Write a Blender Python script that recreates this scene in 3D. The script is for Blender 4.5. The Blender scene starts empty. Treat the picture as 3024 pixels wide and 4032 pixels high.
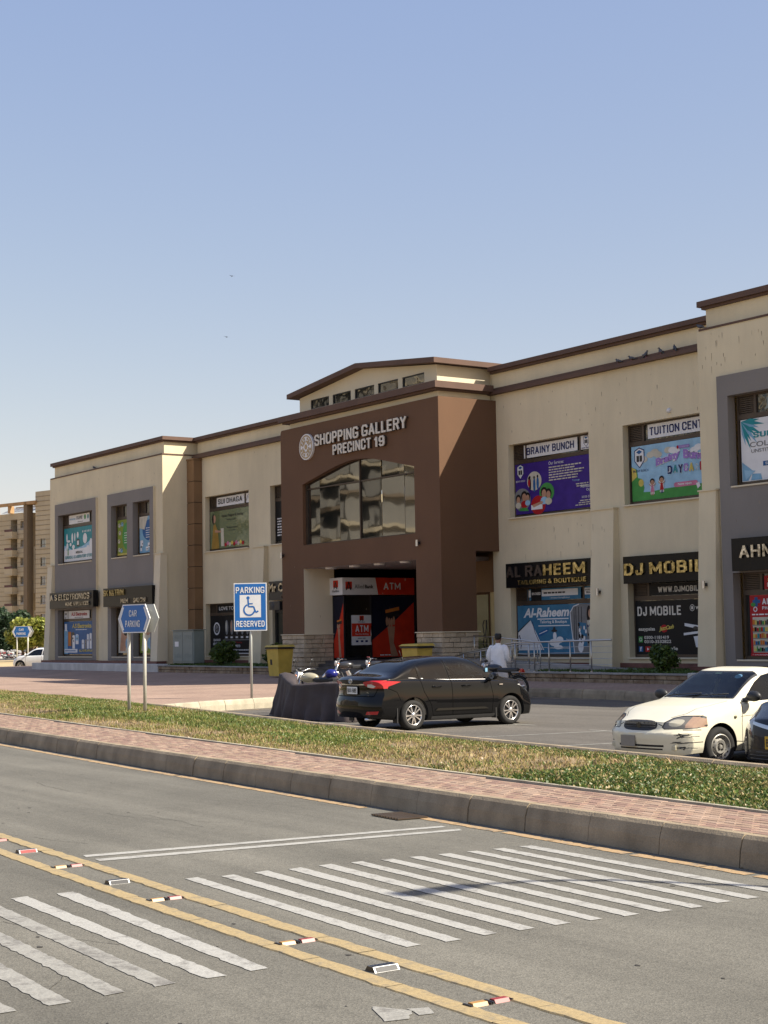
import bpy, bmesh, math, random
import numpy as np
from mathutils import Vector, Matrix, noise
random.seed(7); np.random.seed(7)
S = bpy.context.scene
COL = S.collection
PI = math.pi

# ------------------------------------------------------------------ camera
cam = bpy.data.objects.new('camera', bpy.data.cameras.new('camera'))
COL.objects.link(cam)
cr, cu, cf = Vector((0.56647399, 0.8238924, -0.01756517)), Vector((0.07326024, -0.0291173, 0.99688772)), Vector((-0.82081676, 0.56599779, 0.07685275))
m = Matrix((cr, cu, -cf)).transposed().to_4x4()
m.translation = Vector((0, 0, 1.83))
cam.matrix_world = m
cam.data.sensor_fit = 'VERTICAL'
cam.data.sensor_height = 36.0
cam.data.sensor_width = 27.0
cam.data.lens = 36.0 * 6218.27 / 4032.0
cam.data.clip_start = 0.1
cam.data.clip_end = 6000
S.camera = cam

# ------------------------------------------------------------------ sun, sky, exposure
EL, AZ = math.radians(43), math.radians(55.6)          # azimuth measured from +Y towards +X
sund = Vector((math.sin(AZ) * math.cos(EL), math.cos(AZ) * math.cos(EL), math.sin(EL)))
sun = bpy.data.objects.new('sun', bpy.data.lights.new('sun', 'SUN'))
COL.objects.link(sun)
sun.data.energy = 5.0
sun.data.angle = math.radians(0.5)
sun.data.color = (1.0, 0.93, 0.80)
sun.rotation_euler = sund.to_track_quat('Z', 'Y').to_euler()
W = bpy.data.worlds.new('World')
S.world = W
W.use_nodes = True
wn = W.node_tree.nodes
bg = wn['Background']
sky = wn.new('ShaderNodeTexSky')
sky.sky_type = 'NISHITA'
sky.sun_disc = False
sky.sun_elevation = EL
sky.sun_rotation = AZ
sky.altitude = 0
sky.air_density = 1.0
sky.dust_density = 1.0
sky.ozone_density = 1.0
hm = wn.new('ShaderNodeVectorMath'); hm.operation = 'MULTIPLY_ADD'      # dusty air: less contrast and less blue than the clean-air model
hm.inputs[1].default_value = (.87, .60, .20); hm.inputs[2].default_value = (.62, 1.12, 3.08)
W.node_tree.links.new(sky.outputs[0], hm.inputs[0])
W.node_tree.links.new(hm.outputs[0], bg.inputs[0])
bg.inputs[1].default_value = 0.10
S.view_settings.view_transform = 'Standard'
S.view_settings.look = 'None'
S.view_settings.gamma = 1
S.view_settings.exposure = 0.85
S.view_settings.use_curve_mapping = False
S.render.engine = 'CYCLES'

# ------------------------------------------------------------------ materials
def newmat(name):
    mt = bpy.data.materials.new(name)
    mt.use_nodes = True
    nt = mt.node_tree
    return mt, nt, nt.nodes, nt.links, nt.nodes['Principled BSDF']

def M(name, col, rough=.75, metal=0.0, var=.12, scale=1.5, bump=.0, bscale=60, fine=.06, fscale=90, spec=.4, streak=0.0, coat=0.0, tint=None):
    """paint or mineral surface: broad mottling, fine grain, optional run-off streaks and bump"""
    mt, nt, N, L, b = newmat(name)
    tc = N.new('ShaderNodeTexCoord')
    n1 = N.new('ShaderNodeTexNoise'); n1.inputs['Scale'].default_value = scale; n1.inputs['Detail'].default_value = 6
    L.new(tc.outputs['Object'], n1.inputs['Vector'])
    n2 = N.new('ShaderNodeTexNoise'); n2.inputs['Scale'].default_value = fscale; n2.inputs['Detail'].default_value = 4
    L.new(tc.outputs['Object'], n2.inputs['Vector'])
    c = Vector(col[:3])
    t = Vector(tint) if tint else c * (1 - var * 2)
    mx = N.new('ShaderNodeMix'); mx.data_type = 'RGBA'
    mx.inputs['A'].default_value = (*t, 1)
    mx.inputs['B'].default_value = (*(c * (1 + var * .6)), 1)
    mr = N.new('ShaderNodeMapRange'); mr.inputs[1].default_value = .3; mr.inputs[2].default_value = .7
    L.new(n1.outputs['Fac'], mr.inputs[0]); L.new(mr.outputs[0], mx.inputs['Factor'])
    m2 = N.new('ShaderNodeMapRange'); m2.inputs[1].default_value = .25; m2.inputs[2].default_value = .75
    m2.inputs[3].default_value = 1 - fine * 2; m2.inputs[4].default_value = 1 + fine
    L.new(n2.outputs['Fac'], m2.inputs[0])
    ml = N.new('ShaderNodeVectorMath'); ml.operation = 'SCALE'
    L.new(mx.outputs['Result'], ml.inputs[0]); L.new(m2.outputs[0], ml.inputs['Scale'])
    out = ml.outputs[0]
    if streak:
        mp = N.new('ShaderNodeMapping'); mp.inputs['Scale'].default_value = (1.3, 1.3, .22)
        L.new(tc.outputs['Object'], mp.inputs[0])
        n3 = N.new('ShaderNodeTexNoise'); n3.inputs['Scale'].default_value = 1.6; n3.inputs['Detail'].default_value = 8; n3.inputs['Roughness'].default_value = .65
        L.new(mp.outputs[0], n3.inputs['Vector'])
        m3 = N.new('ShaderNodeMapRange'); m3.inputs[1].default_value = .35; m3.inputs[2].default_value = .62
        m3.inputs[3].default_value = 1 - streak; m3.inputs[4].default_value = 1.0
        L.new(n3.outputs['Fac'], m3.inputs[0])
        m4 = N.new('ShaderNodeVectorMath'); m4.operation = 'SCALE'
        L.new(out, m4.inputs[0]); L.new(m3.outputs[0], m4.inputs['Scale']); out = m4.outputs[0]
    L.new(out, b.inputs['Base Color'])
    b.inputs['Roughness'].default_value = rough
    b.inputs['Metallic'].default_value = metal
    b.inputs['Specular IOR Level'].default_value = spec
    b.inputs['Coat Weight'].default_value = coat
    b.inputs['Coat Roughness'].default_value = .03
    if bump:
        n4 = N.new('ShaderNodeTexNoise'); n4.inputs['Scale'].default_value = bscale; n4.inputs['Detail'].default_value = 5
        L.new(tc.outputs['Object'], n4.inputs['Vector'])
        bp = N.new('ShaderNodeBump'); bp.inputs['Strength'].default_value = bump; bp.inputs['Distance'].default_value = .01
        L.new(n4.outputs['Fac'], bp.inputs['Height']); L.new(bp.outputs[0], b.inputs['Normal'])
    return mt

def P(name, col, rough=.5, metal=0.0, spec=.5, coat=0.0, var=.04):
    return M(name, col, rough, metal, var=var, scale=3, fine=.03, fscale=40, spec=spec, coat=coat)

def glass_thin(name, tint=(.8, .85, .85), refl=1.0):
    mt, nt, N, L, b = newmat(name)
    N.remove(b)
    tr = N.new('ShaderNodeBsdfTransparent'); tr.inputs[0].default_value = (*tint, 1)
    gl = N.new('ShaderNodeBsdfGlossy'); gl.inputs['Roughness'].default_value = .015
    fr = N.new('ShaderNodeFresnel'); fr.inputs[0].default_value = 1.5
    mul = N.new('ShaderNodeMath'); mul.operation = 'MULTIPLY_ADD'; mul.inputs[1].default_value = refl; mul.inputs[2].default_value = .02
    tc = N.new('ShaderNodeTexCoord'); nz = N.new('ShaderNodeTexNoise'); nz.inputs['Scale'].default_value = 1.3
    L.new(tc.outputs['Object'], nz.inputs['Vector'])
    bp = N.new('ShaderNodeBump'); bp.inputs['Strength'].default_value = .05; bp.inputs['Distance'].default_value = .05
    L.new(nz.outputs['Fac'], bp.inputs['Height']); L.new(bp.outputs[0], gl.inputs['Normal'])
    mx = N.new('ShaderNodeMixShader')
    L.new(fr.outputs[0], mul.inputs[0]); L.new(mul.outputs[0], mx.inputs[0])
    L.new(tr.outputs[0], mx.inputs[1]); L.new(gl.outputs[0], mx.inputs[2])
    L.new(mx.outputs[0], N['Material Output'].inputs[0])
    return mt

def glass_dark(name, col=(.012, .014, .013), f=.35, wave=.35, wscale=1.2):
    """solar glass of a building: dark body under a strong, slightly wavy mirror coat"""
    mt, nt, N, L, b = newmat(name)
    tc = N.new('ShaderNodeTexCoord'); nz = N.new('ShaderNodeTexNoise'); nz.inputs['Scale'].default_value = wscale; nz.inputs['Detail'].default_value = 2
    L.new(tc.outputs['Object'], nz.inputs['Vector'])
    bp = N.new('ShaderNodeBump'); bp.inputs['Strength'].default_value = wave; bp.inputs['Distance'].default_value = .03
    L.new(nz.outputs['Fac'], bp.inputs['Height'])
    gl = N.new('ShaderNodeBsdfGlossy'); gl.inputs['Roughness'].default_value = .02; gl.inputs[0].default_value = (.74, .78, .80, 1)
    L.new(bp.outputs[0], gl.inputs['Normal'])
    b.inputs['Base Color'].default_value = (*col, 1); b.inputs['Roughness'].default_value = .05
    mx = N.new('ShaderNodeMixShader'); mx.inputs[0].default_value = f
    L.new(b.outputs[0], mx.inputs[1]); L.new(gl.outputs[0], mx.inputs[2]); L.new(mx.outputs[0], N['Material Output'].inputs[0])
    return mt

m_beige = M('beige_wall_paint', (.74, .64, .435), .85, var=.07, scale=.35, bump=.35, bscale=55, fine=.05, streak=.07)
m_beige2 = M('pale_cream_wall_paint', (.70, .62, .45), .85, var=.04, scale=.4, bump=.3, bscale=55, fine=.04, streak=.02)
m_grey = M('grey_wall_paint', (.235, .215, .195), .85, var=.05, scale=.5, bump=.3, bscale=55, fine=.05, streak=.04)
m_brown = M('chocolate_wall_paint', (.138, .071, .036), .8, var=.08, scale=.4, bump=.45, bscale=50, fine=.06, streak=.03)
m_trim = M('brown_cornice_paint', (.12, .068, .048), .7, var=.08, scale=1, fine=.05, streak=.1)
m_tan = M('tan_cladding', (.23, .135, .065), .75, var=.07, scale=1.2, bump=.2, fine=.05)
m_gap = M('dark_joint', (.03, .026, .022), .9)
m_stone = M('split_face_limestone', (.56, .455, .32), .9, var=.16, scale=2.5, bump=1.0, bscale=14, fine=.12, fscale=30)
m_stone2 = M('weathered_planter_stone', (.32, .25, .165), .9, var=.3, scale=2.2, bump=1.0, bscale=14, fine=.15, fscale=30, tint=(.17, .10, .055))
m_conc = M('grey_concrete_cap', (.33, .31, .28), .85, var=.15, scale=1.6, bump=.4, bscale=40, fine=.1)
m_white = M('white_plaster', (.62, .60, .56), .8, var=.12, scale=1.1, bump=.3, streak=.15)
m_red = M('red_plinth_tile', (.17, .07, .055), .6, var=.15, scale=4)
m_alu = M('bronze_aluminium', (.085, .062, .045), .42, .35, var=.08, scale=3, fine=.04)
m_glassd = glass_dark('window_glass', f=.16)
m_glassm = glass_dark('arch_window_glass', f=.25, wave=.2, wscale=.55)
m_steel = M('stainless_steel', (.52, .50, .47), .28, 1.0, var=.05, fine=.02)
m_black = P('black_gloss_board', (.006, .006, .007), .3, spec=.2)
m_gold = M('brass_letter_metal', (.62, .52, .26), .3, 1.0, var=.3, scale=7, fine=.2, fscale=14, tint=(.22, .17, .06))
m_silver = M('steel_letter_metal', (.70, .66, .58), .32, 1.0, var=.3, scale=7, fine=.2, fscale=14, tint=(.18, .15, .10))
m_dull = M('tarnished_letter_metal', (.10, .075, .06), .5, .6, var=.1, scale=6)
m_ltr = P('ivory_letter', (.66, .62, .54), .5)
m_w = P('print_white', (.74, .74, .74), .45)
m_k = P('print_black', (.015, .015, .017), .4)

# ------------------------------------------------------------------ mesh helpers
class MB:
    def __init__(s): s.v = []; s.f = []; s.mi = []
    def add(s, vs, fs, mi=0):
        o = len(s.v); s.v.extend([tuple(p) for p in vs]); s.f.extend([tuple(i + o for i in q) for q in fs]); s.mi.extend([mi] * len(fs)); return s
    def quad(s, a, b, c, d, mi=0): return s.add([a, b, c, d], [(0, 1, 2, 3)], mi)
    def box(s, x0, y0, z0, x1, y1, z1, mi=0):
        v = [(x0, y0, z0), (x1, y0, z0), (x1, y1, z0), (x0, y1, z0), (x0, y0, z1), (x1, y0, z1), (x1, y1, z1), (x0, y1, z1)]
        return s.add(v, [(0, 3, 2, 1), (4, 5, 6, 7), (0, 1, 5, 4), (1, 2, 6, 5), (2, 3, 7, 6), (3, 0, 4, 7)], mi)
    def hexa(s, v, mi=0):
        return s.add(v, [(0, 3, 2, 1), (4, 5, 6, 7), (0, 1, 5, 4), (1, 2, 6, 5), (2, 3, 7, 6), (3, 0, 4, 7)], mi)
    def cbox(s, x0, y0, z0, x1, y1, z1, c, mi=0):
        """box with its four upright edges and top edge chamfered by c"""
        def ring(i, z): return [(x0 + i + c, y0 + i, z), (x1 - i - c, y0 + i, z), (x1 - i, y0 + i + c, z), (x1 - i, y1 - i - c, z), (x1 - i - c, y1 - i, z), (x0 + i + c, y1 - i, z), (x0 + i, y1 - i - c, z), (x0 + i, y0 + i + c, z)]
        v = ring(0, z0) + ring(0, z1 - c) + ring(c, z1)
        f = [tuple(range(7, -1, -1)), tuple(range(16, 24))]
        for k in (0, 8):
            for i in range(8): f.append((k + i, k + (i + 1) % 8, k + 8 + (i + 1) % 8, k + 8 + i))
        return s.add(v, f, mi)
    def prism(s, poly, d, mi=0):
        """poly: 3-D points in order; d: extrusion vector"""
        n = len(poly); d = Vector(d)
        v = [Vector(p) for p in poly] + [Vector(p) + d for p in poly]
        f = [tuple(range(n - 1, -1, -1)), tuple(range(n, 2 * n))] + [(i, (i + 1) % n, n + (i + 1) % n, n + i) for i in range(n)]
        return s.add(v, f, mi)
    def tube(s, pts, r, n=8, mi=0, caps=True):
        pts = [Vector(p) for p in pts]; rs = r if isinstance(r, (list, tuple)) else [r] * len(pts)
        o = len(s.v); t0 = (pts[1] - pts[0]).normalized()
        up = Vector((0, 0, 1)) if abs(t0.z) < .9 else Vector((1, 0, 0))
        a = t0.cross(up).normalized()
        for i, p in enumerate(pts):
            t = (pts[min(i + 1, len(pts) - 1)] - pts[max(i - 1, 0)]).normalized()
            a = (a - t * a.dot(t)).normalized(); b = t.cross(a)
            for k in range(n):
                an = 2 * PI * k / n; s.v.append(tuple(p + (a * math.cos(an) + b * math.sin(an)) * rs[i]))
        for i in range(len(pts) - 1):
            for k in range(n):
                s.f.append((o + i * n + k, o + i * n + (k + 1) % n, o + (i + 1) * n + (k + 1) % n, o + (i + 1) * n + k)); s.mi.append(mi)
        if caps:
            s.f.append(tuple(o + k for k in range(n - 1, -1, -1))); s.mi.append(mi)
            s.f.append(tuple(o + (len(pts) - 1) * n + k for k in range(n))); s.mi.append(mi)
        return s
    def lathe(s, prof, c, ax, n=24, mi=0):
        """prof: (radius, height along ax) pairs"""
        ax = Vector(ax).normalized(); up = Vector((0, 0, 1)) if abs(ax.z) < .9 else Vector((1, 0, 0))
        a = ax.cross(up).normalized(); b = ax.cross(a); c = Vector(c); o = len(s.v); k = len(prof)
        for i in range(n):
            an = 2 * PI * i / n; d = a * math.cos(an) + b * math.sin(an)
            for r, h in prof: s.v.append(tuple(c + ax * h + d * r))
        for i in range(n):
            for j in range(k - 1):
                s.f.append((o + i * k + j, o + ((i + 1) % n) * k + j, o + ((i + 1) % n) * k + j + 1, o + i * k + j + 1)); s.mi.append(mi)
        return s
    def ball(s, c, r, n=12, mi=0, jit=0):
        rx, ry, rz = r if isinstance(r, (tuple, list)) else (r, r, r); o = len(s.v); h = n // 2
        for i in range(h + 1):
            th = PI * i / h
            for k in range(n):
                ph = 2 * PI * k / n; q = 1 + (random.uniform(-jit, jit) if 0 < i < h else 0)
                s.v.append((c[0] + rx * math.sin(th) * math.cos(ph) * q, c[1] + ry * math.sin(th) * math.sin(ph) * q, c[2] + rz * math.cos(th) * q))
        for i in range(h):
            for k in range(n):
                s.f.append((o + i * n + k, o + (i + 1) * n + k, o + (i + 1) * n + (k + 1) % n, o + i * n + (k + 1) % n)); s.mi.append(mi)
        return s
    def xf(s, mtx):
        s.v = [tuple(mtx @ Vector(p)) for p in s.v]; return s

ORG = {}
GAL = 0          # while set, coordinates are scaled down about the camera position, nearer and smaller
def cam_scaled(p): return (p[0] * .9, p[1] * .9, p[2] * .9 + .183) if GAL else tuple(p)
def link(o, parent=None):
    COL.objects.link(o)
    if parent: o.parent = parent
    return o
def obj(name, mb, mats, parent=None, smooth=False, local=False, autos=None):
    """ONE mesh object; vertices are world coordinates unless local, the parent's base is subtracted"""
    me = bpy.data.meshes.new(name)
    v = mb.v
    if parent is not None and not local:
        o0 = ORG.get(parent.name, (0, 0, 0)); v = [cam_scaled(p) for p in v]; v = [(p[0] - o0[0], p[1] - o0[1], p[2] - o0[2]) for p in v]
    elif local and GAL: v = [(p[0] * .9, p[1] * .9, p[2] * .9) for p in v]
    elif GAL: v = [cam_scaled(p) for p in v]
    me.from_pydata(v, [], mb.f)
    mats = mats if isinstance(mats, (list, tuple)) else [mats]
    for q in mats: me.materials.append(q)
    if len(mats) > 1: me.polygons.foreach_set('material_index', mb.mi)
    if smooth: me.polygons.foreach_set('use_smooth', [True] * len(me.polygons))
    me.update()
    if autos is not None and smooth:
        me.set_sharp_from_angle(angle=math.radians(autos))
    o = bpy.data.objects.new(name, me)
    link(o, parent)
    if parent is not None: ORG[o.name] = ORG.get(parent.name, (0, 0, 0)) if not local else (0, 0, 0)
    return o
def tag(o, label=None, cat=None, group=None, kind=None):
    if label: o['label'] = label
    if cat: o['category'] = cat
    if group: o['group'] = group
    if kind: o['kind'] = kind
    return o
def thing(name, label, cat, loc=(0, 0, 0), rz=0, group=None):
    o = bpy.data.objects.new(name, None); link(o); loc = cam_scaled(loc); o.location = loc; o.rotation_euler = (0, 0, rz); o.empty_display_size = .2
    ORG[o.name] = tuple(loc)
    return tag(o, label, cat, group)
def struct(name, mb, mats, smooth=False):
    return tag(obj(name, mb, mats, None, smooth), kind='structure')
def copy_tree(o, parent=None):
    c = o.copy(); link(c, parent); ORG[c.name] = ORG.get(o.name, (0, 0, 0))
    for ch in list(o.children): copy_tree(ch, c)
    return c

_tc = {}
def text_mesh(body, bold=0.0, extrude=0.0, italic=0.0, space=1.0):
    key = (body, bold, extrude, italic, space)
    if key in _tc: return _tc[key]
    cu_ = bpy.data.curves.new('t', 'FONT'); cu_.body = body; cu_.size = 1; cu_.offset = bold * 1.15; cu_.extrude = extrude; cu_.shear = italic; cu_.space_character = space
    cu_.resolution_u = 3
    to = bpy.data.objects.new('t', cu_); COL.objects.link(to)
    bpy.context.view_layer.update()
    me = bpy.data.meshes.new_from_object(to.evaluated_get(bpy.context.evaluated_depsgraph_get()))
    v = [tuple(q.co) for q in me.vertices]; f = [tuple(p.vertices) for p in me.polygons]
    bpy.data.objects.remove(to); bpy.data.curves.remove(cu_); bpy.data.meshes.remove(me)
    _tc[key] = (v, f); return v, f

_o = [(.8, 1), (.2, 1), (0, .84), (0, .16), (.2, 0), (.8, 0), (1, .16), (1, .84), (.8, 1)]
GL = {'A': (.66, [[(0, 0), (.5, 1), (1, 0)], [(.2, .3), (.8, .3)]]), 'B': (.62, [[(0, 0), (0, 1), (.72, 1), (.94, .88), (.94, .64), (.72, .53), (0, .53)], [(.72, .53), (1, .4), (1, .13), (.75, 0), (0, 0)]]),
 'C': (.62, [[(1, .70), (1, .84), (.8, 1), (.2, 1), (0, .84), (0, .16), (.2, 0), (.8, 0), (1, .16), (1, .30)]]), 'D': (.62, [[(0, 0), (0, 1), (.68, 1), (1, .78), (1, .22), (.68, 0), (0, 0)]]), 'E': (.54, [[(1, 1), (0, 1), (0, 0), (1, 0)], [(0, .52), (.88, .52)]]),
 'F': (.52, [[(1, 1), (0, 1), (0, 0)], [(0, .5), (.85, .5)]]), 'G': (.66, [[(1, .82), (.8, 1), (.2, 1), (0, .84), (0, .16), (.2, 0), (.8, 0), (1, .14), (1, .42), (.6, .42)]]), 'H': (.62, [[(0, 0), (0, 1)], [(1, 0), (1, 1)], [(0, .52), (1, .52)]]),
 'I': (.22, [[(.5, 0), (.5, 1)]]), 'J': (.5, [[(1, 1), (1, .16), (.8, 0), (.2, 0), (0, .16), (0, .3)]]), 'K': (.64, [[(0, 0), (0, 1)], [(1, 1), (.08, .48)], [(.3, .62), (1, 0)]]), 'L': (.5, [[(0, 1), (0, 0), (1, 0)]]),
 'M': (.80, [[(0, 0), (0, 1), (.5, .22), (1, 1), (1, 0)]]), 'N': (.64, [[(0, 0), (0, 1), (1, 0), (1, 1)]]), 'O': (.66, [_o]), 'P': (.58, [[(0, 0), (0, 1), (.75, 1), (1, .86), (1, .58), (.75, .45), (0, .45)]]), 'Q': (.66, [_o, [(.55, .25), (1, -.02)]]),
 'R': (.62, [[(0, 0), (0, 1), (.75, 1), (1, .86), (1, .62), (.75, .49), (0, .49)], [(.62, .49), (1, 0)]]), 'S': (.6, [[(1, .78), (.82, 1), (.18, 1), (0, .85), (0, .66), (.2, .54), (.8, .46), (1, .34), (1, .15), (.82, 0), (.18, 0), (0, .22)]]), 'T': (.58, [[(0, 1), (1, 1)], [(.5, 1), (.5, 0)]]),
 'U': (.62, [[(0, 1), (0, .16), (.2, 0), (.8, 0), (1, .16), (1, 1)]]), 'V': (.62, [[(0, 1), (.5, 0), (1, 1)]]), 'W': (.88, [[(0, 1), (.25, 0), (.5, .95), (.75, 0), (1, 1)]]), 'X': (.62, [[(0, 0), (1, 1)], [(0, 1), (1, 0)]]), 'Y': (.62, [[(0, 1), (.5, .48), (1, 1)], [(.5, .48), (.5, 0)]]), 'Z': (.56, [[(0, 1), (1, 1), (0, 0), (1, 0)]]),
 '&': (.66, [[(1, 0), (.2, .72), (.25, .95), (.55, 1), (.7, .85), (.6, .68), (.05, .35), (.05, .12), (.3, 0), (.6, .02), (.95, .42)]]), '-': (.34, [[(0, .42), (1, .42)]]), '.': (.2, [[(.5, 0), (.5, .04)]]), '/': (.4, [[(0, 0), (1, 1)]]),
 '0': (.56, [_o]), '1': (.36, [[(.1, .78), (.75, 1), (.75, 0)]]), '2': (.56, [[(0, .76), (.1, .95), (.8, 1), (1, .84), (1, .62), (0, 0), (1, 0)]]), '3': (.56, [[(0, .85), (.2, 1), (.8, 1), (1, .84), (.9, .58), (.5, .52)], [(.5, .52), (1, .42), (1, .15), (.8, 0), (.2, 0), (0, .15)]]), '4': (.58, [[(.75, 0), (.75, 1), (0, .3), (1, .3)]]),
 '5': (.56, [[(.95, 1), (.1, 1), (.05, .52), (.75, .6), (1, .45), (1, .15), (.8, 0), (.15, 0), (0, .15)]]), '6': (.56, [[(.95, .85), (.75, 1), (.2, 1), (0, .84), (0, .16), (.2, 0), (.8, 0), (1, .16), (1, .42), (.8, .56), (.05, .5)]]), '7': (.54, [[(0, 1), (1, 1), (.35, 0)]]), '8': (.56, [[(.5, .53), (.1, .66), (.1, .86), (.3, 1), (.7, 1), (.9, .86), (.9, .66), (.5, .53)], [(.5, .53), (0, .38), (0, .14), (.2, 0), (.8, 0), (1, .14), (1, .38), (.5, .53)]]), '9': (.56, [[(.05, .15), (.25, 0), (.8, 0), (1, .16), (1, .84), (.8, 1), (.2, 1), (0, .84), (0, .58), (.2, .44), (.95, .5)]])}
def stroke_mesh(body, ext, tk=.19):
    """condensed bold grotesque capitals made of straight strokes"""
    V, Fc, x, q = [], [], 0, 0
    for ch in body:
        if ch == ' ': x += .28; continue
        w, lines = GL[ch]
        for ln in lines:
            pts = [(x + tk / 2 + a * (w - tk), tk / 2 + b * (1 - tk)) for a, b in ln]
            for (a, b), (c, d) in zip(pts[:-1], pts[1:]):
                L_ = math.hypot(c - a, d - b) or 1e-6; ux, uy = (c - a) / L_, (d - b) / L_; e = tk * .36; px, py = -uy * tk / 2, ux * tk / 2; q += 1; z = (q % 7) * .0011
                r = [(a - ux * e - px, b - uy * e - py), (c + ux * e - px, d + uy * e - py), (c + ux * e + px, d + uy * e + py), (a - ux * e + px, b - uy * e + py)]
                k = len(V); V += [(u, v, z + ext) for u, v in r]; Fc.append((k, k + 1, k + 2, k + 3))
                if ext: V += [(u, v, z - ext) for u, v in r]; Fc += [(k + i, k + 4 + i, k + 4 + (i + 1) % 4, k + (i + 1) % 4) for i in range(4)]
        x += w + .13
    return V, Fc
class PL:
    """a flat face in the place: origin O, right U, up V, outward normal N; collects flat print into one mesh"""
    def __init__(s, O, U, V): s.O = Vector(O); s.U = Vector(U).normalized(); s.V = Vector(V).normalized(); s.N = s.U.cross(s.V).normalized(); s.mb = MB(); s.mats = []
    def p(s, u, v, n=0.0): return s.O + s.U * u + s.V * v + s.N * n
    def mid(s, mt):
        if mt not in s.mats: s.mats.append(mt)
        return s.mats.index(mt)
    def poly(s, pts, mt, n=.004):
        s.k = getattr(s, 'k', 0) + 1; n += s.k * .00012; s.mb.add([s.p(u, v, n) for u, v in pts], [tuple(range(len(pts)))], s.mid(mt)); return s
    def rect(s, u0, v0, u1, v1, mt, n=.004): return s.poly([(u0, v0), (u1, v0), (u1, v1), (u0, v1)], mt, n)
    def disc(s, u, v, ru, rv, mt, n=.004, k=20, a0=0, a1=2 * PI):
        return s.poly([(u + ru * math.cos(a0 + (a1 - a0) * i / k), v + rv * math.sin(a0 + (a1 - a0) * i / k)) for i in range(k)], mt, n)
    def ring(s, u, v, r0, r1, mt, n=.004, k=24, a0=0, a1=2 * PI):
        for i in range(k):
            a, b = a0 + (a1 - a0) * i / k, a0 + (a1 - a0) * (i + 1) / k
            s.poly([(u + r0 * math.cos(a), v + r0 * math.sin(a)), (u + r1 * math.cos(a), v + r1 * math.sin(a)), (u + r1 * math.cos(b), v + r1 * math.sin(b)), (u + r0 * math.cos(b), v + r0 * math.sin(b))], mt, n)
        return s
    def line(s, pts, w, mt, n=.004):
        for (a, b), (c, d) in zip(pts[:-1], pts[1:]):
            L_ = math.hypot(c - a, d - b) or 1; x, y = -(d - b) / L_ * w / 2, (c - a) / L_ * w / 2
            s.poly([(a - x, b - y), (c - x, d - y), (c + x, d + y), (a + x, b + y)], mt, n)
        return s
    def text(s, body, u0, v0, u1, v1, mt, n=.008, bold=0.0, ext=0.0, italic=0.0, into=None, rise=0.0, arc=0.0, space=1.0):
        vs, fs = stroke_mesh(body, ext, .115 + bold * 1.25) if bold >= .028 and not italic and all(c == ' ' or c in GL for c in body) else text_mesh(body, bold, ext, italic, space)
        if not vs: return s
        s.k = getattr(s, 'k', 0) + 1; n += s.k * .00012
        xs = [q[0] for q in vs]; ys = [q[1] for q in vs]; a, b, c, d = min(xs), max(xs), min(ys), max(ys)
        out = []
        for x, y, z in vs:
            t = (x - a) / (b - a); q = (y - c) / (d - c)
            out.append(s.p(u0 + t * (u1 - u0), v0 + q * (v1 - v0) + rise * t + arc * 4 * t * (1 - t), n + z))
        mb = into or s.mb
        mb.add(out, fs, s.mid(mt) if into is None else 0); return s
    def done(s, name, parent): return obj(name, s.mb, s.mats, parent)
# ================================================================== GROUND
def asphalt(name, col, patch=(.8, 1.15), sc=110):
    mt, nt, N, L, b = newmat(name)
    tc = N.new('ShaderNodeTexCoord'); o = tc.outputs['Object']
    def nz(scale, det=4, ro=.6, sc3=None):
        n = N.new('ShaderNodeTexNoise'); n.inputs['Scale'].default_value = scale; n.inputs['Detail'].default_value = det; n.inputs['Roughness'].default_value = ro
        if sc3:
            mp = N.new('ShaderNodeMapping'); mp.inputs['Scale'].default_value = sc3; mp.inputs['Rotation'].default_value = (0, 0, .07); L.new(o, mp.inputs[0]); L.new(mp.outputs[0], n.inputs['Vector'])
        else: L.new(o, n.inputs['Vector'])
        return n.outputs['Fac']
    def mr(src, a, b_, c, d):
        q = N.new('ShaderNodeMapRange'); q.inputs[1].default_value = a; q.inputs[2].default_value = b_; q.inputs[3].default_value = c; q.inputs[4].default_value = d; L.new(src, q.inputs[0]); return q.outputs[0]
    def mul(a, b_):
        q = N.new('ShaderNodeMath'); q.operation = 'MULTIPLY'; L.new(a, q.inputs[0]); L.new(b_, q.inputs[1]); return q.outputs[0]
    v = N.new('ShaderNodeTexVoronoi'); v.inputs['Scale'].default_value = sc; L.new(o, v.inputs['Vector'])
    sepc = N.new('ShaderNodeSeparateColor'); L.new(v.outputs['Color'], sepc.inputs[0])
    f = mul(mr(nz(.35, 6), .3, .7, patch[0], patch[1]), mr(sepc.outputs[0], 0, 1, .74, 1.24))
    f = mul(f, mr(nz(1.0, 5, .6, (.10, 1.5, 1)), .35, .65, .80, 1.10))
    f = mul(f, mr(nz(9, 5, .7), .3, .5, .86, 1.0))
    f = mul(f, mr(nz(2.3, 3, .5), .20, .27, .62, 1.0))
    sc_ = N.new('ShaderNodeVectorMath'); sc_.operation = 'SCALE'; sc_.inputs[0].default_value = col; L.new(f, sc_.inputs['Scale'])
    L.new(sc_.outputs[0], b.inputs['Base Color']); b.inputs['Roughness'].default_value = .88; b.inputs['Specular IOR Level'].default_value = .3
    bp = N.new('ShaderNodeBump'); bp.inputs['Strength'].default_value = .4; bp.inputs['Distance'].default_value = .005
    L.new(v.outputs['Distance'], bp.inputs['Height']); L.new(bp.outputs[0], b.inputs['Normal'])
    return mt
m_asph = asphalt('aged_asphalt', (.146, .137, .114))
m_asph2 = asphalt('parking_asphalt', (.125, .113, .097), sc=70)
m_sand = M('pale_sand', (.48, .36, .19), .95, var=.12, scale=.08, bump=.4, bscale=8, fine=.1, fscale=2)
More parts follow.
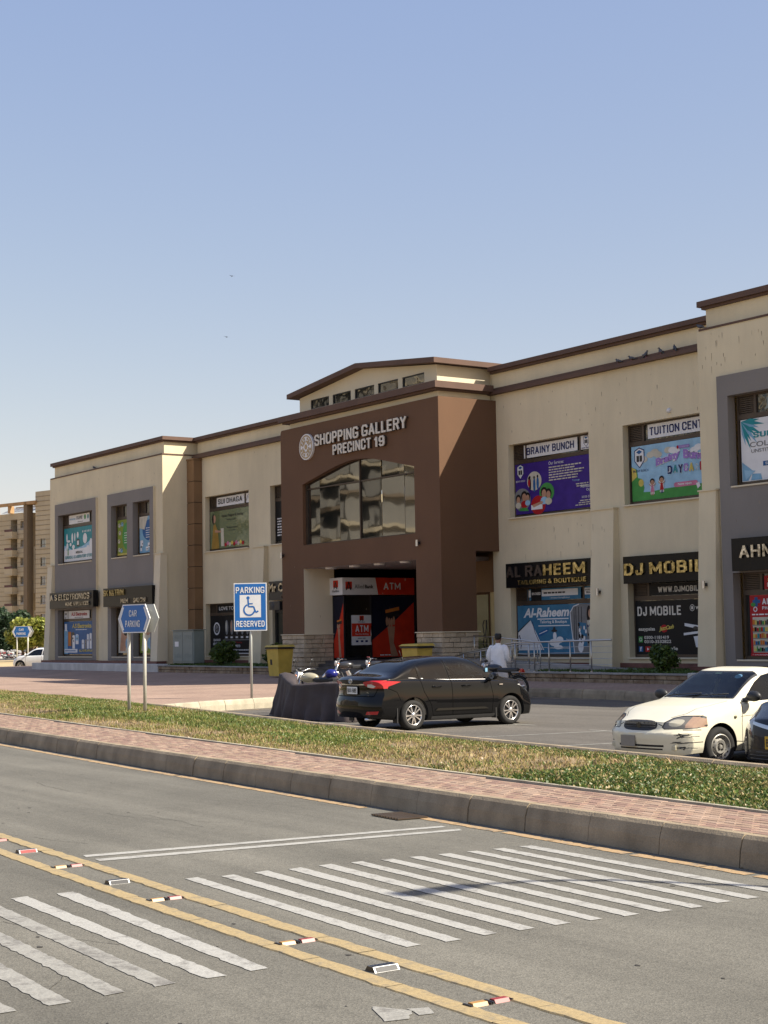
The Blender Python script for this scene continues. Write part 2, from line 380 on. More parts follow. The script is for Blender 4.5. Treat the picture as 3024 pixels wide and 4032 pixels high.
m_kerb = M('kerb_concrete', (.38, .30, .20), .9, var=.16, scale=3, bump=.5, bscale=50, fine=.1, streak=.22)
m_kerbc = M('cream_kerb_concrete', (.46, .41, .31), .9, var=.14, scale=3, bump=.5, bscale=40, fine=.1, streak=.2)
m_soil = M('dry_soil', (.25, .185, .10), .95, var=.25, scale=2.2, bump=.8, bscale=30, fine=.2, fscale=40)

def lerp(pts, x):
    pts = sorted(pts)
    if x <= pts[0][0]: a, b = pts[0], pts[1]
    elif x >= pts[-1][0]: a, b = pts[-2], pts[-1]
    else:
        for a, b in zip(pts[:-1], pts[1:]):
            if a[0] <= x <= b[0]: break
    return a[1] + (b[1] - a[1]) * (x - a[0]) / (b[0] - a[0])
KL = [(-140, 21), (-60, 13.25), (-27.8, 10.56), (-19, 9.86), (-8.26, 9.12), (12, 7.7)]       # road kerb, front line
FL = [(-140, 24.2), (-60, 15.3), (-33.2, 12.67), (-26.85, 12.0), (-16, 10.96), (-9.4, 10.41), (12, 8.5)]   # inner edge of the footpath
PLn = [(-60, 19.8), (-34.4, 16.6), (-22.89, 14.62), (-12.15, 13.50), (12, 10.9)]               # parking kerb, street side
Kf, Ff, Pf = (lambda x: lerp(KL, x)), (lambda x: lerp(FL, x)), (lambda x: lerp(PLn, x))
GE = [(-140, 33), (-60, 20.1), (-48.7, 18.55), (-39.2, 17.5), (-34.3, 16.7)]                      # grass / plaza
Gf = lambda x: lerp(GE, x) if x < -34.3 else Pf(x)

def sheet(name, poly, z, mt, th=None, kind='structure'):
    mb = MB()
    if th: mb.prism([(x, y, z - th) for x, y in poly], (0, 0, th))
    else: mb.add([(x, y, z) for x, y in poly], [tuple(range(len(poly)))])
    return tag(obj(name, mb, mt), kind=kind)
sheet('ground', [(-2500, -2500), (2500, -2500), (2500, 2500), (-2500, 2500)], -.19, m_sand)
road = [(-140, -16), (40, -16), (40, Kf(12) - 1.9)] + [(x, y + .05) for x, y in reversed(KL[:-1])]
sheet('road', [(-140, -16), (40, -16), (40, 5.8)] + [(x, Kf(x) + .05) for x in (12, -8.26, -19, -27.8, -60, -140)], 0, m_asph, .25)
sheet('car_park', [(x, Pf(x) + .02) for x in (12, -12.15, -22.89, -33.4)] + [(-34.4, 17.6), (-35.3, 21), (-36.4, 28.8), (30, 28.8), (30, 9)], 0.0, m_asph2, .25)
PZ = .25
def bricks(name, c1, c2, sx, sy, rot=0):
    mt, nt, N, L, b = newmat(name)
    tc = N.new('ShaderNodeTexCoord'); mp = N.new('ShaderNodeMapping'); mp.inputs['Rotation'].default_value = (0, 0, rot); L.new(tc.outputs['Object'], mp.inputs[0])
    br = N.new('ShaderNodeTexBrick'); br.inputs['Scale'].default_value = 1; br.inputs['Brick Width'].default_value = sx; br.inputs['Row Height'].default_value = sy; br.inputs['Mortar Size'].default_value = .006
    br.inputs['Color1'].default_value = (*c1, 1); br.inputs['Color2'].default_value = (*c2, 1); br.inputs['Mortar'].default_value = (*(Vector(c1) * .5), 1)
    L.new(mp.outputs[0], br.inputs['Vector'])
    nz = N.new('ShaderNodeTexNoise'); nz.inputs['Scale'].default_value = .5; nz.inputs['Detail'].default_value = 6; L.new(tc.outputs['Object'], nz.inputs['Vector'])
    mr = N.new('ShaderNodeMapRange'); mr.inputs[1].default_value = .3; mr.inputs[2].default_value = .7; mr.inputs[3].default_value = .82; mr.inputs[4].default_value = 1.12; L.new(nz.outputs['Fac'], mr.inputs[0])
    sc = N.new('ShaderNodeVectorMath'); sc.operation = 'SCALE'; L.new(br.outputs[0], sc.inputs[0]); L.new(mr.outputs[0], sc.inputs['Scale'])
    L.new(sc.outputs[0], b.inputs['Base Color']); b.inputs['Roughness'].default_value = .9
    return mt
m_plaza = bricks('plaza_brick_paving', (.34, .235, .175), (.30, .20, .15), .22, .11)
fk = [(-24.8, 25.0), (-28.3, 27.8), (-31.1, 28.55), (-37.2, 28.75)]
def plz(x, y):
    """the paving dips towards the middle of the plaza"""
    a = min(1, max(0, (-x - 41) / 12)); b = min(1, max(0, (31.4 - y) / 4.0)); return PZ + .075 * (1 - b) - .13 * a * a * (3 - 2 * a) * b * b * (3 - 2 * b)
mb = MB()
cols = [(-36.0, 17.6), (-36.75, 20.0), (-37.35, 22.0)]
XS = [-140, -120, -105, -95, -88, -84, -80, -76, -72, -68, -64, -60, -57, -54, -51, -48.7, -46, -44, -42, -40, -39.2]
NY = 26
for x in XS:
    y0 = Gf(x) - .1
    for j in range(NY + 1):
        y = y0 + (33.0 - y0) * (j / NY); mb.v.append((x, y, plz(x, y)))
for i in range(len(XS) - 1):
    for j in range(NY):
        a = i * (NY + 1) + j; mb.f.append((a, a + NY + 1, a + NY + 2, a + 1)); mb.mi.append(0)
struct('plaza', mb, m_plaza, True)
GZ = PZ
mb = MB(); e = [(-39.2, 17.5, .25), (-33.3, 16.4, .25), (-33.9, 17.64, .25), (-34.5, 18.87, .25), (-34.95, 20.74, .25), (-36.1, 28.7, .25)] + [(x + .05, y + .12, .24) for x, y in fk[2::-1]] + [(-16, 22.4, .24)]
q = [(-39.2, 31.3, plz(-39.2, 31.3)), (-16, 31.0, .33)]
mb.add([(-39.2, 17.5, .25), (-33.65, 16.5, .25), (-34.25, 17.64, .25), (-34.85, 18.87, .25), (-35.25, 20.74, .25), (-36.32, 28.7, .25), (-39.2, 28.7, .25)], [tuple(range(7))])
mb.add([(-39.2, 28.7, .25), (-36.32, 28.7, .25), (-31.05, 28.67, .24), (-28.25, 27.92, .24), (-24.75, 25.12, .24), (-16, 21, .24), (-16, 31.2, .33), (-39.2, 31.2, .326)], [(0, 1, 2, 7), (2, 3, 6, 7), (3, 4, 5, 6)])
mb.add([(-39.2, 31.2, .326), (-16, 31.2, .33), (-16, 34.2, .33), (-39.2, 34.2, .326)], [(0, 1, 2, 3)])
struct('pavement', mb, m_plaza)
sheet('back_pavement', [(-88, 32.9), (-39.2, 32.9), (-39.2, 34.2), (-77.5, 34.2), (-77.5, 54), (-88, 54)], .325, m_plaza, .3)
def kerbstones(par, pts, seg, w, z0, z1, mt, slope=.03, jit=.006, name='kerb_stone', side=1):
    """stones along the polyline; the face looks to the right-hand side of the walking direction when side=1"""
    acc = []; L_ = 0
    for a, b in zip(pts[:-1], pts[1:]): acc.append((L_, a, b)); L_ += math.dist(a, b)
    def at(s):
        for s0, a, b in reversed(acc):
            if s >= s0 - 1e-6:
                t = (s - s0) / math.dist(a, b); d = ((b[0] - a[0]) / math.dist(a, b), (b[1] - a[1]) / math.dist(a, b)); return Vector((a[0] + (b[0] - a[0]) * t, a[1] + (b[1] - a[1]) * t, 0)), Vector((*d, 0))
    n = max(1, int(L_ / seg)); seg = L_ / n
    for i in range(n):
        p, d = at(i * seg + .006); q, d2_ = at((i + 1) * seg - .006)
        j = random.uniform(-jit, jit); dz = random.uniform(-jit, jit) * .6
        mb = MB(); prof = [(0, z0), (slope * .35, z0 + (z1 - z0) * .55), (slope, z1 - .03), (slope + .03, z1), (w, z1), (w, z0)]
        def ring(p, d, u):
            nrm = Vector((-d.y, d.x, 0)) * side
            return [tuple(p + nrm * (o + j) + Vector((0, 0, z + dz))) for o, z in prof]
        a = ring(p, d, 0); b = ring(q, d2_, 0); k = len(prof)
        mb.add(a + b, [tuple(range(k)), tuple(range(2 * k - 1, k - 1, -1))] + [(t, k + t, k + (t + 1) % k, (t + 1) % k) for t in range(k)])
        obj(name, mb, mt, par)
kb = thing('road_kerb', None, None); tag(kb, kind='structure')
kerbstones(kb, [(x, Kf(x)) for x in (-46, -27.8, -19, -8.26, -2)], .935, .16, -.02, .25, m_kerb, .045, side=1)
kb2 = thing('parking_kerb', None, None); tag(kb2, kind='structure')
kerbstones(kb2, [(x, Pf(x)) for x in (-34.3, -22.89, -12.15, -6)], 1.0, .13, .0, .30, m_kerb, .0, side=1)
kb3 = thing('plaza_kerb', None, None); tag(kb3, kind='structure')
kerbstones(kb3, [(-36.2, 28.6), (-35.12, 20.74), (-34.7, 18.87), (-34.1, 17.6), (-33.5, 16.5)], .95, .2, -.02, .258, m_kerbc, .05, side=-1)
kb4 = thing('far_kerb', None, None); tag(kb4, kind='structure')
kerbstones(kb4, [(-36.0, 28.65), (-31.1, 28.5), (-28.3, 27.8), (-24.8, 25.0), (-20, 21.6)], .95, .18, -.02, .248, m_kerb, .05, side=1)

# footpath: 300 nearest pavers are objects, the rest one mesh
m_pav = [M('pink_paver', (.31, .21, .15), .9, var=.10, scale=6, bump=.4, bscale=60, fine=.1), M('dusty_pink_paver', (.35, .245, .18), .9, var=.10, scale=6, bump=.4, bscale=60, fine=.1), M('dark_pink_paver', (.27, .17, .13), .9, var=.10, scale=6, bump=.4, bscale=60, fine=.1)]
m_joint = M('sandy_joint', (.22, .155, .12), .95)
fp = sheet('footpath', [(x, Kf(x) + .1) for x in (-100, -60, -27.8, -19, -8.26, -2)] + [(x, Ff(x)) for x in (-2, -9.4, -16, -26.85, -33.2, -60, -100)], .236, m_joint)
ORG[fp.name] = (0, 0, 0)
cand = []
def pv(x, r, z=.248):
    # rows run along the kerb line
    w, h, g = .2, .1, .004
    d = Vector((1, (Kf(x + .5) - Kf(x - .5)), 0)).normalized(); nn = Vector((-d.y, d.x, 0))
    o = Vector((x, Kf(x), 0)) + nn * (.165 + r * h)
    return o, d, nn, w, h, g
def paver_mesh(mb, x, r, mi):
    o, d, nn, w, h, g = pv(x, r); z = .248 + random.uniform(-.002, .0025); zz_ = .225; c = .006
    def ring(i, z_): return [tuple(o + d * (g + i) + nn * (g + i) + Vector((0, 0, z_))), tuple(o + d * (w - g - i) + nn * (g + i) + Vector((0, 0, z_))), tuple(o + d * (w - g - i) + nn * (h - g - i) + Vector((0, 0, z_))), tuple(o + d * (g + i) + nn * (h - g - i) + Vector((0, 0, z_)))]
    v = ring(0, zz_) + ring(0, z - c) + ring(c, z)
    mb.add(v, [(8, 9, 10, 11)] + [(k + i, k + (i + 1) % 4, k + 4 + (i + 1) % 4, k + 4 + i) for k in (0, 4) for i in range(4)], mi)
x = -60.0
while x < -3:
    r = 0
    while True:
        xx = x + (.1 if r % 2 else 0); yy = Kf(xx) + .165 + (r + 1) * .1
        if yy > Ff(xx) - .01: break
        cand.append((xx, r)); r += 1
    x += .2
vis = sorted([c for c in cand if -14.5 < c[0] < -9.0 + (c[1] * .12)], key=lambda c: -c[0])[:300]
vs_ = set(vis); rest = MB()
for c in vis:
    mb = MB(); paver_mesh(mb, c[0], c[1], 0); obj('paver', mb, random.choice(m_pav), fp)
for c in cand:
    if c not in vs_: paver_mesh(rest, c[0], c[1], random.randrange(3))
tag(obj('pavers', rest, m_pav, fp), kind='stuff')
# edge strip between paving and grass
kb5 = thing('footpath_edging', None, None); tag(kb5, kind='structure')
mb = MB(); xs_ = [-60, -33.2, -26.85, -16, -9.4, -2]
for a, b in zip(xs_[:-1], xs_[1:]):
    mb.hexa([(a, Ff(a) - .01, .1), (b, Ff(b) - .01, .1), (b, Ff(b) + .05, .1), (a, Ff(a) + .05, .1), (a, Ff(a) - .01, .262), (b, Ff(b) - .01, .262), (b, Ff(b) + .05, .262), (a, Ff(a) + .05, .262)])
obj('edging_strip', mb, m_kerbc, kb5)

# grass verge: soil bed plus blades
def bed_z(x, y):
    a, b = Ff(x), Gf(x); t = min(1, max(0, (y - a) / (b - a)))
    return .245 + .05 * math.sin(PI * t) + .03 * noise.noise(Vector((x * .5, y * .9, 3)))
mb = MB(); nx, ny = 240, 14
for i in range(nx + 1):
    x = -75 + (75 - 2) * i / nx; a, b = Ff(x) + .03, Gf(x) + .03
    for j in range(ny + 1):
        y = a + (b - a) * j / ny; mb.v.append((x, y, bed_z(x, y) if 0 < j < ny else .235))
for i in range(nx):
    for j in range(ny): mb.f.append((i * (ny + 1) + j, (i + 1) * (ny + 1) + j, (i + 1) * (ny + 1) + j + 1, i * (ny + 1) + j + 1)); mb.mi.append(0)
struct('verge_soil', mb, m_soil, True)
def blades(name, N_, region, zf, hfun, kindf, mats, seed=1, wid=.0052):
    rng = np.random.default_rng(seed); V = []; Fc = []; MI = []; k = 0; n = 0
    while n < N_:
        x, y = region(rng)
        r = kindf(x, y, rng)
        if r is None: n += 1; continue
        mi, leafy = r; n += 1
        z = zf(x, y); h = hfun(x, y, rng, mi); an = rng.uniform(0, 2 * PI); w = wid * rng.uniform(.7, 1.5) * (2.6 if leafy else 1)
        le = h * rng.uniform(.15, .9) * (1.2 if leafy else .8); la = rng.uniform(0, 2 * PI)
        cx_, cy_ = math.cos(an) * w, math.sin(an) * w; lx, ly = math.cos(la) * le, math.sin(la) * le
        V += [(x - cx_, y - cy_, z - .01), (x + cx_, y + cy_, z - .01), (x + cx_ * .9 + lx * .4, y + cy_ * .9 + ly * .4, z + h * .6), (x - cx_ * .9 + lx * .4, y - cy_ * .9 + ly * .4, z + h * .6), (x + lx, y + ly, z + h)]
        Fc += [(k, k + 1, k + 2, k + 3), (k + 3, k + 2, k + 4)]; MI += [mi, mi]; k += 5
    mb = MB(); mb.v, mb.f, mb.mi = V, Fc, MI
    return tag(obj(name, mb, mats), kind='stuff')
def leafmat(name, c, tr=.3, v=.3):
    mt, nt, N, L, b = newmat(name)
    N.remove(b); d = N.new('ShaderNodeBsdfDiffuse'); t = N.new('ShaderNodeBsdfTranslucent'); g = N.new('ShaderNodeBsdfGlossy'); g.inputs['Roughness'].default_value = .45; g.inputs[0].default_value = (.5, .5, .5, 1)
    tc = N.new('ShaderNodeTexCoord'); nz = N.new('ShaderNodeTexNoise'); nz.inputs['Scale'].default_value = 1.7; nz.inputs['Detail'].default_value = 8; nz.inputs['Roughness'].default_value = .8
    L.new(tc.outputs['Object'], nz.inputs['Vector']); mx = N.new('ShaderNodeMix'); mx.data_type = 'RGBA'
    mx.inputs['A'].default_value = (*(Vector(c) * (1 - v)), 1); mx.inputs['B'].default_value = (*(Vector(c) * (1 + v)), 1)
    mr = N.new('ShaderNodeMapRange'); mr.inputs[1].default_value = .35; mr.inputs[2].default_value = .65; L.new(nz.outputs['Fac'], mr.inputs[0]); L.new(mr.outputs[0], mx.inputs['Factor'])
    L.new(mx.outputs['Result'], d.inputs[0]); L.new(mx.outputs['Result'], t.inputs[0])
    m1 = N.new('ShaderNodeMixShader'); m1.inputs[0].default_value = tr; L.new(d.outputs[0], m1.inputs[1]); L.new(t.outputs[0], m1.inputs[2])
    m2 = N.new('ShaderNodeMixShader'); m2.inputs[0].default_value = .06; L.new(m1.outputs[0], m2.inputs[1]); L.new(g.outputs[0], m2.inputs[2])
    L.new(m2.outputs[0], N['Material Output'].inputs[0]); return mt
g_mats = [leafmat('grass_green', (.095, .15, .03)), leafmat('grass_dry', (.34, .265, .12), .2), leafmat('clover_green', (.075, .125, .027)), leafmat('grass_yellow_green', (.215, .22, .06)), leafmat('seed_head_tan', (.30, .21, .12), .2)]
def greenness(x, y):
    a, b = Ff(x), Gf(x); t = (y - a) / (b - a)
    g = noise.noise(Vector((x * .28, y * .8, 0))) * .9 + noise.noise(Vector((x * 1.3, y * 2.2, 5))) * .6 + noise.noise(Vector((x * 4, y * 5, 9))) * .35
    if x > -13.5: g += .55
    elif x > -19: g += -.22 + (.5 if t > .75 else 0)
    elif x > -29: g += (.5 if t > .3 else -.3) - (.5 if t > .85 and x > -24 else 0)
    else: g += .35 if t > .3 else -.25
    return g, t
def kindf(x, y, rng):
    g, t = greenness(x, y); g += rng.normal() * .2
    if x > -17 and g > .15: return (2 if rng.random() < .65 else (3 if rng.random() < .5 else 1), rng.random() < .7)
    if x < -17 and g > .35: return (0 if rng.random() < .6 else 3, rng.random() < .15)
    if g > -.12: return (3 if rng.random() < .6 else 1, False)
    if g < -.22 and rng.random() < .8: return None
    if rng.random() < .2: return None
    return (1 if rng.random() < .75 else 4, rng.random() < .1)
def region(rng):
    while True:
        x = -8 - 52 * rng.random() ** 1.9; y = Ff(x) + (.04 + .03 * noise.noise(Vector((x * 3, 7, 0)))) + (Gf(x) - Ff(x) - .04) * rng.random()
        if x < -34.3 or y < Pf(x) - .005: return x, y
def hf(x, y, rng, mi):
    h = rng.uniform(.010, .048) * (1.0 if x > -20 else 1.15)
    if mi == 4 and rng.random() < .35: h *= 2.0
    if -34 < x < -22 and mi in (0, 3): h *= 1.35
    return h
blades('grass', 230000, region, bed_z, hf, kindf, g_mats)

# ------------------------------------------------------------------ road markings
def paint(name, c, wear=.5, wc=(.235, .22, .20), sc=5):
    mt, nt, N, L, b = newmat(name)
    tc = N.new('ShaderNodeTexCoord'); nz = N.new('ShaderNodeTexNoise'); nz.inputs['Scale'].default_value = sc; nz.inputs['Detail'].default_value = 9; nz.inputs['Roughness'].default_value = .75
    L.new(tc.outputs['Object'], nz.inputs['Vector']); mr = N.new('ShaderNodeMapRange'); mr.inputs[1].default_value = .28 + wear * .1; mr.inputs[2].default_value = .44 + wear * .1; L.new(nz.outputs['Fac'], mr.inputs[0])
    n2 = N.new('ShaderNodeTexNoise'); n2.inputs['Scale'].default_value = 60; n2.inputs['Detail'].default_value = 5; L.new(tc.outputs['Object'], n2.inputs['Vector'])
    m2 = N.new('ShaderNodeMapRange'); m2.inputs[1].default_value = .3; m2.inputs[2].default_value = .7; m2.inputs[3].default_value = .78; m2.inputs[4].default_value = 1.08; L.new(n2.outputs['Fac'], m2.inputs[0])
    mx = N.new('ShaderNodeMix'); mx.data_type = 'RGBA'; mx.inputs['A'].default_value = (*wc, 1); mx.inputs['B'].default_value = (*c, 1); L.new(mr.outputs[0], mx.inputs['Factor'])
    s = N.new('ShaderNodeVectorMath'); s.operation = 'SCALE'; L.new(mx.outputs['Result'], s.inputs[0]); L.new(m2.outputs[0], s.inputs['Scale']); L.new(s.outputs[0], b.inputs['Base Color']); b.inputs['Roughness'].default_value = .8
    bp = N.new('ShaderNodeBump'); bp.inputs['Strength'].default_value = .5; bp.inputs['Distance'].default_value = .01; L.new(nz.outputs['Fac'], bp.inputs['Height']); L.new(bp.outputs[0], b.inputs['Normal'])
    return mt
m_pw = paint('worn_white_marking', (.36, .35, .32), .35, (.15, .14, .125))
m_pw2 = paint('old_white_marking', (.29, .28, .25), .75, (.15, .14, .125))
m_py = paint('thick_yellow_marking', (.36, .27, .135), .62, (.24, .195, .125), 9)
m_py2 = paint('faded_yellow_marking', (.40, .27, .14), .6, (.15, .14, .125))
def stripe(mb, p0, p1, q1, q0, z=.004, jit=.006, step=.06, th=0):
    """quad strip p0-p1 (one edge) and q0-q1 (other edge) with ragged edges"""
    p0, p1, q0, q1 = map(Vector, (p0, p1, q0, q1)); n = max(2, int((p1 - p0).length / step)); o = len(mb.v)
    ph = random.uniform(0, 100)
    for i in range(n + 1):
        t = i / n; a, b = p0.lerp(p1, t), q0.lerp(q1, t); d = (b - a).normalized()
        ja = noise.noise(Vector((ph, t * n * .8, 0))) * jit * 1.8 + random.uniform(-jit, jit) * .35; jb = noise.noise(Vector((ph + 50, t * n * .8, 0))) * jit * 1.8 + random.uniform(-jit, jit) * .35
        a2, b2 = a + d * ja, b + d * jb
        mb.v += [(a2.x, a2.y, z), (b2.x, b2.y, z)]
        if th: mb.v += [(a2.x - d.x * .006, a2.y - d.y * .006, z - th), (b2.x + d.x * .006, b2.y + d.y * .006, z - th)]
    k = 4 if th else 2
    for i in range(n):
        a = o + i * k; mb.f.append((a, a + k, a + k + 1, a + 1)); mb.mi.append(0)
        if th:
            mb.f.append((a + 2, a + 2 + k, a + k, a)); mb.mi.append(0); mb.f.append((a + 1, a + 1 + k, a + 3 + k, a + 3)); mb.mi.append(0)
cr_r = [((-10.90, 5.62), (-10.90, 5.73), (-7.69, 5.51), (-7.68, 5.40)), ((-10.83, 5.89), (-10.84, 6.01), (-7.66, 5.79), (-7.66, 5.68)), ((-10.82, 6.18), (-10.84, 6.31), (-7.68, 6.08), (-7.67, 5.97)), ((-10.79, 6.47), (-10.81, 6.60), (-7.66, 6.36), (-7.66, 6.24)), ((-10.80, 6.75), (-10.81, 6.88), (-7.65, 6.64), (-7.65, 6.52)), ((-10.77, 7.04), (-10.77, 7.15), (-7.63, 6.89), (-7.63, 6.79)), ((-10.74, 7.31), (-10.72, 7.42), (-7.60, 7.18), (-7.60, 7.06)), ((-10.71, 7.57), (-10.69, 7.68), (-7.56, 7.44), (-7.57, 7.33)), ((-10.68, 7.84), (-10.66, 7.96), (-7.53, 7.70), (-7.54, 7.59)), ((-10.65, 8.12), (-10.63, 8.22), (-7.55, 7.98), (-7.57, 7.86)), ((-10.63, 8.38), (-10.61, 8.49), (-7.54, 8.24), (-7.55, 8.13)), ((-10.61, 8.65), (-10.59, 8.77), (-7.54, 8.55), (-7.55, 8.44))]
cr_l = [((-10.89, 4.58), (-10.89, 4.71), (-7.69, 4.48), (-7.69, 4.36)), ((-10.90, 4.24), (-10.92, 4.37), (-7.67, 4.20), (-7.68, 4.08)), ((-10.90, 3.95), (-10.90, 4.08), (-7.68, 3.90), (-7.67, 3.78)), ((-10.85, 3.64), (-10.85, 3.77), (-7.66, 3.60), (-7.65, 3.48)), ((-10.85, 3.34), (-10.85, 3.47), (-7.62, 3.29), (-7.62, 3.16)), ((-10.8, 3.03), (-10.8, 3.16), (-7.62, 2.99), (-7.62, 2.87))]
def flat3(q): return [(x, y, 0) for x, y in q]
for i, q in enumerate(cr_r):
    a, b, c, d = flat3(q); mb = MB(); stripe(mb, a, d, c, b, .004, .007); tag(obj('crosswalk_stripe', mb, m_pw), kind='structure')
for i, q in enumerate(cr_l):
    a, b, c, d = flat3(q); mb = MB(); stripe(mb, a, d, c, b, .004, .011 if i > 2 else .007); tag(obj('crosswalk_stripe', mb, m_pw2 if i > 1 else m_pw), kind='structure')
for a, b, c, d in (((-12.65, 5.56), (-12.21, 9.02), (-12.10, 8.99), (-12.52, 5.53)), ((-12.36, 5.54), (-11.91, 9.0), (-11.80, 8.95), (-12.22, 5.52))):
    mb = MB(); stripe(mb, (*a, 0), (*b, 0), (*c, 0), (*d, 0), .004, .005); tag(obj('stop_line', mb, m_pw), kind='structure')
mb = MB(); stripe(mb, (-6.6, 4.42, 0), (-6.3, 4.29, 0), (-6.27, 4.42, 0), (-6.4, 4.52, 0), .004, .01); stripe(mb, (-6.44, 4.53, 0), (-6.3, 4.49, 0), (-6.28, 4.58, 0), (-6.4, 4.62, 0), .004, .01); tag(obj('worn_marking', mb, m_pw2), kind='structure')
far = [(-60, 9.2), (-30, 6.62), (-14.71, 5.53), (-12.15, 5.38), (-10.24, 5.27), (-8.82, 5.19), (-7.46, 5.13), (-6.09, 5.09), (-3, 5.0)]
near = [(-60, 8.85), (-30, 6.28), (-14.71, 5.20), (-12.15, 5.02), (-10.24, 4.91), (-8.82, 4.84), (-7.46, 4.78), (-6.09, 4.74), (-3, 4.6)]
for ln in (far, near):
    mb = MB(); x = -45.0
    while x < -3.5:
        w = random.uniform(.45, 1.1) if x > -20 else 1.5; y0, y1 = lerp(ln, x), lerp(ln, x + w - .004)
        j = random.uniform(-.003, .003)
        stripe(mb, (x, y0 - .06 + j, 0), (x + w - .006, y1 - .06 + j, 0), (x + w - .006, y1 + .055 + j, 0), (x, y0 + .055 + j, 0), .008 + random.uniform(-.001, .001), .009, .09, th=.0075)
        x += w
    tag(obj('centre_line', mb, m_py), kind='structure')
mb = MB(); x = -45.0
while x < -3.5:
    w = random.uniform(.5, .9); g = .02 if random.random() < .7 else .08
    if not -13.5 < x + w / 2 < -12.75:
        yk = lambda t: Kf(t) - (.17 if t > -20 else .2)
        stripe(mb, (x, yk(x) - .06, 0), (x + w - g, yk(x + w) - .06, 0), (x + w - g, yk(x + w) + .05, 0), (x, yk(x) + .05, 0), .004, .012, .06)
    x += w
tag(obj('edge_line', mb, m_py2), kind='structure')
mb = MB()
for a, b in (((-22.35, 15.2), (-21.55, 19.6)), ((-19.6, 14.9), (-18.9, 19.3)), ((-25.2, 15.6), (-24.4, 19.9)), ((-28.2, 15.8), (-27.4, 20.2)), ((-31.2, 16.2), (-30.4, 20.4))):
    stripe(mb, (*a, 0), (*b, 0), (b[0] + .1, b[1], 0), (a[0] + .1, a[1], 0), .004, .006, .15)
    stripe(mb, (b[0] - .4, b[1], 0), (b[0] + .55, b[1] - .02, 0), (b[0] + .55, b[1] + .08, 0), (b[0] - .4, b[1] + .1, 0), .0045, .006, .15)
tag(obj('bay_line', mb, m_pw2), kind='structure')
mb = MB(); stripe(mb, (-34.2, 18.6, 0), (-34.8, 22, 0), (-34.9, 22, 0), (-34.3, 18.6, 0), .004, .006, .3); stripe(mb, (-36.0, 28.2, 0), (-31.0, 28.0, 0), (-31.0, 28.1, 0), (-36.0, 28.3, 0), .004, .006, .3)
tag(obj('edge_line', mb, m_py2), kind='structure')
# chips, oil spots and hairline cracks in the carriageway
mb = MB(); rgc = random.Random(77)
for k in range(90):
    x, y = rgc.uniform(-26, -4), rgc.uniform(2.5, 8.8); r = rgc.uniform(.008, .026); a0 = rgc.uniform(0, 6)
    mb.add([(x + r * rgc.uniform(.5, 1.4) * math.cos(a0 + i), y + r * rgc.uniform(.4, .9) * math.sin(a0 + i), .0028) for i in range(6)], [tuple(range(6))])
for k in range(7):
    x, y = rgc.uniform(-20, -7), rgc.uniform(3, 8.5); a0 = rgc.uniform(-.6, .6)
    for i in range(rgc.randint(8, 22)):
        a0 += rgc.uniform(-.5, .5); a1 = a0 * .5; x2, y2 = x + .09 * math.cos(a1), y + .09 * math.sin(a1); w = rgc.uniform(.0015, .0035)
        mb.add([(x, y - w, .0026), (x2, y2 - w, .0026), (x2, y2 + w, .0026), (x, y + w, .0026)], [(0, 1, 2, 3)]); x, y = x2, y2
tag(obj('road_chips_and_cracks', mb, M('dark_asphalt_chip', (.05, .045, .04), .9)), kind='stuff')
# debris and leaves in the gutter
mb = MB()
for i in range(260):
    x = random.uniform(-30, -8); y = Kf(x) - abs(random.gauss(0, .07)) - .01; r = random.uniform(.006, .02)
    mb.add([(x - r, y, .006), (x, y - r * .6, .008), (x + r, y, .012), (x, y + r * .6, .007)], [(0, 1, 2, 3)])
tag(obj('gutter_litter', mb, M('dry_leaf_litter', (.20, .14, .08), .9)), kind='stuff')
# drain
dg = thing('drain_grate', 'grey slotted drain grate in the gutter beside the stop line', 'drain', (-13.05, 9.12, 0))
mb = MB(); c = [(-13.36, 9.0), (-12.86, 8.96), (-12.82, 9.3), (-13.32, 9.34)]; mb.add([(*p, .006) for p in c], [(0, 1, 2, 3)]); obj('pit', mb, m_gap, dg)
mb = MB()
for t in [i / 9 for i in range(10)]:
    a = Vector((*c[0], 0)).lerp(Vector((*c[1], 0)), t); b = Vector((*c[3], 0)).lerp(Vector((*c[2], 0)), t); mb.hexa([(a.x - .012, a.y, .007), (a.x + .012, a.y, .007), (b.x + .012, b.y, .007), (b.x - .012, b.y, .007), (a.x - .012, a.y, .022), (a.x + .012, a.y, .022), (b.x + .012, b.y, .022), (b.x - .012, b.y, .022)])
obj('grate', mb, m_alu, dg)
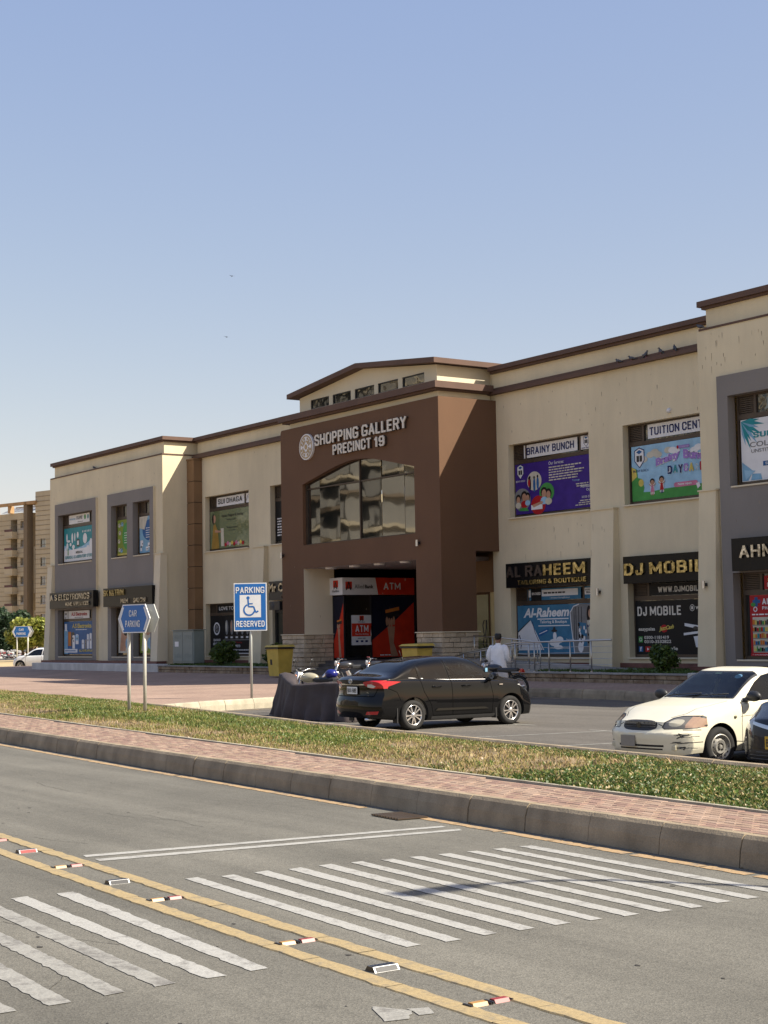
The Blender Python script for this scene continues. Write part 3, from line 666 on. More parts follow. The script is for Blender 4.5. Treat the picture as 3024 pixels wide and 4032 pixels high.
# studs between the centre lines
m_chr = P('chrome_stud', (.26, .26, .26), .35, 1.0); m_sred = P('red_reflector', (.26, .03, .025), .4); m_sor = P('amber_reflector', (.42, .22, .06), .4)
def centre(x): return (lerp(far, x) + lerp(near, x)) / 2
big = [(-13.17, 'left'), (-11.06, 'middle'), (-7.27, 'right'), ]
bl = {-13.17: 'chrome road stud with red insert, farthest in the centre line', -11.06: 'chrome road stud between the yellow lines level with the crosswalk start', -7.27: 'large chrome road stud with black slots, nearest in the centre line'}
for x, _ in big:
    y = centre(x); t = thing('road_stud', bl[x], 'road stud', (x, y, 0), .0, 'studs between the yellow centre lines')
    mb = MB(); L2 = .082
    prf = [(-.05, 0), (-.028, .028), (.028, .028), (.05, 0)]
    a = [(u, -L2, z) for u, z in prf]; b = [(u, L2, z) for u, z in prf]; mb.add(a + b, [(0, 1, 2, 3), (7, 6, 5, 4), (0, 4, 5, 1), (1, 5, 6, 2), (2, 6, 7, 3)])
    obj('housing', mb, m_chr, t, local=True)
    mb = MB()
    for k in range(6):
        v = -.085 + k * .03; mb.add([(.0545, v, .0015), (.0545, v + .018, .0015), (.0345, v + .018, .030), (.0345, v, .030)], [(0, 1, 2, 3)])
        if x < -7.5: continue
    obj('insert', MB().add([(.051, -.07, .003), (.051, .07, .003), (.0315, .07, .026), (.0315, -.07, .026)], [(0, 1, 2, 3)]), m_sred if x < -12 else m_k, t, local=True)
    mb2 = MB()
    for k in range(6): v = -.072 + k * .026; mb2.add([(-.02, v, .0290), (-.02, v + .013, .0290), (.02, v + .013, .0290), (.02, v, .0290)], [(0, 1, 2, 3)])
    mb2.add([(-.026, -L2 - .001, .026), (.026, -L2 - .001, .026), (.044, -L2 - .001, .005), (-.044, -L2 - .001, .005)], [(0, 1, 2, 3)]); obj('slots', mb2, m_k, t, local=True)
bars = [(-14.08, 'at the left picture edge'), (-12.10, 'before the stop line end'), (-10.14, 'level with the crosswalk middle'), (-8.22, 'second nearest'), (-6.29, 'nearest to the bottom edge')]
for i, (x, w) in enumerate(bars):
    for dy, mt, cn in ((-.075, m_sor, 'amber'), (.06, m_sred, 'red')):
        t = thing('reflector_stud', '%s strip reflector in centre line, %s' % (cn, w), 'reflector', (x, centre(x) + dy, 0), 0, 'strip reflectors between the yellow centre lines')
        mb = MB(); prf = [(-.03, 0), (-.018, .018), (.018, .018), (.03, 0)]; a = [(u, -.045, z) for u, z in prf]; b = [(u, .045, z) for u, z in prf]
        mb.add(a + b, [(0, 1, 2, 3), (7, 6, 5, 4), (0, 4, 5, 1), (1, 5, 6, 2), (2, 6, 7, 3)]); obj('strip', mb, mt, t, local=True)
        obj('base', MB().box(-.035, -.068, .004, .035, -.056, .014).box(-.035, .056, .004, .035, .062, .012), m_k, t, local=True)
# ================================================================== SHOPPING GALLERY
GAL = 1
B = thing('shopping_gallery', 'long two-storey beige shopping gallery with a chocolate-brown central portal', 'building', (-58, 36, 0))
def wallxz(mb, x0, x1, z0, z1, Y, holes=(), depth=.28, mi=0, rmi=None):
    rmi = mi if rmi is None else rmi
    xs = sorted({x0, x1, *[h[0] for h in holes], *[h[1] for h in holes]}); zs = sorted({z0, z1, *[h[2] for h in holes], *[h[3] for h in holes]})
    xs = [x for x in xs if x0 <= x <= x1]; zs = [z for z in zs if z0 <= z <= z1]
    for a, b in zip(xs[:-1], xs[1:]):
        for c, d in zip(zs[:-1], zs[1:]):
            mx, mz = (a + b) / 2, (c + d) / 2
            if any(h[0] < mx < h[1] and h[2] < mz < h[3] for h in holes): continue
            mb.quad((a, Y, c), (b, Y, c), (b, Y, d), (a, Y, d), mi)
    for h in holes:
        a, b, c, d = h[:4]; e = Y + (h[4] if len(h) > 4 else depth)
        mb.quad((a, Y, c), (a, Y, d), (a, e, d), (a, e, c), rmi); mb.quad((b, Y, c), (b, e, c), (b, e, d), (b, Y, d), rmi)
        mb.quad((a, Y, d), (b, Y, d), (b, e, d), (a, e, d), rmi); mb.quad((a, Y, c), (a, e, c), (b, e, c), (b, Y, c), rmi)
    return mb
DZ = (6.12, 8.9)      # upper window opening
SZ = (.87, 3.48)      # shop window opening
LBX0, LBX1, PX0, PX1, TX0, TX1 = -86.42, -71.93, -58.72, -47.19, -34.73, -20.24
YB, YW, YP = 36.0, 37.86, 35.09
blocks = [(LBX0, LBX1), (TX0, TX1)]
# windows: (x0, x1, louvre side, kind)
LW = [(-85.02, -80.3), (-77.85, -75.88), (-75.17, -73.19)]
RWb = [(-33.44, -28.7), (-26.3, -24.3), (-23.5, -21.6)]
# --- end blocks
for bi, (x0, x1) in enumerate(blocks):
    wins = LW if bi == 0 else RWb
    if bi == 0: panels = [(-85.45, -79.79), (-78.31, -72.76)]
    else: panels = [(-33.87, -28.2), (-26.8, -21.2)]
    mb = MB()
    hl = [(a - .0, b + .0, .66, 9.55, .0) for a, b in panels]
    wallxz(mb, x0, x1, .15, 11.12, YB, [(a, b, .67, 9.55, 0) for a, b in panels])
    mb.quad((x1, YB, .15), (x1, 45, .15), (x1, 45, 11.12), (x1, YB, 11.12)); mb.quad((x0, YB, .15), (x0, YB, 11.12), (x0, 60, 11.12), (x0, 60, .15))
    mb.quad((x0, YB, 11.12), (x1, YB, 11.12), (x1, 45, 11.12), (x0, 45, 11.12))
    obj('wall', mb, m_beige, B)
    # ledge cap
    mb = MB(); e = .03
    mb.box(x0 + .1, YB - e, 11.10, x1 + e, YB + .3, 11.165); mb.box(x1 - .3, YB + .3, 11.10, x1 + e, YW + (1 if bi else 0), 11.165)
    obj('ledge', mb, m_trim, B)
    # attic
    mb = MB(); mb.box(x0 + .22, YB + .2, 11.13, x1 - .2, 50, 11.88); obj('attic_wall', mb, m_beige, B)
    mb = MB(); mb.box(x0 + .02, YB, 11.87, x1 + .03, 50, 12.05); mb.box(x0 + .12, YB + .1, 11.79, x1 - .09, 49.9, 11.868); obj('cornice', mb, m_trim, B)
    # proud grey panels
    for a, b in panels:
        mb = MB(); hs = [(w0, w1, *DZ) for w0, w1 in wins if a < w0 < b] + [(w0 - .02, w1, *SZ) for w0, w1 in wins if a < w0 < b]
        wallxz(mb, a, b, .67, 9.55, YB - .12, hs, .32)
        mb.quad((b, YB - .12, .67), (b, YB, .67), (b, YB, 9.55), (b, YB - .12, 9.55), 1); mb.quad((a, YB - .12, .67), (a, YB - .12, 9.55), (a, YB, 9.55), (a, YB, .67))
        mb.quad((a, YB - .12, 9.55), (b, YB - .12, 9.55), (b, YB, 9.55), (a, YB, 9.55)); mb.quad((a, YB - .12, .67), (a, YB, .67), (b, YB, .67), (b, YB - .12, .67))
        obj('grey_panel', mb, [m_grey, m_beige], B)
    for xx in ((x0 - .0, x0 + .68), (x1 - .62, x1 + .06)) if bi == 0 else ((x0 + .02, x0 + .72), (x1 - .62, x1 + .06)):
        a, b = xx; mb = MB(); z0 = .64
        mb.hexa([(a - .04, YB - .42, z0), (b + .02, YB - .42, z0), (b + .02, YB + .2, z0), (a - .04, YB + .2, z0), (a, YB - .16, 6.05), (b, YB - .16, 6.05), (b, YB + .2, 6.05), (a, YB + .2, 6.05)])
        mb.box(a - .03, YB - .2, 6.05, b + .03, YB + .2, 6.10)
        obj('buttress', mb, m_beige2 if bi == 0 else m_beige, B)
    mb = MB(); mb.box(x0 - .3, YB - .45, .53, x1 + .1, YB + .1, .655); obj('plinth_tile_course', mb, m_red, B)
# --- recessed wings
LWw = [(-70.9, -66.42), (-64.38, -60.0)]
RWw = [(-46.5, -41.96), (-40.2, -35.7)]
for wi, (x0, x1, wins) in enumerate(((LBX1, PX0, LWw), (PX1 - .38, TX0, RWw))):
    mb = MB(); sh = [(-70.93, -66.45, *SZ), (-64.3, -60.3, .3, 3.4)] if wi == 0 else [(-46.56, -41.97, *SZ), (-40.17, -35.7, *SZ)]
    wallxz(mb, x0, x1, .15, 11.15, YW, [(a, b, *DZ) for a, b in wins] + sh, .28)
    obj('wall', mb, m_beige, B)
    mb = MB(); mb.box(x0, YW + .15, 11.1, x1, YW + .5, 11.86); obj('attic_wall', mb, m_beige, B)
    mb = MB(); mb.box(x0 + .03, YW - .2, 10.92, x1, YW + .2, 11.06); mb.box(x0 + .03, YW - .1, 11.06, x1, YW + .2, 11.17); obj('ledge', mb, m_trim, B)
    mb = MB(); mb.box(x0 + .03, YW - .1, 11.87, x1, YW + 12, 12.04); mb.box(x0 + .03, YW, 11.785, x1, YW + 11, 11.868); obj('cornice', mb, m_trim, B)
    a, b = ((-65.7, -64.62), (-41.66, -40.53))[wi]; mb = MB()
    mb.hexa([(a - .04, YW - .5, .5), (b, YW - .5, .5), (b, YW + .1, .5), (a - .04, YW + .1, .5), (a, YW - .22, 6.03), (b, YW - .22, 6.03), (b, YW + .1, 6.03), (a, YW + .1, 6.03)])
    mb.box(a - .03, YW - .26, 6.03, b + .03, YW + .1, 6.08)
    obj('buttress', mb, m_beige, B)
    mb = MB(); mb.box(x0 + .1, YW - .12, .45, x1, YW + .1, .68); obj('plinth_tile_course', mb, m_red, B)
# clad column in the left corner: eight panels with open joints
zz = [.75, 2.12, 3.22, 4.30, 5.39, 6.48, 7.56, 8.65, 9.73, 10.82]
mb = MB(); mb.box(-71.9, 37.42, .6, -71.2, YW, 10.82); obj('column', mb, m_gap, B)
for a, b in zip(zz[:-1], zz[1:]):
    mb = MB(); mb.box(-71.925, 37.38, a + .02, -71.17, YW - .01, b - .015); obj('cladding_panel', mb, m_tan, B)
mb = MB(); mb.box(-71.925, 37.34, 10.822, -71.14, YW - .01, 10.90); obj('cap', mb, m_tan, B)
# --- roof and back, so that no light leaks through
mb = MB(); mb.box(LBX0 + .5, YW + .5, 11.3, TX1 - .5, 59, 11.5); mb.quad((LBX0, 60, 0), (LBX0, 60, 11.5), (TX1, 60, 11.5), (TX1, 60, 0)); mb.quad((TX1, YB, 0), (TX1, 60, 0), (TX1, 60, 11.5), (TX1, YB, 11.5))
obj('roof', mb, m_conc, B)

# --- run-off and bird marks on the plaster: thin films a few mm proud of the wall
m_stn = M('brown_runoff_stain', (.30, .235, .16), .9, var=.2, scale=5); rgs = random.Random(31)
def stains(x0, x1, z0, z1, Y, n, L0=.08, L1=.5, par=None):
    mb = MB()
    for k in range(n):
        x, z, l, w = rgs.uniform(x0, x1), rgs.uniform(z0, z1), rgs.uniform(L0, L1), rgs.uniform(.008, .028); y = Y - .003 - k * .00005
        mb.add([(x - w * .4, y, z), (x + w * .5, y, z), (x + w * .6, y, z - l * .5), (x + w * .1, y, z - l), (x - w * .2, y, z - l * .7)], [(0, 1, 2, 3, 4)])
    tag(obj('stain_marks', mb, m_stn, par or B), kind='stuff')
stains(-34.6, -29.8, 9.9, 11.0, YB, 34, .05, .3); stains(-33.8, -29.8, 4.6, 5.9, YB - .12, 16, .05, .25); stains(-47, -34.9, 9.0, 10.8, YW, 26, .04, .2); stains(-46.5, -41.8, 4.5, 5.9, YW, 16, .04, .3); stains(-41.6, -40.6, 3.4, 5.6, YW - .36, 5, .1, .3)
stains(-86.2, -72.2, 9.7, 10.9, YB, 24, .03, .15); stains(-71, -59, 9, 10.7, YW, 14, .03, .15); stains(-58.5, -47.4, 2.2, 5.3, YP, 10, .03, .15)
# --- portal
mb = MB(); arch = [(-56.95, 8.2), (-56.2, 8.36), (-55.49, 8.51), (-54.8, 8.65), (-54.21, 8.76), (-53.5, 8.85), (-52.88, 8.88), (-52.2, 8.85), (-51.5, 8.75), (-50.92, 8.64), (-50.2, 8.49), (-49.5, 8.34), (-48.81, 8.2)]
AX0, AX1 = -56.95, -48.81
OX0, OX1, OZ = -56.94, -48.8, 4.63
rr_ = .14
def F(a, b, c, d): mb.quad((a, YP, c), (b, YP, c), (b, YP, d), (a, YP, d))
F(PX0, OX0, 1.87, OZ); F(OX1, PX1, 1.87, OZ); F(PX0, PX1, OZ, 5.62); F(PX0, AX0, 5.62, 8.2); F(AX1, PX1, 5.62, 8.2)
F(PX0 + rr_, AX0, 8.2, 10.7); F(AX1, PX1, 8.2, 10.7)
mb.add([(PX0, YP, 8.2), (PX0 + rr_, YP, 8.2), (PX0 + rr_, YP, 10.7), (PX0 + .04, YP, 10.66), (PX0, YP, 10.56)], [(0, 1, 2, 3, 4)])
for (a, za), (b, zb) in zip(arch[:-1], arch[1:]):
    mb.quad((a, YP, za), (b, YP, zb), (b, YP, 10.7), (a, YP, 10.7)); mb.quad((a, YP, za), (a, YP + .3, za), (b, YP + .3, zb), (b, YP, zb))
mb.quad((AX0, YP, 5.62), (AX0, YP, 8.2), (AX0, YP + .3, 8.2), (AX0, YP + .3, 5.62)); mb.quad((AX1, YP, 5.62), (AX1, YP + .3, 5.62), (AX1, YP + .3, 8.2), (AX1, YP, 8.2))
mb.quad((AX0, YP, 5.62), (AX0, YP + .3, 5.62), (AX1, YP + .3, 5.62), (AX1, YP, 5.62))
mb.quad((PX1, YP, 4.9), (PX1, YW + .3, 4.9), (PX1, YW + .3, 10.7), (PX1, YP, 10.7)); mb.quad((PX1, YP, 1.87), (PX1, 36.72, 1.87), (PX1, 36.72, 4.9), (PX1, YP, 4.9))
mb.quad((PX1, YP, 4.9), (OX1, YP, 4.9), (OX1, YW, 4.9), (PX1, YW + .3, 4.9))
mb.quad((PX0, YP, 1.87), (PX0, YP, 10.56), (PX0, YW, 10.56), (PX0, YW, 1.87)); mb.quad((PX0, YP, 10.7), (PX1, YP, 10.7), (PX1, YW + .3, 10.7), (PX0, YW + .3, 10.7))
mb.quad((OX1, YP, 1.87), (OX1, YP, OZ), (OX1, 36.72, OZ), (OX1, 36.72, 1.87)); mb.quad((OX1, 36.72, 1.87), (OX1, 36.72, 4.9), (PX1, 36.72, 4.9), (PX1, 36.72, 1.87))
obj('portal_wall', mb, m_brown, B)
# vestibule inside the portal
mb = MB(); mb.quad((OX0, YP, 1.87), (OX0, 36.6, 1.87), (OX0, 36.6, OZ), (OX0, YP, OZ)); obj('jamb_wall', mb, m_beige2, B)
mb = MB(); mb.quad((-58.6, 36.6, .2), (-56.94, 36.6, .2), (-56.94, 36.6, 4.7), (-58.6, 36.6, 4.7)); mb.quad((-56.94, 36.6, 4.2), (-56.94, 41.5, 4.2), (-56.94, 41.5, 4.7), (-56.94, 36.6, 4.7))
mb.quad((-56.94, 41.5, .2), (-46, 41.5, .2), (-46, 41.5, 5.1), (-56.94, 41.5, 5.1)); mb.quad((-56.94, 36.6, .2), (-56.94, 41.5, .2), (-56.94, 41.5, 4.7), (-56.94, 36.6, 4.7))
obj('hall_wall', mb, m_brown, B)
mb = MB(); mb.box(OX0, YP + .02, OZ, OX1, 41.6, OZ + .15); obj('ceiling', mb, P('lilac_white_ceiling', (.42, .37, .36), .7), B)
for x, y in ((-55.6, 35.6), (-53.8, 35.6), (-52.0, 35.6), (-50.2, 35.6)):
    mb = MB(); mb.lathe([(0, 0), (.22, 0), (.24, .05), (.24, .07)], (x, y, OZ - .07), (0, 0, 1), 20); obj('ceiling_light', mb, m_w, B, True, autos=40)
# recess beside the right pillar with the glass door
mb = MB(); mb.box(-50.6, 38.6, 3.39, -47.3, 38.8, 5.1); obj('lintel', mb, m_tan, B)
mb = MB(); mb.quad((-48.94, 38.75, .7), (-47.3, 38.75, .7), (-47.3, 38.75, 3.39), (-48.94, 38.75, 3.39)); obj('hall_wall', mb, P('painted_light_hall_wall', (.68, .55, .27), .7), B)  # pale yellow colour stands in for bright light on this wall strip
dr = obj('door', MB().box(-50.2, 38.66, .74, -48.96, 38.7, 3.3), P('tinted_door_glass', (.20, .19, .09), .08), B)
obj('handle', MB().tube([(-49.15, 38.6, 1.2), (-49.2, 38.56, 1.35), (-49.12, 38.56, 1.7), (-49.2, 38.56, 2.1), (-49.15, 38.6, 2.3)], .02).tube([(-49.02, 38.6, 1.2), (-48.97, 38.56, 1.35), (-49.04, 38.56, 1.7), (-48.97, 38.56, 2.1), (-49.02, 38.6, 2.3)], .02), m_k, dr, True)
# floor and steps
for i, (y, z) in enumerate(((35.0, .30), (35.36, .45), (35.72, .60), (36.08, .74))):
    mb = MB(); mb.box(OX0 + .02, y, .1, OX1 - .02, 41.4 if i == 3 else y + .36, z - .03); mb.box(OX0 + .02, y - .03, z - .03, OX1 - .02, 41.4 if i == 3 else y + .36, z, 0)
    obj('step', mb, P('grey_granite_step', (.13, .12, .115), .55, var=.15), B)
obj('hall_floor', MB().box(OX1 - .02, 36.73, .1, -47.0, 41.4, .735), m_conc, B)
# split-face stone bases of both pillars
def stone_face(p0, p1, z0, z1, rows, wmean, nrm):
    p0, p1 = Vector(p0), Vector(p1); L_ = (p1 - p0).length; d = (p1 - p0) / L_; nrm = Vector(nrm); hgt = (z1 - z0) / rows
    for r in range(rows):
        x = -wmean * random.random() * .7 if r % 2 else 0; x = 0; first = True
        while x < L_ - .02:
            w = wmean * random.uniform(.7, 1.3) * (.55 if first and r % 2 else 1); first = False
            e = min(L_, x + w)
            if L_ - e < .18: e = L_
            k = random.uniform(.025, .06); g = .008
            a, b, c, q = p0 + d * (x + g), p0 + d * (e - g), z0 + r * hgt + g, z0 + (r + 1) * hgt - g
            v = []; i = .018
            for nn, ii in ((-.02, 0), (k - .02, 0), (k, i)):
                for u, w_ in ((a + d * ii, c + ii), (b - d * ii, c + ii), (b - d * ii, q - ii), (a + d * ii, q - ii)):
                    t = u + nrm * (nn + (random.uniform(-.008, .008) if ii else 0)); v.append((t.x, t.y, w_))
            f = [(8, 9, 10, 11)]
            for k0 in (0, 4):
                for j in range(4): f.append((k0 + j, k0 + (j + 1) % 4, k0 + 4 + (j + 1) % 4, k0 + 4 + j))
            yield MB().add(v, f)
            x = e
def stonework(par, mt, *fa):
    for q in stone_face(*fa): obj('stone_block', q, mt, par)
mb = MB(); mb.box(PX0 + .03, YP + .03, .1, OX0 - .03, 36.55, 1.84); mb.box(OX1 + .03, YP + .03, .1, PX1 - .03, 36.7, 1.84); obj('pillar_base', mb, m_conc, B)
stonework(B, m_stone, (PX0, YP - .01, 0), (OX0 + .04, YP - .01, 0), .12, 1.84, 9, .5, (0, -1, 0))
stonework(B, m_stone, (OX0 + .02, YP, 0), (OX0 + .02, 36.5, 0), .12, 1.84, 9, .5, (1, 0, 0))
stonework(B, m_stone, (OX1, YP - .01, 0), (PX1 + .05, YP - .01, 0), .12, 1.84, 9, .5, (0, -1, 0))
stonework(B, m_stone, (PX1 + .02, YP, 0), (PX1 + .02, 36.74, 0), .12, 1.84, 9, .5, (1, 0, 0))
mb = MB(); mb.box(PX0 - .03, YP - .1, 1.84, OX0 + .1, 36.6, 1.872); mb.box(OX1 - .03, YP - .1, 1.84, PX1 + .12, 36.8, 1.872); obj('stone_cap', mb, m_beige2, B)
# arch window: seven panes in two rows set at slightly different angles
aw = obj('arch_window', MB().box(-52.87, YP + .17, 5.64, -52.81, YP + .27, 8.87).box(AX0, YP + .19, 7.97, -52.87, YP + .26, 8.02).box(-52.81, YP + .19, 7.97, AX1, YP + .26, 8.02).box(AX0, YP + .15, 5.62, AX1, YP + .28, 5.67).box(AX0, YP + .15, 5.67, AX0 + .06, YP + .28, 8.2).box(AX1 - .06, YP + .15, 5.67, AX1, YP + .28, 8.2), m_alu, B)
def az(x):
    for (a, za), (b, zb) in zip(arch[:-1], arch[1:]):
        if a <= x <= b: return za + (zb - za) * (x - a) / (b - a)
    return 8.2
xs = [AX0, -55.93, -54.38, -52.9, -52.78, -51.33, -49.77, AX1]
for i, (a, b) in enumerate(zip(xs[:-1], xs[1:])):
    if i == 3: continue
    sgn = .012 if i < 3 else -.012
    for c, d in ((5.67, 7.95), (8.03, None)):
        ty, tz = random.uniform(-.008, .008), random.uniform(-.008, .008); y = YP + .22
        pts = [(a + .01, c), (b - .01, c)]
        if d: pts += [(b - .01, d), (a + .01, d)]
        else:
            n = 4; pts += [(b - .01 + (a - b + .02) * k / n, az(b - .01 + (a - b + .02) * k / n)) for k in range(n + 1)]
        mb = MB(); mb.add([(x, y + (x - (a + b) / 2) * (ty + sgn) + (z - 7) * tz, z) for x, z in pts], [tuple(range(len(pts)))]); obj('pane', mb, m_glassm, aw)
# cornice, clerestory and gable above the portal
mb = MB(); cx0, cx1 = -58.62, -47.1
mb.box(cx0, 34.9, 11.02, cx1, 37.7, 11.27); mb.box(cx0 + .12, 35.05, 10.95, cx1 - .12, 37.6, 11.02)
obj('cornice', mb, m_trim, B)
mb = MB(); mb.box(cx0 + .35, 35.3, 10.7, cx1 - .35, 37.8, 10.95); obj('frieze_wall', mb, m_beige2, B)
CX0, CX1, CY = -57.95, -47.94, 35.62
cw = [(-57.05, -55.6), (-55.31, -53.92), (-53.63, -52.2), (-51.93, -50.52), (-50.23, -48.76)]
mb = MB(); wallxz(mb, CX0, CX1, 11.27, 12.05, CY, [(a, b, 11.47, 11.87) for a, b in cw], .12)
mb.add([(CX0, CY, 12.05), (CX1, CY, 12.05), (-52.95, CY, 12.62)], [(0, 1, 2)]); mb.quad((CX1, CY, 11.27), (CX1, 38.2, 11.27), (CX1, 38.2, 12.05), (CX1, CY, 12.05)); mb.quad((CX0, CY, 11.27), (CX0, CY, 12.05), (CX0, 42, 12.05), (CX0, 42, 11.27))
mb.quad((CX1, 38.2, 11.27), (CX1 + .9, 38.2, 11.27), (CX1 + .9, 38.2, 12.05), (CX1, 38.2, 12.05))
obj('clerestory_wall', mb, m_beige2, B)
for a, b in cw:
    w = obj('window', MB().box(a, CY + .02, 11.47, b, CY + .08, 11.50).box(a, CY + .02, 11.84, b, CY + .08, 11.87).box(a, CY + .02, 11.5, a + .04, CY + .08, 11.84).box(b - .04, CY + .02, 11.5, b, CY + .08, 11.84), m_k, B)
    obj('pane', MB().quad((a + .04, CY + .06, 11.5), (b - .04, CY + .06, 11.5), (b - .04, CY + .068, 11.84), (a + .04, CY + .068, 11.84)), m_glassd, w)
mb = MB(); gx0, gx1, gm = -58.35, -47.55, -52.95; y0, y1 = 35.2, 43
pr = [(gx0, 12.25), (gm, 12.82), (gx1, 12.25), (gx1, 12.05), (gm, 12.62), (gx0, 12.05)]
mb.prism([(x, y0, z) for x, z in pr[:2] + pr[4:]], (0, y1 - y0, 0)); mb.prism([(x, y0, z) for x, z in pr[1:5]], (0, y1 - y0, 0)); obj('gable_roof', mb, m_trim, B)

# --- window units
def window(x0, x1, z0, z1, Y, lo=True, tr=None, top=None, pane=None, sill=True, par=None):
    """frame with a louvre in the top left corner; top = list of fixed lights; returns the frame"""
    par = par or B; y = Y; t = .06; mb = MB()
    zt = tr or (z0 + (z1 - z0) * .73)
    bars = [(x0, z0, x1, z0 + .1), (x0, z1 - .06, x1, z1), (x0, z0 + .1, x0 + t, z1 - .06), (x1 - t, z0 + .1, x1, z1 - .06), (x0 + t, zt, x1 - t, zt + .14)]
    xl = x0 + .68 if lo else x0 + t
    if lo: bars.append((xl, zt + .14, xl + .09, z1 - .06))
    if x1 - x0 > 3.4: bars.append((x1 - .78, zt + .14, x1 - .68, z1 - .06))
    for a, b, c, d in bars: mb.box(a, y - .02, b, c, y + .07, d)
    w = obj('window', mb, m_alu, par)
    pm = pane or m_glassd
    obj('pane', MB().quad((x0 + t, y + .03, z0 + .1), (x1 - t, y + .03, z0 + .1), (x1 - t, y + .034, zt), (x0 + t, y + .034, zt)), pm, w)
    obj('pane', MB().quad((xl, y + .03, zt + .14), (x1 - t, y + .03, zt + .14), (x1 - t, y + .034, z1 - .06), (xl, y + .034, z1 - .06)), pm, w)
    if lo:
        lv = MB(); n = 9; h = (z1 - .06 - zt - .14) / n
        for k in range(n):
            zz_ = zt + .14 + k * h; lv.hexa([(x0 + t, y + .0, zz_), (xl, y + .0, zz_), (xl, y + .05, zz_ + h * .5), (x0 + t, y + .05, zz_ + h * .5), (x0 + t, y + .0, zz_ + h * .55), (xl, y + .0, zz_ + h * .55), (xl, y + .05, zz_ + h * 1.05), (x0 + t, y + .05, zz_ + h * 1.05)])
        obj('louvre', lv, m_alu, w)
    if sill: obj('sill', MB().box(x0 - .04, Y - .36, z0 - .05, x1 + .02, Y - .02, z0 - .002), m_beige2, w)
    return w
WU = {}
for i, (a, b) in enumerate(LW): WU['L%d' % i] = window(a + .14, b - .02, *DZ, YB + .2, lo=(i != 2) or True)
for i, (a, b) in enumerate(LW): WU['l%d' % i] = window(a + .14, b - .02, *SZ, YB + .2, lo=False, tr=2.85)
for i, (a, b) in enumerate(RWb): window(a + .1, b - .02, *DZ, YB + .2)
for i, (a, b) in enumerate(RWb): window(a + .1, b - .02, *SZ, YB + .2, tr=2.8)
for a, b in LWw: window(a + .02, b - .02, *DZ, YW + .27)
window(-70.91, -66.47, *SZ, YW + .27, tr=2.88)
for a, b in RWw: window(a + .02, b - .02, *DZ, YW + .27)
window(-46.54, -41.99, *SZ, YW + .27, tr=2.81); window(-40.15, -35.7, *SZ, YW + .27, tr=2.81)
d2 = obj('door', MB().box(-64.28, YW + .2, .3, -60.4, YW + .24, 3.35), m_glassd, B)
obj('door_frame', MB().box(-64.3, YW + .14, .3, -64.18, YW + .2, 3.4).box(-64.18, YW + .14, 2.9, -60.4, YW + .2, 3.02).box(-63.0, YW + .14, .3, -62.9, YW + .2, 2.9), m_k, d2)
# ================================================================== SHOP SIGNS, POSTERS, FITTINGS
X_, Z_ = (1, 0, 0), (0, 0, 1)
def sboard(name, label, x0, x1, z0, z1, Y, dep, lines, mt=None):
    """black box sign with raised metal letters; lines: (text, x0, x1, z0, z1, letter material, bold)"""
    t = thing(name, label, 'sign', ((x0 + x1) / 2, Y, z0))
    obj('board', MB().box(x0, Y - dep, z0, x1, Y, z1), mt or m_black, t)
    for tx, a, b, c, d, lm, bo in lines:
        pl = PL((0, Y - dep, 0), X_, Z_); mb = MB(); pl.text(tx, a, c, b, d, lm, n=.035, bold=bo, ext=.03, into=mb, space=1.05)
        obj('lettering', mb, lm, t)
    return t
sboard('shop_sign', 'black A.S ELECTRONICS HOME APPLIANCES sign board on the left grey panel', -85.5, -79.5, 3.57, 4.47, YB - .12, .3, [('A.S ELECTRONICS', -85.3, -79.85, 4.02, 4.36, m_silver, .03), ('HOME APPLIANCES', -83.1, -79.95, 3.68, 3.90, m_silver, .03)])
sboard('shop_sign', 'black SKIN & TRIM salon sign board with missing letters behind the car parking sign', -78.2, -72.35, 3.51, 4.49, YB - .12, .3, [('SK N&TRIM', -78.05, -75.55, 4.07, 4.40, m_gold, .03), ('MEN     SALON', -75.9, -73.0, 3.66, 3.90, m_silver, .02)])
sboard('shop_sign', 'dark Mr CE... sign board cut off by the brown portal', -64.2, -60.2, 3.48, 4.36, YW, .25, [('Mr CELEBRITY', -64.1, -60.3, 3.86, 4.26, m_silver, .03), ('JUNIOR SALON', -63.0, -60.4, 3.56, 3.72, m_dull, .02)], m_k)
sboard('shop_sign', 'black AL RAHEEM TAILORING & BOUTIQUE sign board', -46.45, -41.66, 3.46, 4.37, YW, .3, [('AL RA', -46.38, -44.28, 3.84, 4.26, m_dull, .05), ('HEEM', -44.22, -41.92, 3.84, 4.26, m_gold, .05), ('TAILORING', -45.7, -44.05, 3.55, 3.72, m_gold, .04), ('& BOUTIQUE', -43.95, -41.9, 3.55, 3.72, m_gold, .04)])
sboard('shop_sign', 'black DJ MOBILE sign board with wide-set gold letters', -40.05, -35.1, 3.39, 4.32, YW, .3, [('DJ MOBILE', -39.95, -35.75, 3.66, 4.08, m_gold, .05)])
sboard('shop_sign', 'black AHMED sign board with silver letters at the right edge', -33.2, -28.6, 3.52, 4.5, YB - .12, .3, [('AHMED', -32.85, -30.6, 3.89, 4.28, m_silver, .03)])
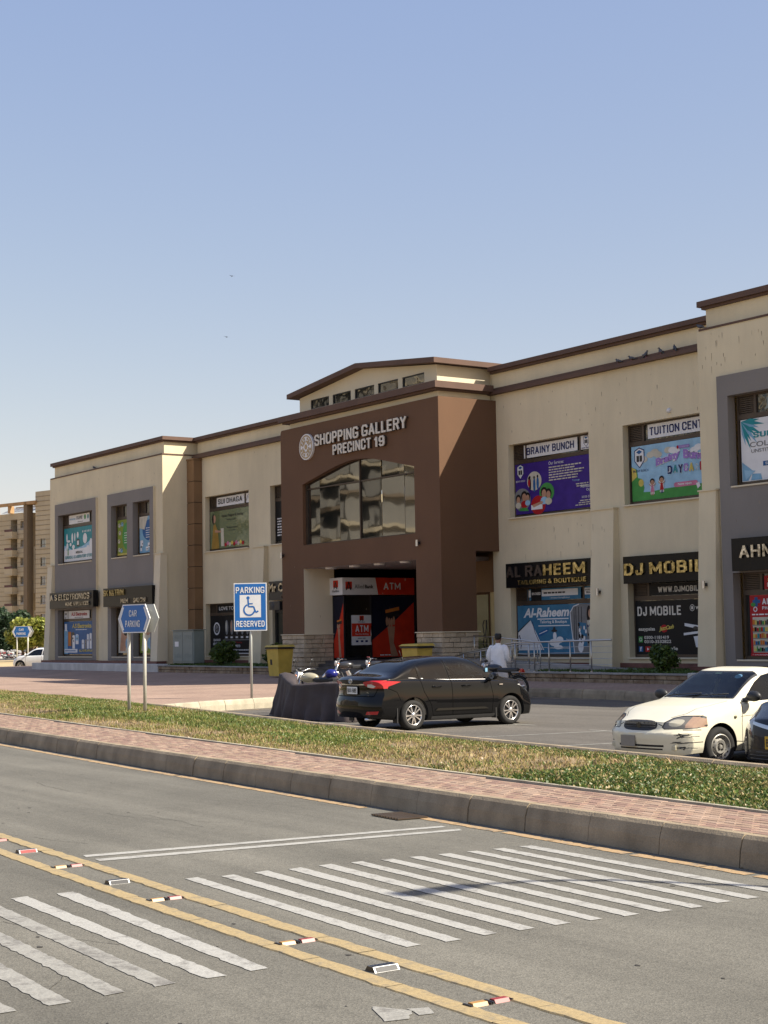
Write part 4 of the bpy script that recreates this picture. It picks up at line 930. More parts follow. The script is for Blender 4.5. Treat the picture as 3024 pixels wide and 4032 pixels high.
# portal lettering and round emblem
t = thing('portal_sign', 'raised white SHOPPING GALLERY PRECINCT 19 letters on the brown portal', 'sign', (-52.5, YP, 9.2))
for tx, a, b, c, d in (('SHOPPING', -55.74, -52.42, 9.70, 10.18), ('GALLERY', -52.18, -49.1, 9.70, 10.18), ('PRECINCT', -54.34, -51.55, 9.18, 9.62), ('19', -51.3, -50.58, 9.18, 9.6)):
    for k, (mt_, nn, ex) in enumerate(((m_w, .12, .02), (m_dull, .05, .05))):
        pl = PL((0, YP, 0), X_, Z_); mb = MB(); pl.text(tx, a, c, b, d, mt_, n=nn, bold=.035, ext=ex, into=mb); obj('lettering' if k == 0 else 'letter_return', mb, m_ltr if k == 0 else mt_, t)
t = thing('round_emblem', 'round cream and tan pierced emblem left of the portal lettering', 'emblem', (-56.47, YP, 9.76))
ec = (-56.47, 9.76); R_ = .55
mb = MB(); mb.lathe([(0, 0), (R_, 0), (R_, .1), (0, .1)], (ec[0], YP, ec[1]), (0, -1, 0), 40); obj('disc', mb, m_w, t, True, autos=40)
pl = PL((ec[0], YP - .1, ec[1]), X_, Z_); mt_t = P('emblem_tan', (.42, .30, .15), .6)
pl.ring(0, 0, .44, .50, mt_t, .006, 36); pl.disc(0, 0, .11, .11, mt_t, .006)
for q in range(4):
    a0 = q * PI / 2 + PI / 4
    for rr2, aa, sz in ((.24, 0, .075), (.36, -.42, .06), (.36, .42, .06), (.36, 0, .055), (.24, -.5, .045), (.24, .5, .045), (.46, .2, .03), (.46, -.2, .03)):
        pl.disc(rr2 * math.cos(a0 + aa), rr2 * math.sin(a0 + aa), sz, sz, mt_t, .006, 8)
pl.done('tracery', t)
# --- window prints
def mp(name, c, r=.4): return P('print_' + name, c, r, spec=.15, var=.10)
c_teal, c_blue, c_navy, c_sky, c_green, c_olive, c_red, c_pur, c_pink, c_yel, c_skin, c_cream = mp('teal', (.03, .27, .30)), mp('blue', (.03, .12, .30)), mp('navy', (.02, .03, .12)), mp('sky', (.22, .42, .58)), mp('green', (.07, .30, .07)), mp('olive', (.23, .30, .05)), mp('red', (.42, .02, .025)), mp('purple', (.055, .025, .22)), mp('pink', (.60, .20, .32)), mp('yellow', (.65, .52, .12)), mp('skin', (.50, .28, .18)), mp('cream', (.60, .56, .45))
c_ltblue, c_steelb, c_dgrey, c_mgrey, c_lilac, c_hair, c_orange = mp('light_blue', (.33, .55, .72)), mp('steel_blue', (.055, .19, .32)), mp('dark_grey', (.012, .013, .015)), mp('mid_grey', (.22, .22, .22)), mp('lilac', (.36, .22, .55)), mp('hair', (.02, .015, .015)), mp('orange', (.60, .20, .04))
def poster(label, x0, x1, z0, z1, Y, mt, cat='poster', name='window_poster'):
    t = thing(name, label, cat, (x0, Y, z0)); obj('sheet', MB().box(x0, Y - .006, z0, x1, Y + .002, z1), mt, t)
    return t, PL((x0, Y - .007, z0), X_, Z_)
def fakelines(pl, u0, v, u1, n, mt, h=.04, gap=.09, al='l', seed=0, nn=.004):
    rg = random.Random(seed)
    for k in range(n):
        w = (u1 - u0) * rg.uniform(.6, 1); a = u0 if al == 'l' else (u1 - w if al == 'r' else (u0 + u1 - w) / 2); x = a
        while x < a + w:
            q = rg.uniform(.08, .25); pl.rect(x, v - k * gap, min(x + q, a + w), v - k * gap + h, mt, nn); x += q + .035
# left block, upper
YL = YB + .19
x0 = -84.88
t, pl = poster('white shop panel with green marks above the teal medical goods poster', -84.2, -81.3, 8.34, 8.84, YL, m_w)
pl.text('microscope', .15, .2, 1.0, .34, c_sky, bold=.02); pl.text('ECLIPSE', 1.15, .22, 1.95, .4, m_k, bold=.03); pl.disc(2.3, .3, .12, .14, c_green); pl.disc(2.7, .3, .1, .13, c_teal); fakelines(pl, 1.3, .06, 2.1, 1, c_mgrey); pl.done('artwork', t)
t, pl = poster('teal and white poster of medical goods in the leftmost upper window', -84.80, -80.42, 6.24, 8.13, YL, c_teal)
pl.poly([(0, 0), (4.38, 0), (4.38, 1.25), (2.6, .8), (1.2, .62), (0, .95)], c_ltblue, .003); pl.poly([(0, 0), (4.38, 0), (4.38, .72), (0, .62)], m_w, .004)
rg = random.Random(3)
for k, (u, v, w, h) in enumerate(((.4, 1.35, .1, .25), (.62, 1.15, .25, .07), (1.15, 1.3, .12, .3), (1.5, 1.35, .08, .25), (1.9, 1.45, .13, .18), (.45, .85, .15, .22), (.9, .95, .13, .1), (1.3, .8, .2, .12), (1.3, .55, .25, .14), (2.9, 1.2, .28, .3), (3.7, .85, .22, .32), (4.1, 1.2, .18, .35), (.2, .5, .16, .3), (3.3, .7, .2, .1))):
    pl.disc(u, v, w, h, m_w, .005, 10)
pl.rect(1.75, .8, 2.15, 1.2, m_k, .006); pl.rect(1.82, .88, 2.08, 1.12, m_w, .008); pl.rect(.5, .35, .62, .75, c_green, .007); pl.disc(4.05, .72, .2, .13, c_green, .007)
for k in range(6): pl.disc(2.6 + k * .2, 1.6, .05, .07, m_w, .006, 8)
pl.text('MEDICAL', 1.65, .4, 2.6, .54, m_k, bold=.04, n=.01); pl.text('SURGICAL & LABORATORY STORE', .15, .14, 3.9, .32, c_teal, bold=.04, n=.01); pl.done('artwork', t)
t, pl = poster('olive green poster with a dark oval in the narrow window of the left block', -77.66, -75.95, 6.24, 8.13, YL, c_olive)
pl.disc(1.15, 1.0, .55, .72, c_green, .004, 24); fakelines(pl, .85, 1.15, 1.5, 5, m_w, .035, .13, seed=4)
for u, v in ((.25, 1.6), (.3, 1.2), (.6, 1.65), (.25, .3), (.5, .25), (1.4, .15), (.2, .75)): pl.disc(u, v, .15, .12, c_cream if u < .4 else c_sky, .005, 8); pl.line([(u - .1, v), (u + .14, v + .09)], .03, m_k, .006)
pl.rect(.0, 0, 1.71, .1, c_yel, .005); pl.done('artwork', t)
t, pl = poster('blue and white machinery poster in the window nearest the block corner', -74.98, -73.25, 6.24, 8.13, YL, c_sky)
pl.disc(1.2, 1.15, .85, .55, c_blue, .004, 24); fakelines(pl, .75, 1.25, 1.65, 5, m_w, .035, .12, seed=5); pl.poly([(0, 1.3), (.6, 1.2), (1.0, 1.89), (0, 1.89)], c_cream, .004); pl.rect(1.2, 1.35, 1.6, 1.75, m_k, .005); pl.rect(1.28, 1.5, 1.5, 1.68, c_ltblue, .006)
for u, v, w, h in ((.2, .1, .18, .55), (.35, .35, .15, .3), (1.2, .25, .45, .25), (.9, .1, .3, .2), (1.3, .55, .25, .12)): pl.rect(u - w / 2, v, u + w / 2, v + h, m_w, .005); pl.rect(u - w / 3, v + h * .3, u + w / 3, v + h * .5, m_k, .006)
pl.done('artwork', t)
# left block, lower
t, pl = poster('white A.S Electronics light box above the blue appliance poster', -84.25, -81.35, 2.98, 3.44, YL, m_w); pl.text('A.S Electronics', .45, .16, 2.6, .36, c_red, bold=.03); fakelines(pl, .9, .05, 2.2, 1, c_mgrey); pl.done('artwork', t)
t, pl = poster('small white sticker panel beside the white A.S Electronics light box', -84.84, -84.34, 2.98, 3.44, YL, m_w); pl.disc(.25, .28, .14, .07, c_mgrey); fakelines(pl, .1, .08, .4, 2, c_mgrey, .03, .06); pl.done('artwork', t)
t, pl = poster('blue A.S Electronics poster with white appliances in the lower left window', -84.82, -80.42, 1.0, 2.82, YL, c_blue)
pl.text('A.S Electronics', 1.15, 1.45, 3.75, 1.7, c_yel, bold=.03); fakelines(pl, 1.6, 1.34, 3.2, 1, m_w); pl.rect(0, 0, .5, 1.35, c_sky, .003); pl.rect(.1, 1.3, .4, 1.7, m_w, .005); pl.rect(.55, .45, .95, 1.25, c_orange, .003)
for u, v, w, h, mm in ((1.0, .42, .45, .75, m_k), (1.15, .3, .35, .7, m_w), (1.6, .55, .4, .5, m_w), (1.62, .75, .35, .25, c_ltblue), (2.45, .3, .32, .45, m_w), (2.85, .3, .25, .45, c_mgrey), (3.15, .3, .25, .75, m_w), (3.5, .3, .28, .8, m_w), (3.92, .3, .35, 1.0, m_w)):
    pl.rect(u, v, u + w, v + h, mm, .005); pl.disc(u + w / 2, v + h, w / 2, .06, mm, .005, 12); pl.rect(u + w * .35, v + h * .55, u + w * .65, v + h * .68, m_k, .007)
pl.rect(.05, .08, 1.85, .28, m_w, .005); fakelines(pl, .15, .15, 1.7, 1, c_blue, .06, nn=.007); pl.text('ALL HOME APPLIANCES', 2.1, .12, 4.3, .26, c_yel, bold=.02); pl.done('artwork', t)
for a, b, lb, mm in ((-77.6, -75.95, 'pale salon poster behind the left post of the car parking sign', c_cream), (-75.0, -73.3, 'olive salon poster behind the right post of the car parking sign', c_olive)):
    t, pl = poster(lb, a, b, 1.06, 2.8, YL, mm); w = b - a
    pl.poly([(w * .1, .1), (w * .5, .1), (w * .75, .9), (w * .6, 1.55), (w * .3, 1.6), (w * .2, .9)], c_skin if mm is c_cream else c_cream, .004); pl.disc(w * .55, 1.2, w * .2, .3, c_hair if mm is c_cream else c_skin, .005); pl.disc(w * .7, .5, w * .18, .3, c_sky, .005); pl.done('artwork', t)
# left wing
YV = YW + .26
t, pl = poster('white SUI DHAGA sign panel in the upper left wing window', -70.15, -67.3, 8.34, 8.8, YV, m_w); pl.text('SUI DHAGA', .18, .12, 2.65, .38, m_k, bold=.03); pl.done('artwork', t)
t, pl = poster('small white sticker beside the SUI DHAGA sign panel', -67.2, -66.55, 8.34, 8.8, YV, m_w); pl.line([(.1, .1), (.3, .4)], .03, m_k); pl.disc(.4, .25, .08, .1, c_mgrey); pl.done('artwork', t)
m_gp = glass_dark('green_tinted_print', (.13, .17, .08), .12, .3)
t, pl = poster('pale green dressmaker poster with a woman in an ochre dress', -70.82, -66.5, 6.24, 8.14, YV, m_gp)
oc = mp('ochre', (.36, .22, .05)); pl.poly([(.12, 0), (.95, 0), (.8, .9), (.55, 1.25), (.35, 1.2), (.25, .7)], oc, .004); pl.disc(.45, 1.5, .14, .2, c_skin, .004); pl.disc(.36, 1.52, .16, .28, c_hair, .005, a0=PI * .5, a1=PI * 1.6); pl.poly([(.5, .95), (1.15, .88), (1.15, .8), (.5, .82)], c_skin, .006)
pl.poly([(1.15, .1), (1.45, .1), (1.4, 1.0), (1.1, 1.0)], c_cream, .004); pl.text('Fashion Designer & Stitching', 1.2, 1.5, 3.4, 1.68, m_k, n=.006, italic=.3, bold=.01); pl.text('Training Centre', 1.7, 1.33, 2.7, 1.45, m_k, n=.006, italic=.3); pl.text('Weekend classes', 1.7, .95, 2.8, 1.05, m_k, n=.006); pl.text('every day', 1.9, .82, 2.6, .9, m_k, n=.006)
for k in range(9): pl.disc(1.6 + k * .22, .16 + .06 * (k % 2), .12, .1, (c_red, c_pink, c_cream, c_yel)[k % 4], .006 + .001 * k, 8)
pl.done('artwork', t)
t, pl = poster('black price list with white lines in the window beside the portal', -64.3, -60.1, 6.3, 8.14, YV, c_dgrey); fakelines(pl, .15, 1.0, 1.1, 7, m_w, .06, .13, seed=9); pl.done('artwork', t)
t, pl = poster('black LOVE TO MEAT header panel behind the parking reserved sign', -70.2, -67.1, 3.02, 3.42, YV, c_dgrey); pl.text('LOVE TO MEAT', .25, .12, 2.8, .3, m_w, bold=.01); pl.done('artwork', t)
t, pl = poster('black BAHAAR MEAT HUT poster with round badge in the lower left wing window', -70.84, -66.55, .98, 2.87, YV, c_dgrey)
pl.ring(.62, 1.25, .24, .32, m_w); pl.disc(.62, 1.25, .16, .19, c_mgrey); pl.poly([(.5, 1.2), (.75, 1.3), (.7, 1.15)], m_k, .008); pl.text('BAHAAR', .3, .62, 1.0, .75, m_w, bold=.03); pl.text('MEAT HUT', .25, .42, 1.05, .56, m_w, bold=.03)
for k in range(5):
    pl.disc(1.65 + k * .52, 1.3, .16, .38, c_mgrey, .004, 12); pl.disc(1.6 + k * .52, 1.35, .07, .28, c_skin if k % 2 else c_cream, .006, 10); pl.rect(1.42 + k * .52, .72, 1.86 + k * .52, .9, m_k, .008); pl.rect(1.52 + k * .52, .77, 1.74 + k * .52, .85, m_w, .01)
pl.rect(1.3, .66, 4.2, .70, c_mgrey, .005); pl.text('order on WhatsApp', 1.9, .5, 3.2, .6, c_red, n=.006); pl.text('0309-0802723', 2.2, .32, 3.0, .44, m_w, n=.006, bold=.02); fakelines(pl, 1.5, .16, 4.0, 1, m_w, .05); pl.rect(0, .0, 4.29, .04, m_w); pl.done('artwork', t)
# right wing
def badge(pl, u, v, s, n=.006):
    pl.poly([(u - .2 * s, v + .22 * s), (u, v + .3 * s), (u + .2 * s, v + .22 * s), (u + .2 * s, v - .08 * s), (u, v - .28 * s), (u - .2 * s, v - .08 * s)], c_navy, n)
    pl.poly([(u - .17 * s, v + .2 * s), (u, v + .27 * s), (u + .17 * s, v + .2 * s), (u + .17 * s, v - .07 * s), (u, v - .25 * s), (u - .17 * s, v - .07 * s)], m_w, n + .002)
    pl.poly([(u - .12 * s, v + .17 * s), (u, v + .23 * s), (u + .12 * s, v + .17 * s), (u, v + .11 * s)], c_blue, n + .004); pl.rect(u - .11 * s, v - .1 * s, u - .01 * s, v + .07 * s, m_k, n + .004); pl.rect(u + .01 * s, v - .1 * s, u + .11 * s, v + .07 * s, m_k, n + .004)
t, pl = poster('white BRAINY BUNCH sign panel above the purple poster', -45.88, -42.85, 8.34, 8.83, YV, m_w); pl.text('BRAINY BUNCH', .17, .1, 2.85, .39, c_navy, bold=.035); pl.done('artwork', t)
t, pl = poster('small white shield badge panel beside the BRAINY BUNCH sign', -42.72, -42.02, 8.34, 8.83, YV, m_w); badge(pl, .35, .28, .75); fakelines(pl, .1, .03, .6, 1, c_navy, .03); pl.done('artwork', t)
t, pl = poster('purple services poster with round photographs of school children', -46.46, -42.04, 6.24, 8.14, YV, c_pur)
badge(pl, .35, 1.6, 1.0); pl.text('BRAINY BUNCH', .08, 1.22, .62, 1.29, m_w)
for u, v, r, c1_ in ((1.15, 1.2, .42, c_cream), (.42, .55, .5, c_mgrey), (1.85, .72, .42, c_green), (1.35, .28, .42, c_red)):
    pl.disc(u, v, r, r * .85, c1_, .005, 26)
for u, v, hgt, cc in ((.9, 1.15, .5, m_k), (1.15, 1.1, .55, c_blue), (1.35, 1.15, .5, c_blue), (.85, 1.2, .3, c_red)):
    pl.disc(u, v - .05, .07, hgt * .5, cc, .008, 10); pl.disc(u, v + hgt * .42, .05, .06, c_hair, .009, 8)
for u, v, rr in ((.55, .62, .16), (1.7, .68, .16), (1.95, .62, .15), (.2, .55, .13), (.75, .6, .12)):
    pl.disc(u, v + .06, rr * 1.2, rr * 1.2, c_hair, .009, 12); pl.disc(u, v, rr * .8, rr, c_skin, .011, 12); pl.disc(u, v - rr * 1.6, rr * 1.3, rr * .9, (c_red, c_cream, c_ltblue)[int(u * 7) % 3], .012, 10)
pl.disc(.5, .1, .3, .14, c_green, .013, 12, 0, PI); pl.rect(.95, .12, 1.6, .3, m_w, .013); pl.poly([(1.0, .3), (1.6, .42), (1.65, .34), (1.1, .2)], c_skin, .014)
pl.text('Our Services:', 2.0, 1.72, 2.85, 1.84, m_w, n=.007); fakelines(pl, 2.0, 1.6, 4.3, 6, c_cream, .045, .095, seed=11); pl.text('Timings', 3.3, .98, 3.7, 1.06, c_ltblue, n=.007); fakelines(pl, 3.3, .86, 4.2, 2, c_cream, .04, .08, 'r', 12)
pl.text('Admission', 3.75, .72, 4.4, .84, m_w, n=.007); pl.text('Open', 4.05, .56, 4.4, .68, m_w, n=.007); pl.text('0335-2757', 3.8, .34, 4.4, .42, m_w, n=.007); fakelines(pl, 3.3, .24, 4.4, 3, c_cream, .035, .075, 'r', 14); pl.done('artwork', t)
t, pl = poster('white TUITION CENTRE sign panel cut off by the right tower', -39.22, -35.78, 8.34, 8.83, YV, m_w); pl.text('TUITION CENTRE', .10, .1, 3.02, .39, c_navy, bold=.035); pl.done('artwork', t)
t, pl = poster('sky blue daycare poster with rainbow letters and cartoon children', -40.06, -35.78, 6.24, 8.14, YV, c_ltblue)
pl.rect(0, 0, 4.28, .28, c_green, .003); pl.poly([(0, .28), (0, 1.2), (.25, 1.1), (.3, .8), (.5, .75), (.6, .45), (.55, .28)], c_green, .004); pl.poly([(0, 1.2), (.2, 1.1), (.25, .85), (.0, .7)], c_yel, .005); pl.disc(.45, .62, .13, .13, c_yel, .005, 12); pl.poly([(.3, .3), (.9, .28), (1.6, .33), (4.28, .38), (4.28, .25), (0, .2)], c_green, .004)
for u, v in ((.95, 1.55), (1.15, 1.62), (1.3, 1.52), (.6, 1.42), (.4, 1.4), (3.0, 1.5), (3.2, 1.58), (3.9, 1.65), (1.8, 1.62), (2.0, 1.6), (2.15, 1.56)): pl.disc(u, v, .2, .11, c_cream if u < 2 else m_w, .006, 12)
badge(pl, .4, 1.48, 1.25); pl.text('BRAINY BUNCH', .08, 1.0, .82, 1.08, c_navy, n=.01)
for dn, mm, bo in ((.010, m_w, .13), (.016, c_lilac, .05)):
    pl.text('Brainy', 1.2, 1.05, 2.35, 1.38, mm, n=dn, bold=bo, rise=.22); pl.text('Bunch', 2.5, 1.27, 3.65, 1.58, mm, n=dn, bold=bo, rise=-.16)
for k, (ch, mm) in enumerate(zip('DAYCARE', (c_navy, c_teal, c_navy, c_lilac, c_yel, c_ltblue, c_red))):
    pl.text(ch, 1.75 + k * .25, .8 + (.02 if k % 2 else 0), 1.97 + k * .25, 1.09, m_w, n=.010, bold=.12); pl.text(ch, 1.75 + k * .25, .8 + (.02 if k % 2 else 0), 1.97 + k * .25, 1.09, mm, n=.014, bold=.07)
def kid(u, v, s, hair, dress, legs, skin=c_skin):
    pl.disc(u, v + .42 * s, .17 * s, .16 * s, m_w, .007, 14); pl.rect(u - .12 * s, v - .1 * s, u + .12 * s, v + .3 * s, m_w, .007)
    pl.disc(u, v + .46 * s, .15 * s, .14 * s, hair, .010, 14); pl.disc(u, v + .41 * s, .11 * s, .11 * s, skin, .013, 14); pl.poly([(u - .05 * s, v + .3 * s), (u + .05 * s, v + .3 * s), (u + .12 * s, v), (u - .12 * s, v)], dress, .012)
    pl.line([(u - .05 * s, v + .25 * s), (u - .2 * s, v + .36 * s)], .04 * s, skin, .011); pl.line([(u + .05 * s, v + .25 * s), (u + .2 * s, v + .36 * s)], .04 * s, skin, .011)
    pl.rect(u - .07 * s, v - .14 * s, u - .02 * s, v, legs, .012); pl.rect(u + .02 * s, v - .14 * s, u + .07 * s, v, legs, .012); pl.disc(u - .045 * s, v + .43 * s, .012 * s, .018 * s, m_k, .015, 6); pl.disc(u + .045 * s, v + .43 * s, .012 * s, .018 * s, m_k, .015, 6); pl.disc(u, v + .365 * s, .03 * s, .015 * s, c_red, .015, 8, PI, 2 * PI)
kid(1.0, .26, .78, c_hair, c_pink, c_skin); kid(1.45, .3, .8, c_hair, c_red, c_navy); kid(3.6, .38, .95, c_hair, c_lilac, c_navy)
pl.rect(2.1, .33, 3.05, .49, c_pink, .007); pl.disc(2.1, .41, .07, .08, c_pink, .0072, 12); pl.disc(3.05, .41, .07, .08, c_pink, .0072, 12); pl.text('Now open', 2.22, .36, 2.85, .46, m_w, n=.011, bold=.02); pl.poly([(3.05, .38), (3.2, .42), (3.25, .28), (3.12, .2)], m_w, .012); pl.rect(2.25, 1.62, 2.8, 1.72, c_lilac, .008); pl.text('Coming soon', 2.35, 1.645, 2.75, 1.69, m_w, n=.011); pl.disc(2.25, 1.67, .05, .06, c_red, .009, 10); pl.done('artwork', t)
# right wing, shops
t, pl = poster('blue strip of brand names above the Al-Raheem poster', -45.88, -42.88, 2.97, 3.40, YV, c_steelb)
pl.rect(.08, .12, .2, .38, m_w); pl.rect(.22, 0, .82, .43, c_dgrey); pl.text('BIN SAEED', .27, .2, .78, .3, m_w, n=.007, bold=.02); pl.rect(.84, .14, 2.85, .38, m_w); fakelines(pl, .95, .23, 2.75, 1, m_k, .06, seed=21, nn=.007); pl.text('f  Al-RaheemTailoring&Boutique', 1.3, .03, 2.4, .1, m_w, n=.007); pl.done('artwork', t)
t, pl = poster('small AVAILABLE BRANDS panel above the Al-Raheem poster', -42.7, -42.02, 2.97, 3.40, YV, c_steelb); pl.rect(.03, .14, .65, .38, m_w); pl.text('AVAILABLE', .06, .28, .62, .34, m_k, n=.007, bold=.03); pl.text('BRANDS', .12, .18, .55, .25, m_k, n=.007, bold=.03); pl.done('artwork', t)
t, pl = poster('blue Al-Raheem tailoring poster with dress form and woman', -46.48, -42.05, .98, 2.79, YV, c_steelb)
pl.text('Al-Raheem', .35, 1.35, 2.95, 1.7, m_w, bold=.03, italic=.25, rise=.02); pl.rect(1.15, 1.27, 2.9, 1.31, m_w); pl.text('Tailoring & Boutique', 1.3, 1.1, 2.8, 1.24, m_w, n=.007, bold=.02); pl.rect(1.2, 1.02, 2.95, 1.055, m_w)
pl.poly([(.02, .15), (.02, .8), (.75, 1.25), (1.5, .15)], m_w, .004); pl.poly([(.02, .8), (.7, 1.22), (.74, 1.28), (.02, .86)], m_k, .006); pl.line([(.85, 1.2), (1.0, .8), (1.45, .1)], .03, c_navy, .007); pl.line([(.08, .7), (.2, .4), (.15, .2)], .05, c_navy, .007); pl.poly([(1.2, .62), (1.75, .8), (1.8, .98), (1.2, .8)], c_blue, .005); pl.line([(1.25, .74), (1.7, .87)], .03, m_w, .007)
pl.disc(2.1, .85, .17, .05, m_k, .007, 14); pl.disc(2.1, .9, .07, .1, m_k, .007, 12); pl.disc(2.12, .65, .1, .16, m_w, .006, 12); pl.disc(2.1, .42, .3, .14, m_w, .006, 16); pl.disc(2.4, .52, .2, .12, m_w, .0063, 14); pl.disc(2.3, .25, .25, .08, m_w, .0066, 14); pl.text('f AlRaheemTailoring&Boutique', 1.7, .17, 2.95, .25, m_w, n=.009); pl.text('Stitched &', 2.75, .48, 3.2, .56, m_w, n=.009)
pl.poly([(3.2, .02), (3.05, 1.0), (3.0, 1.5), (3.2, 1.72), (3.5, 1.79), (4.43, 1.79), (4.43, .02)], c_mgrey, .005); pl.line([(3.2, .02), (3.05, 1.0), (3.0, 1.5), (3.2, 1.72), (3.5, 1.79)], .035, m_w, .008)
for u in (3.2, 3.3, 3.45, 3.6): pl.rect(u, .5, u + .03, 1.7, c_dgrey, .0065)
pl.disc(4.1, 1.45, .12, .17, c_skin, .008, 14); pl.disc(4.02, 1.42, .13, .32, c_hair, .007, 14); pl.poly([(3.9, 1.2), (4.3, 1.25), (4.4, .7), (4.35, .1), (4.05, .1), (4.0, .7)], c_cream, .009); pl.poly([(3.45, 1.15), (3.85, 1.1), (3.9, .3), (3.55, .25)], c_steelb, .008)
rg = random.Random(5)
for k in range(26): pl.disc(rg.uniform(3.95, 4.35), rg.uniform(.25, 1.2), .04, .05, rg.choice((c_dgrey, c_navy, m_w)), .0105 + k * .0001, 7)
for k in range(18): pl.disc(rg.uniform(3.45, 3.85), rg.uniform(.3, 1.1), .05, .08, rg.choice((c_dgrey, m_w, c_mgrey)), .0105 + k * .0001, 7)
pl.disc(3.55, .25, .15, .2, m_w, .011, 10); pl.done('artwork', t)
t, pl = poster('black WWW.DJMOBILE.PK strip above the DJ MOBILE poster', -39.5, -35.8, 2.97, 3.36, YV, c_dgrey); pl.text('WWW.DJMOBILE.PK', .55, .09, 3.0, .29, m_ltr, bold=.05); pl.done('artwork', t)
t, pl = poster('black DJ MOBILE poster with phone numbers and a phone picture', -40.1, -35.8, .96, 2.79, YV, c_dgrey)
pl.text('DJ MOBILE', .12, 1.32, 2.2, 1.65, m_ltr, bold=.05); pl.text('easypaisa', .15, .78, .95, .93, m_ltr, bold=.02); pl.disc(1.38, .88, .16, .13, c_red); pl.text('JazzCash', 1.15, .76, 1.85, .94, c_yel, n=.01, italic=.2, bold=.03, rise=.08)
pl.rect(.14, .42, .34, .62, c_green); pl.ring(.24, .52, .045, .065, m_w, .007, 12); pl.text('0300-1181419', .42, .53, 1.6, .64, m_ltr, bold=.02); pl.text('0310-3532822', .42, .39, 1.7, .50, m_ltr, bold=.02)
pl.rect(.14, .1, .34, .28, c_blue); pl.text('f', .2, .12, .28, .27, m_w, n=.01, bold=.04); pl.rect(.46, .1, .72, .28, c_red); pl.poly([(.55, .14), (.55, .24), (.64, .19)], m_w, .008); pl.text('d /DJMobile', .85, .11, 2.0, .27, m_ltr, bold=.02)
pl.ring(2.72, 1.55, .09, .11, m_ltr); pl.rect(2.67, 1.5, 2.77, 1.6, m_ltr); pl.text('WESTON', 2.88, 1.5, 3.9, 1.6, m_ltr, bold=.03); pl.text('SMART', 3.1, 1.4, 3.6, 1.45, m_ltr)
pl.poly([(2.35, 1.05), (2.35, .95), (3.3, .8), (3.3, .92)], m_w, .006); pl.poly([(2.3, .72), (2.3, .64), (3.2, .72), (3.2, .8)], m_w, .006); pl.disc(2.85, .88, .12, .06, m_k, .008, 12); pl.disc(3.1, .98, .1, .05, c_mgrey, .008, 12); pl.disc(3.6, .8, .35, .25, c_mgrey, .007, 20); pl.poly([(2.75, .6), (3.3, .66), (3.35, .2), (2.85, .25)], m_w, .009); pl.disc(3.05, .48, .06, .06, m_k, .011, 12); pl.done('artwork', t)
# right tower
YR = YB + .19
t, pl = poster('white SUMMER COLLECTION poster with teal palm leaves at the right edge', -33.22, -28.8, 6.24, 8.13, YR, m_w)
for k in range(9):
    a = -1.5 + k * .17 + .15; L3 = .95 if k % 2 else .75; c0, s0 = math.cos(a), math.sin(a); pl.poly([(.02, 1.84), (.02 + c0 * L3 * .5 - s0 * .06, 1.84 + s0 * L3 * .5 + c0 * .06), (.02 + c0 * L3, 1.84 + s0 * L3), (.02 + c0 * L3 * .5 + s0 * .06, 1.84 + s0 * L3 * .5 - c0 * .06)], c_teal if k % 3 else c_sky, .004 + k * .0004)
pl.text('SUMMER', .5, 1.3, 2.2, 1.47, c_teal, bold=.05, space=1.3); pl.text('COLLECTION', .35, 1.02, 2.6, 1.18, c_mgrey, bold=.01); pl.text('UNSTITCHED & LAWN', .4, .85, 2.6, .96, c_mgrey, bold=.01); pl.rect(.85, .42, 1.9, .56, c_blue); pl.text('SHOP NOW', .95, .45, 1.75, .53, m_w, n=.009, bold=.03)
pl.poly([(.02, .02), (.02, .6), (.45, .3), (.25, .02)], c_sky, .005); pl.poly([(.1, .35), (.55, .3), (.15, .05)], c_ltblue, .007); pl.poly([(.35, .02), (.42, .22), (.75, .2), (.8, .02)], c_sky, .006); pl.done('artwork', t)
t, pl = poster('red phone number panel above the red pharmacy poster', -32.5, -31.0, 2.96, 3.36, YR, c_red); pl.text('FOR DELIVERY', .15, .23, 1.3, .33, c_yel, bold=.03); pl.text('0321-2002', .12, .06, 1.2, .2, m_w, bold=.03); pl.done('artwork', t)
t, pl = poster('red AHMED PHARMACY poster showing stocked shelves at the right edge', -33.1, -28.8, .95, 2.79, YR, c_red)
pl.rect(.2, 1.5, .32, 1.78, c_blue); pl.rect(.12, 1.6, .42, 1.7, c_blue); pl.disc(.14, 1.56, .1, .06, c_green, .006, 10); pl.ring(.22, 1.42, .05, .08, m_w); pl.text('AHMED', .5, 1.55, 1.4, 1.74, m_w, bold=.05); pl.text('PHARMACY', .5, 1.4, 1.4, 1.5, m_w, bold=.03); fakelines(pl, .08, 1.24, 1.6, 1, m_w, .04, seed=30)
pl.rect(.1, .12, 4.2, 1.18, c_cream, .003); rg = random.Random(8)
for r in range(5):
    z_ = .14 + r * .2; pl.rect(.1, z_ - .01, 4.2, z_ + .012, c_mgrey, .005); u = .12
    while u < 4.1: w = rg.uniform(.04, .1); pl.rect(u, z_ + .015, u + w * .9, z_ + rg.uniform(.1, .17), rg.choice((c_red, c_blue, c_yel, c_green, m_k, c_orange, c_teal, c_hair)), .006); u += w
pl.rect(.02, .02, 4.25, .1, c_red, .007); pl.text('f  www.ahmedpharmacy', .1, .03, .9, .08, m_w, n=.009); pl.done('artwork', t)

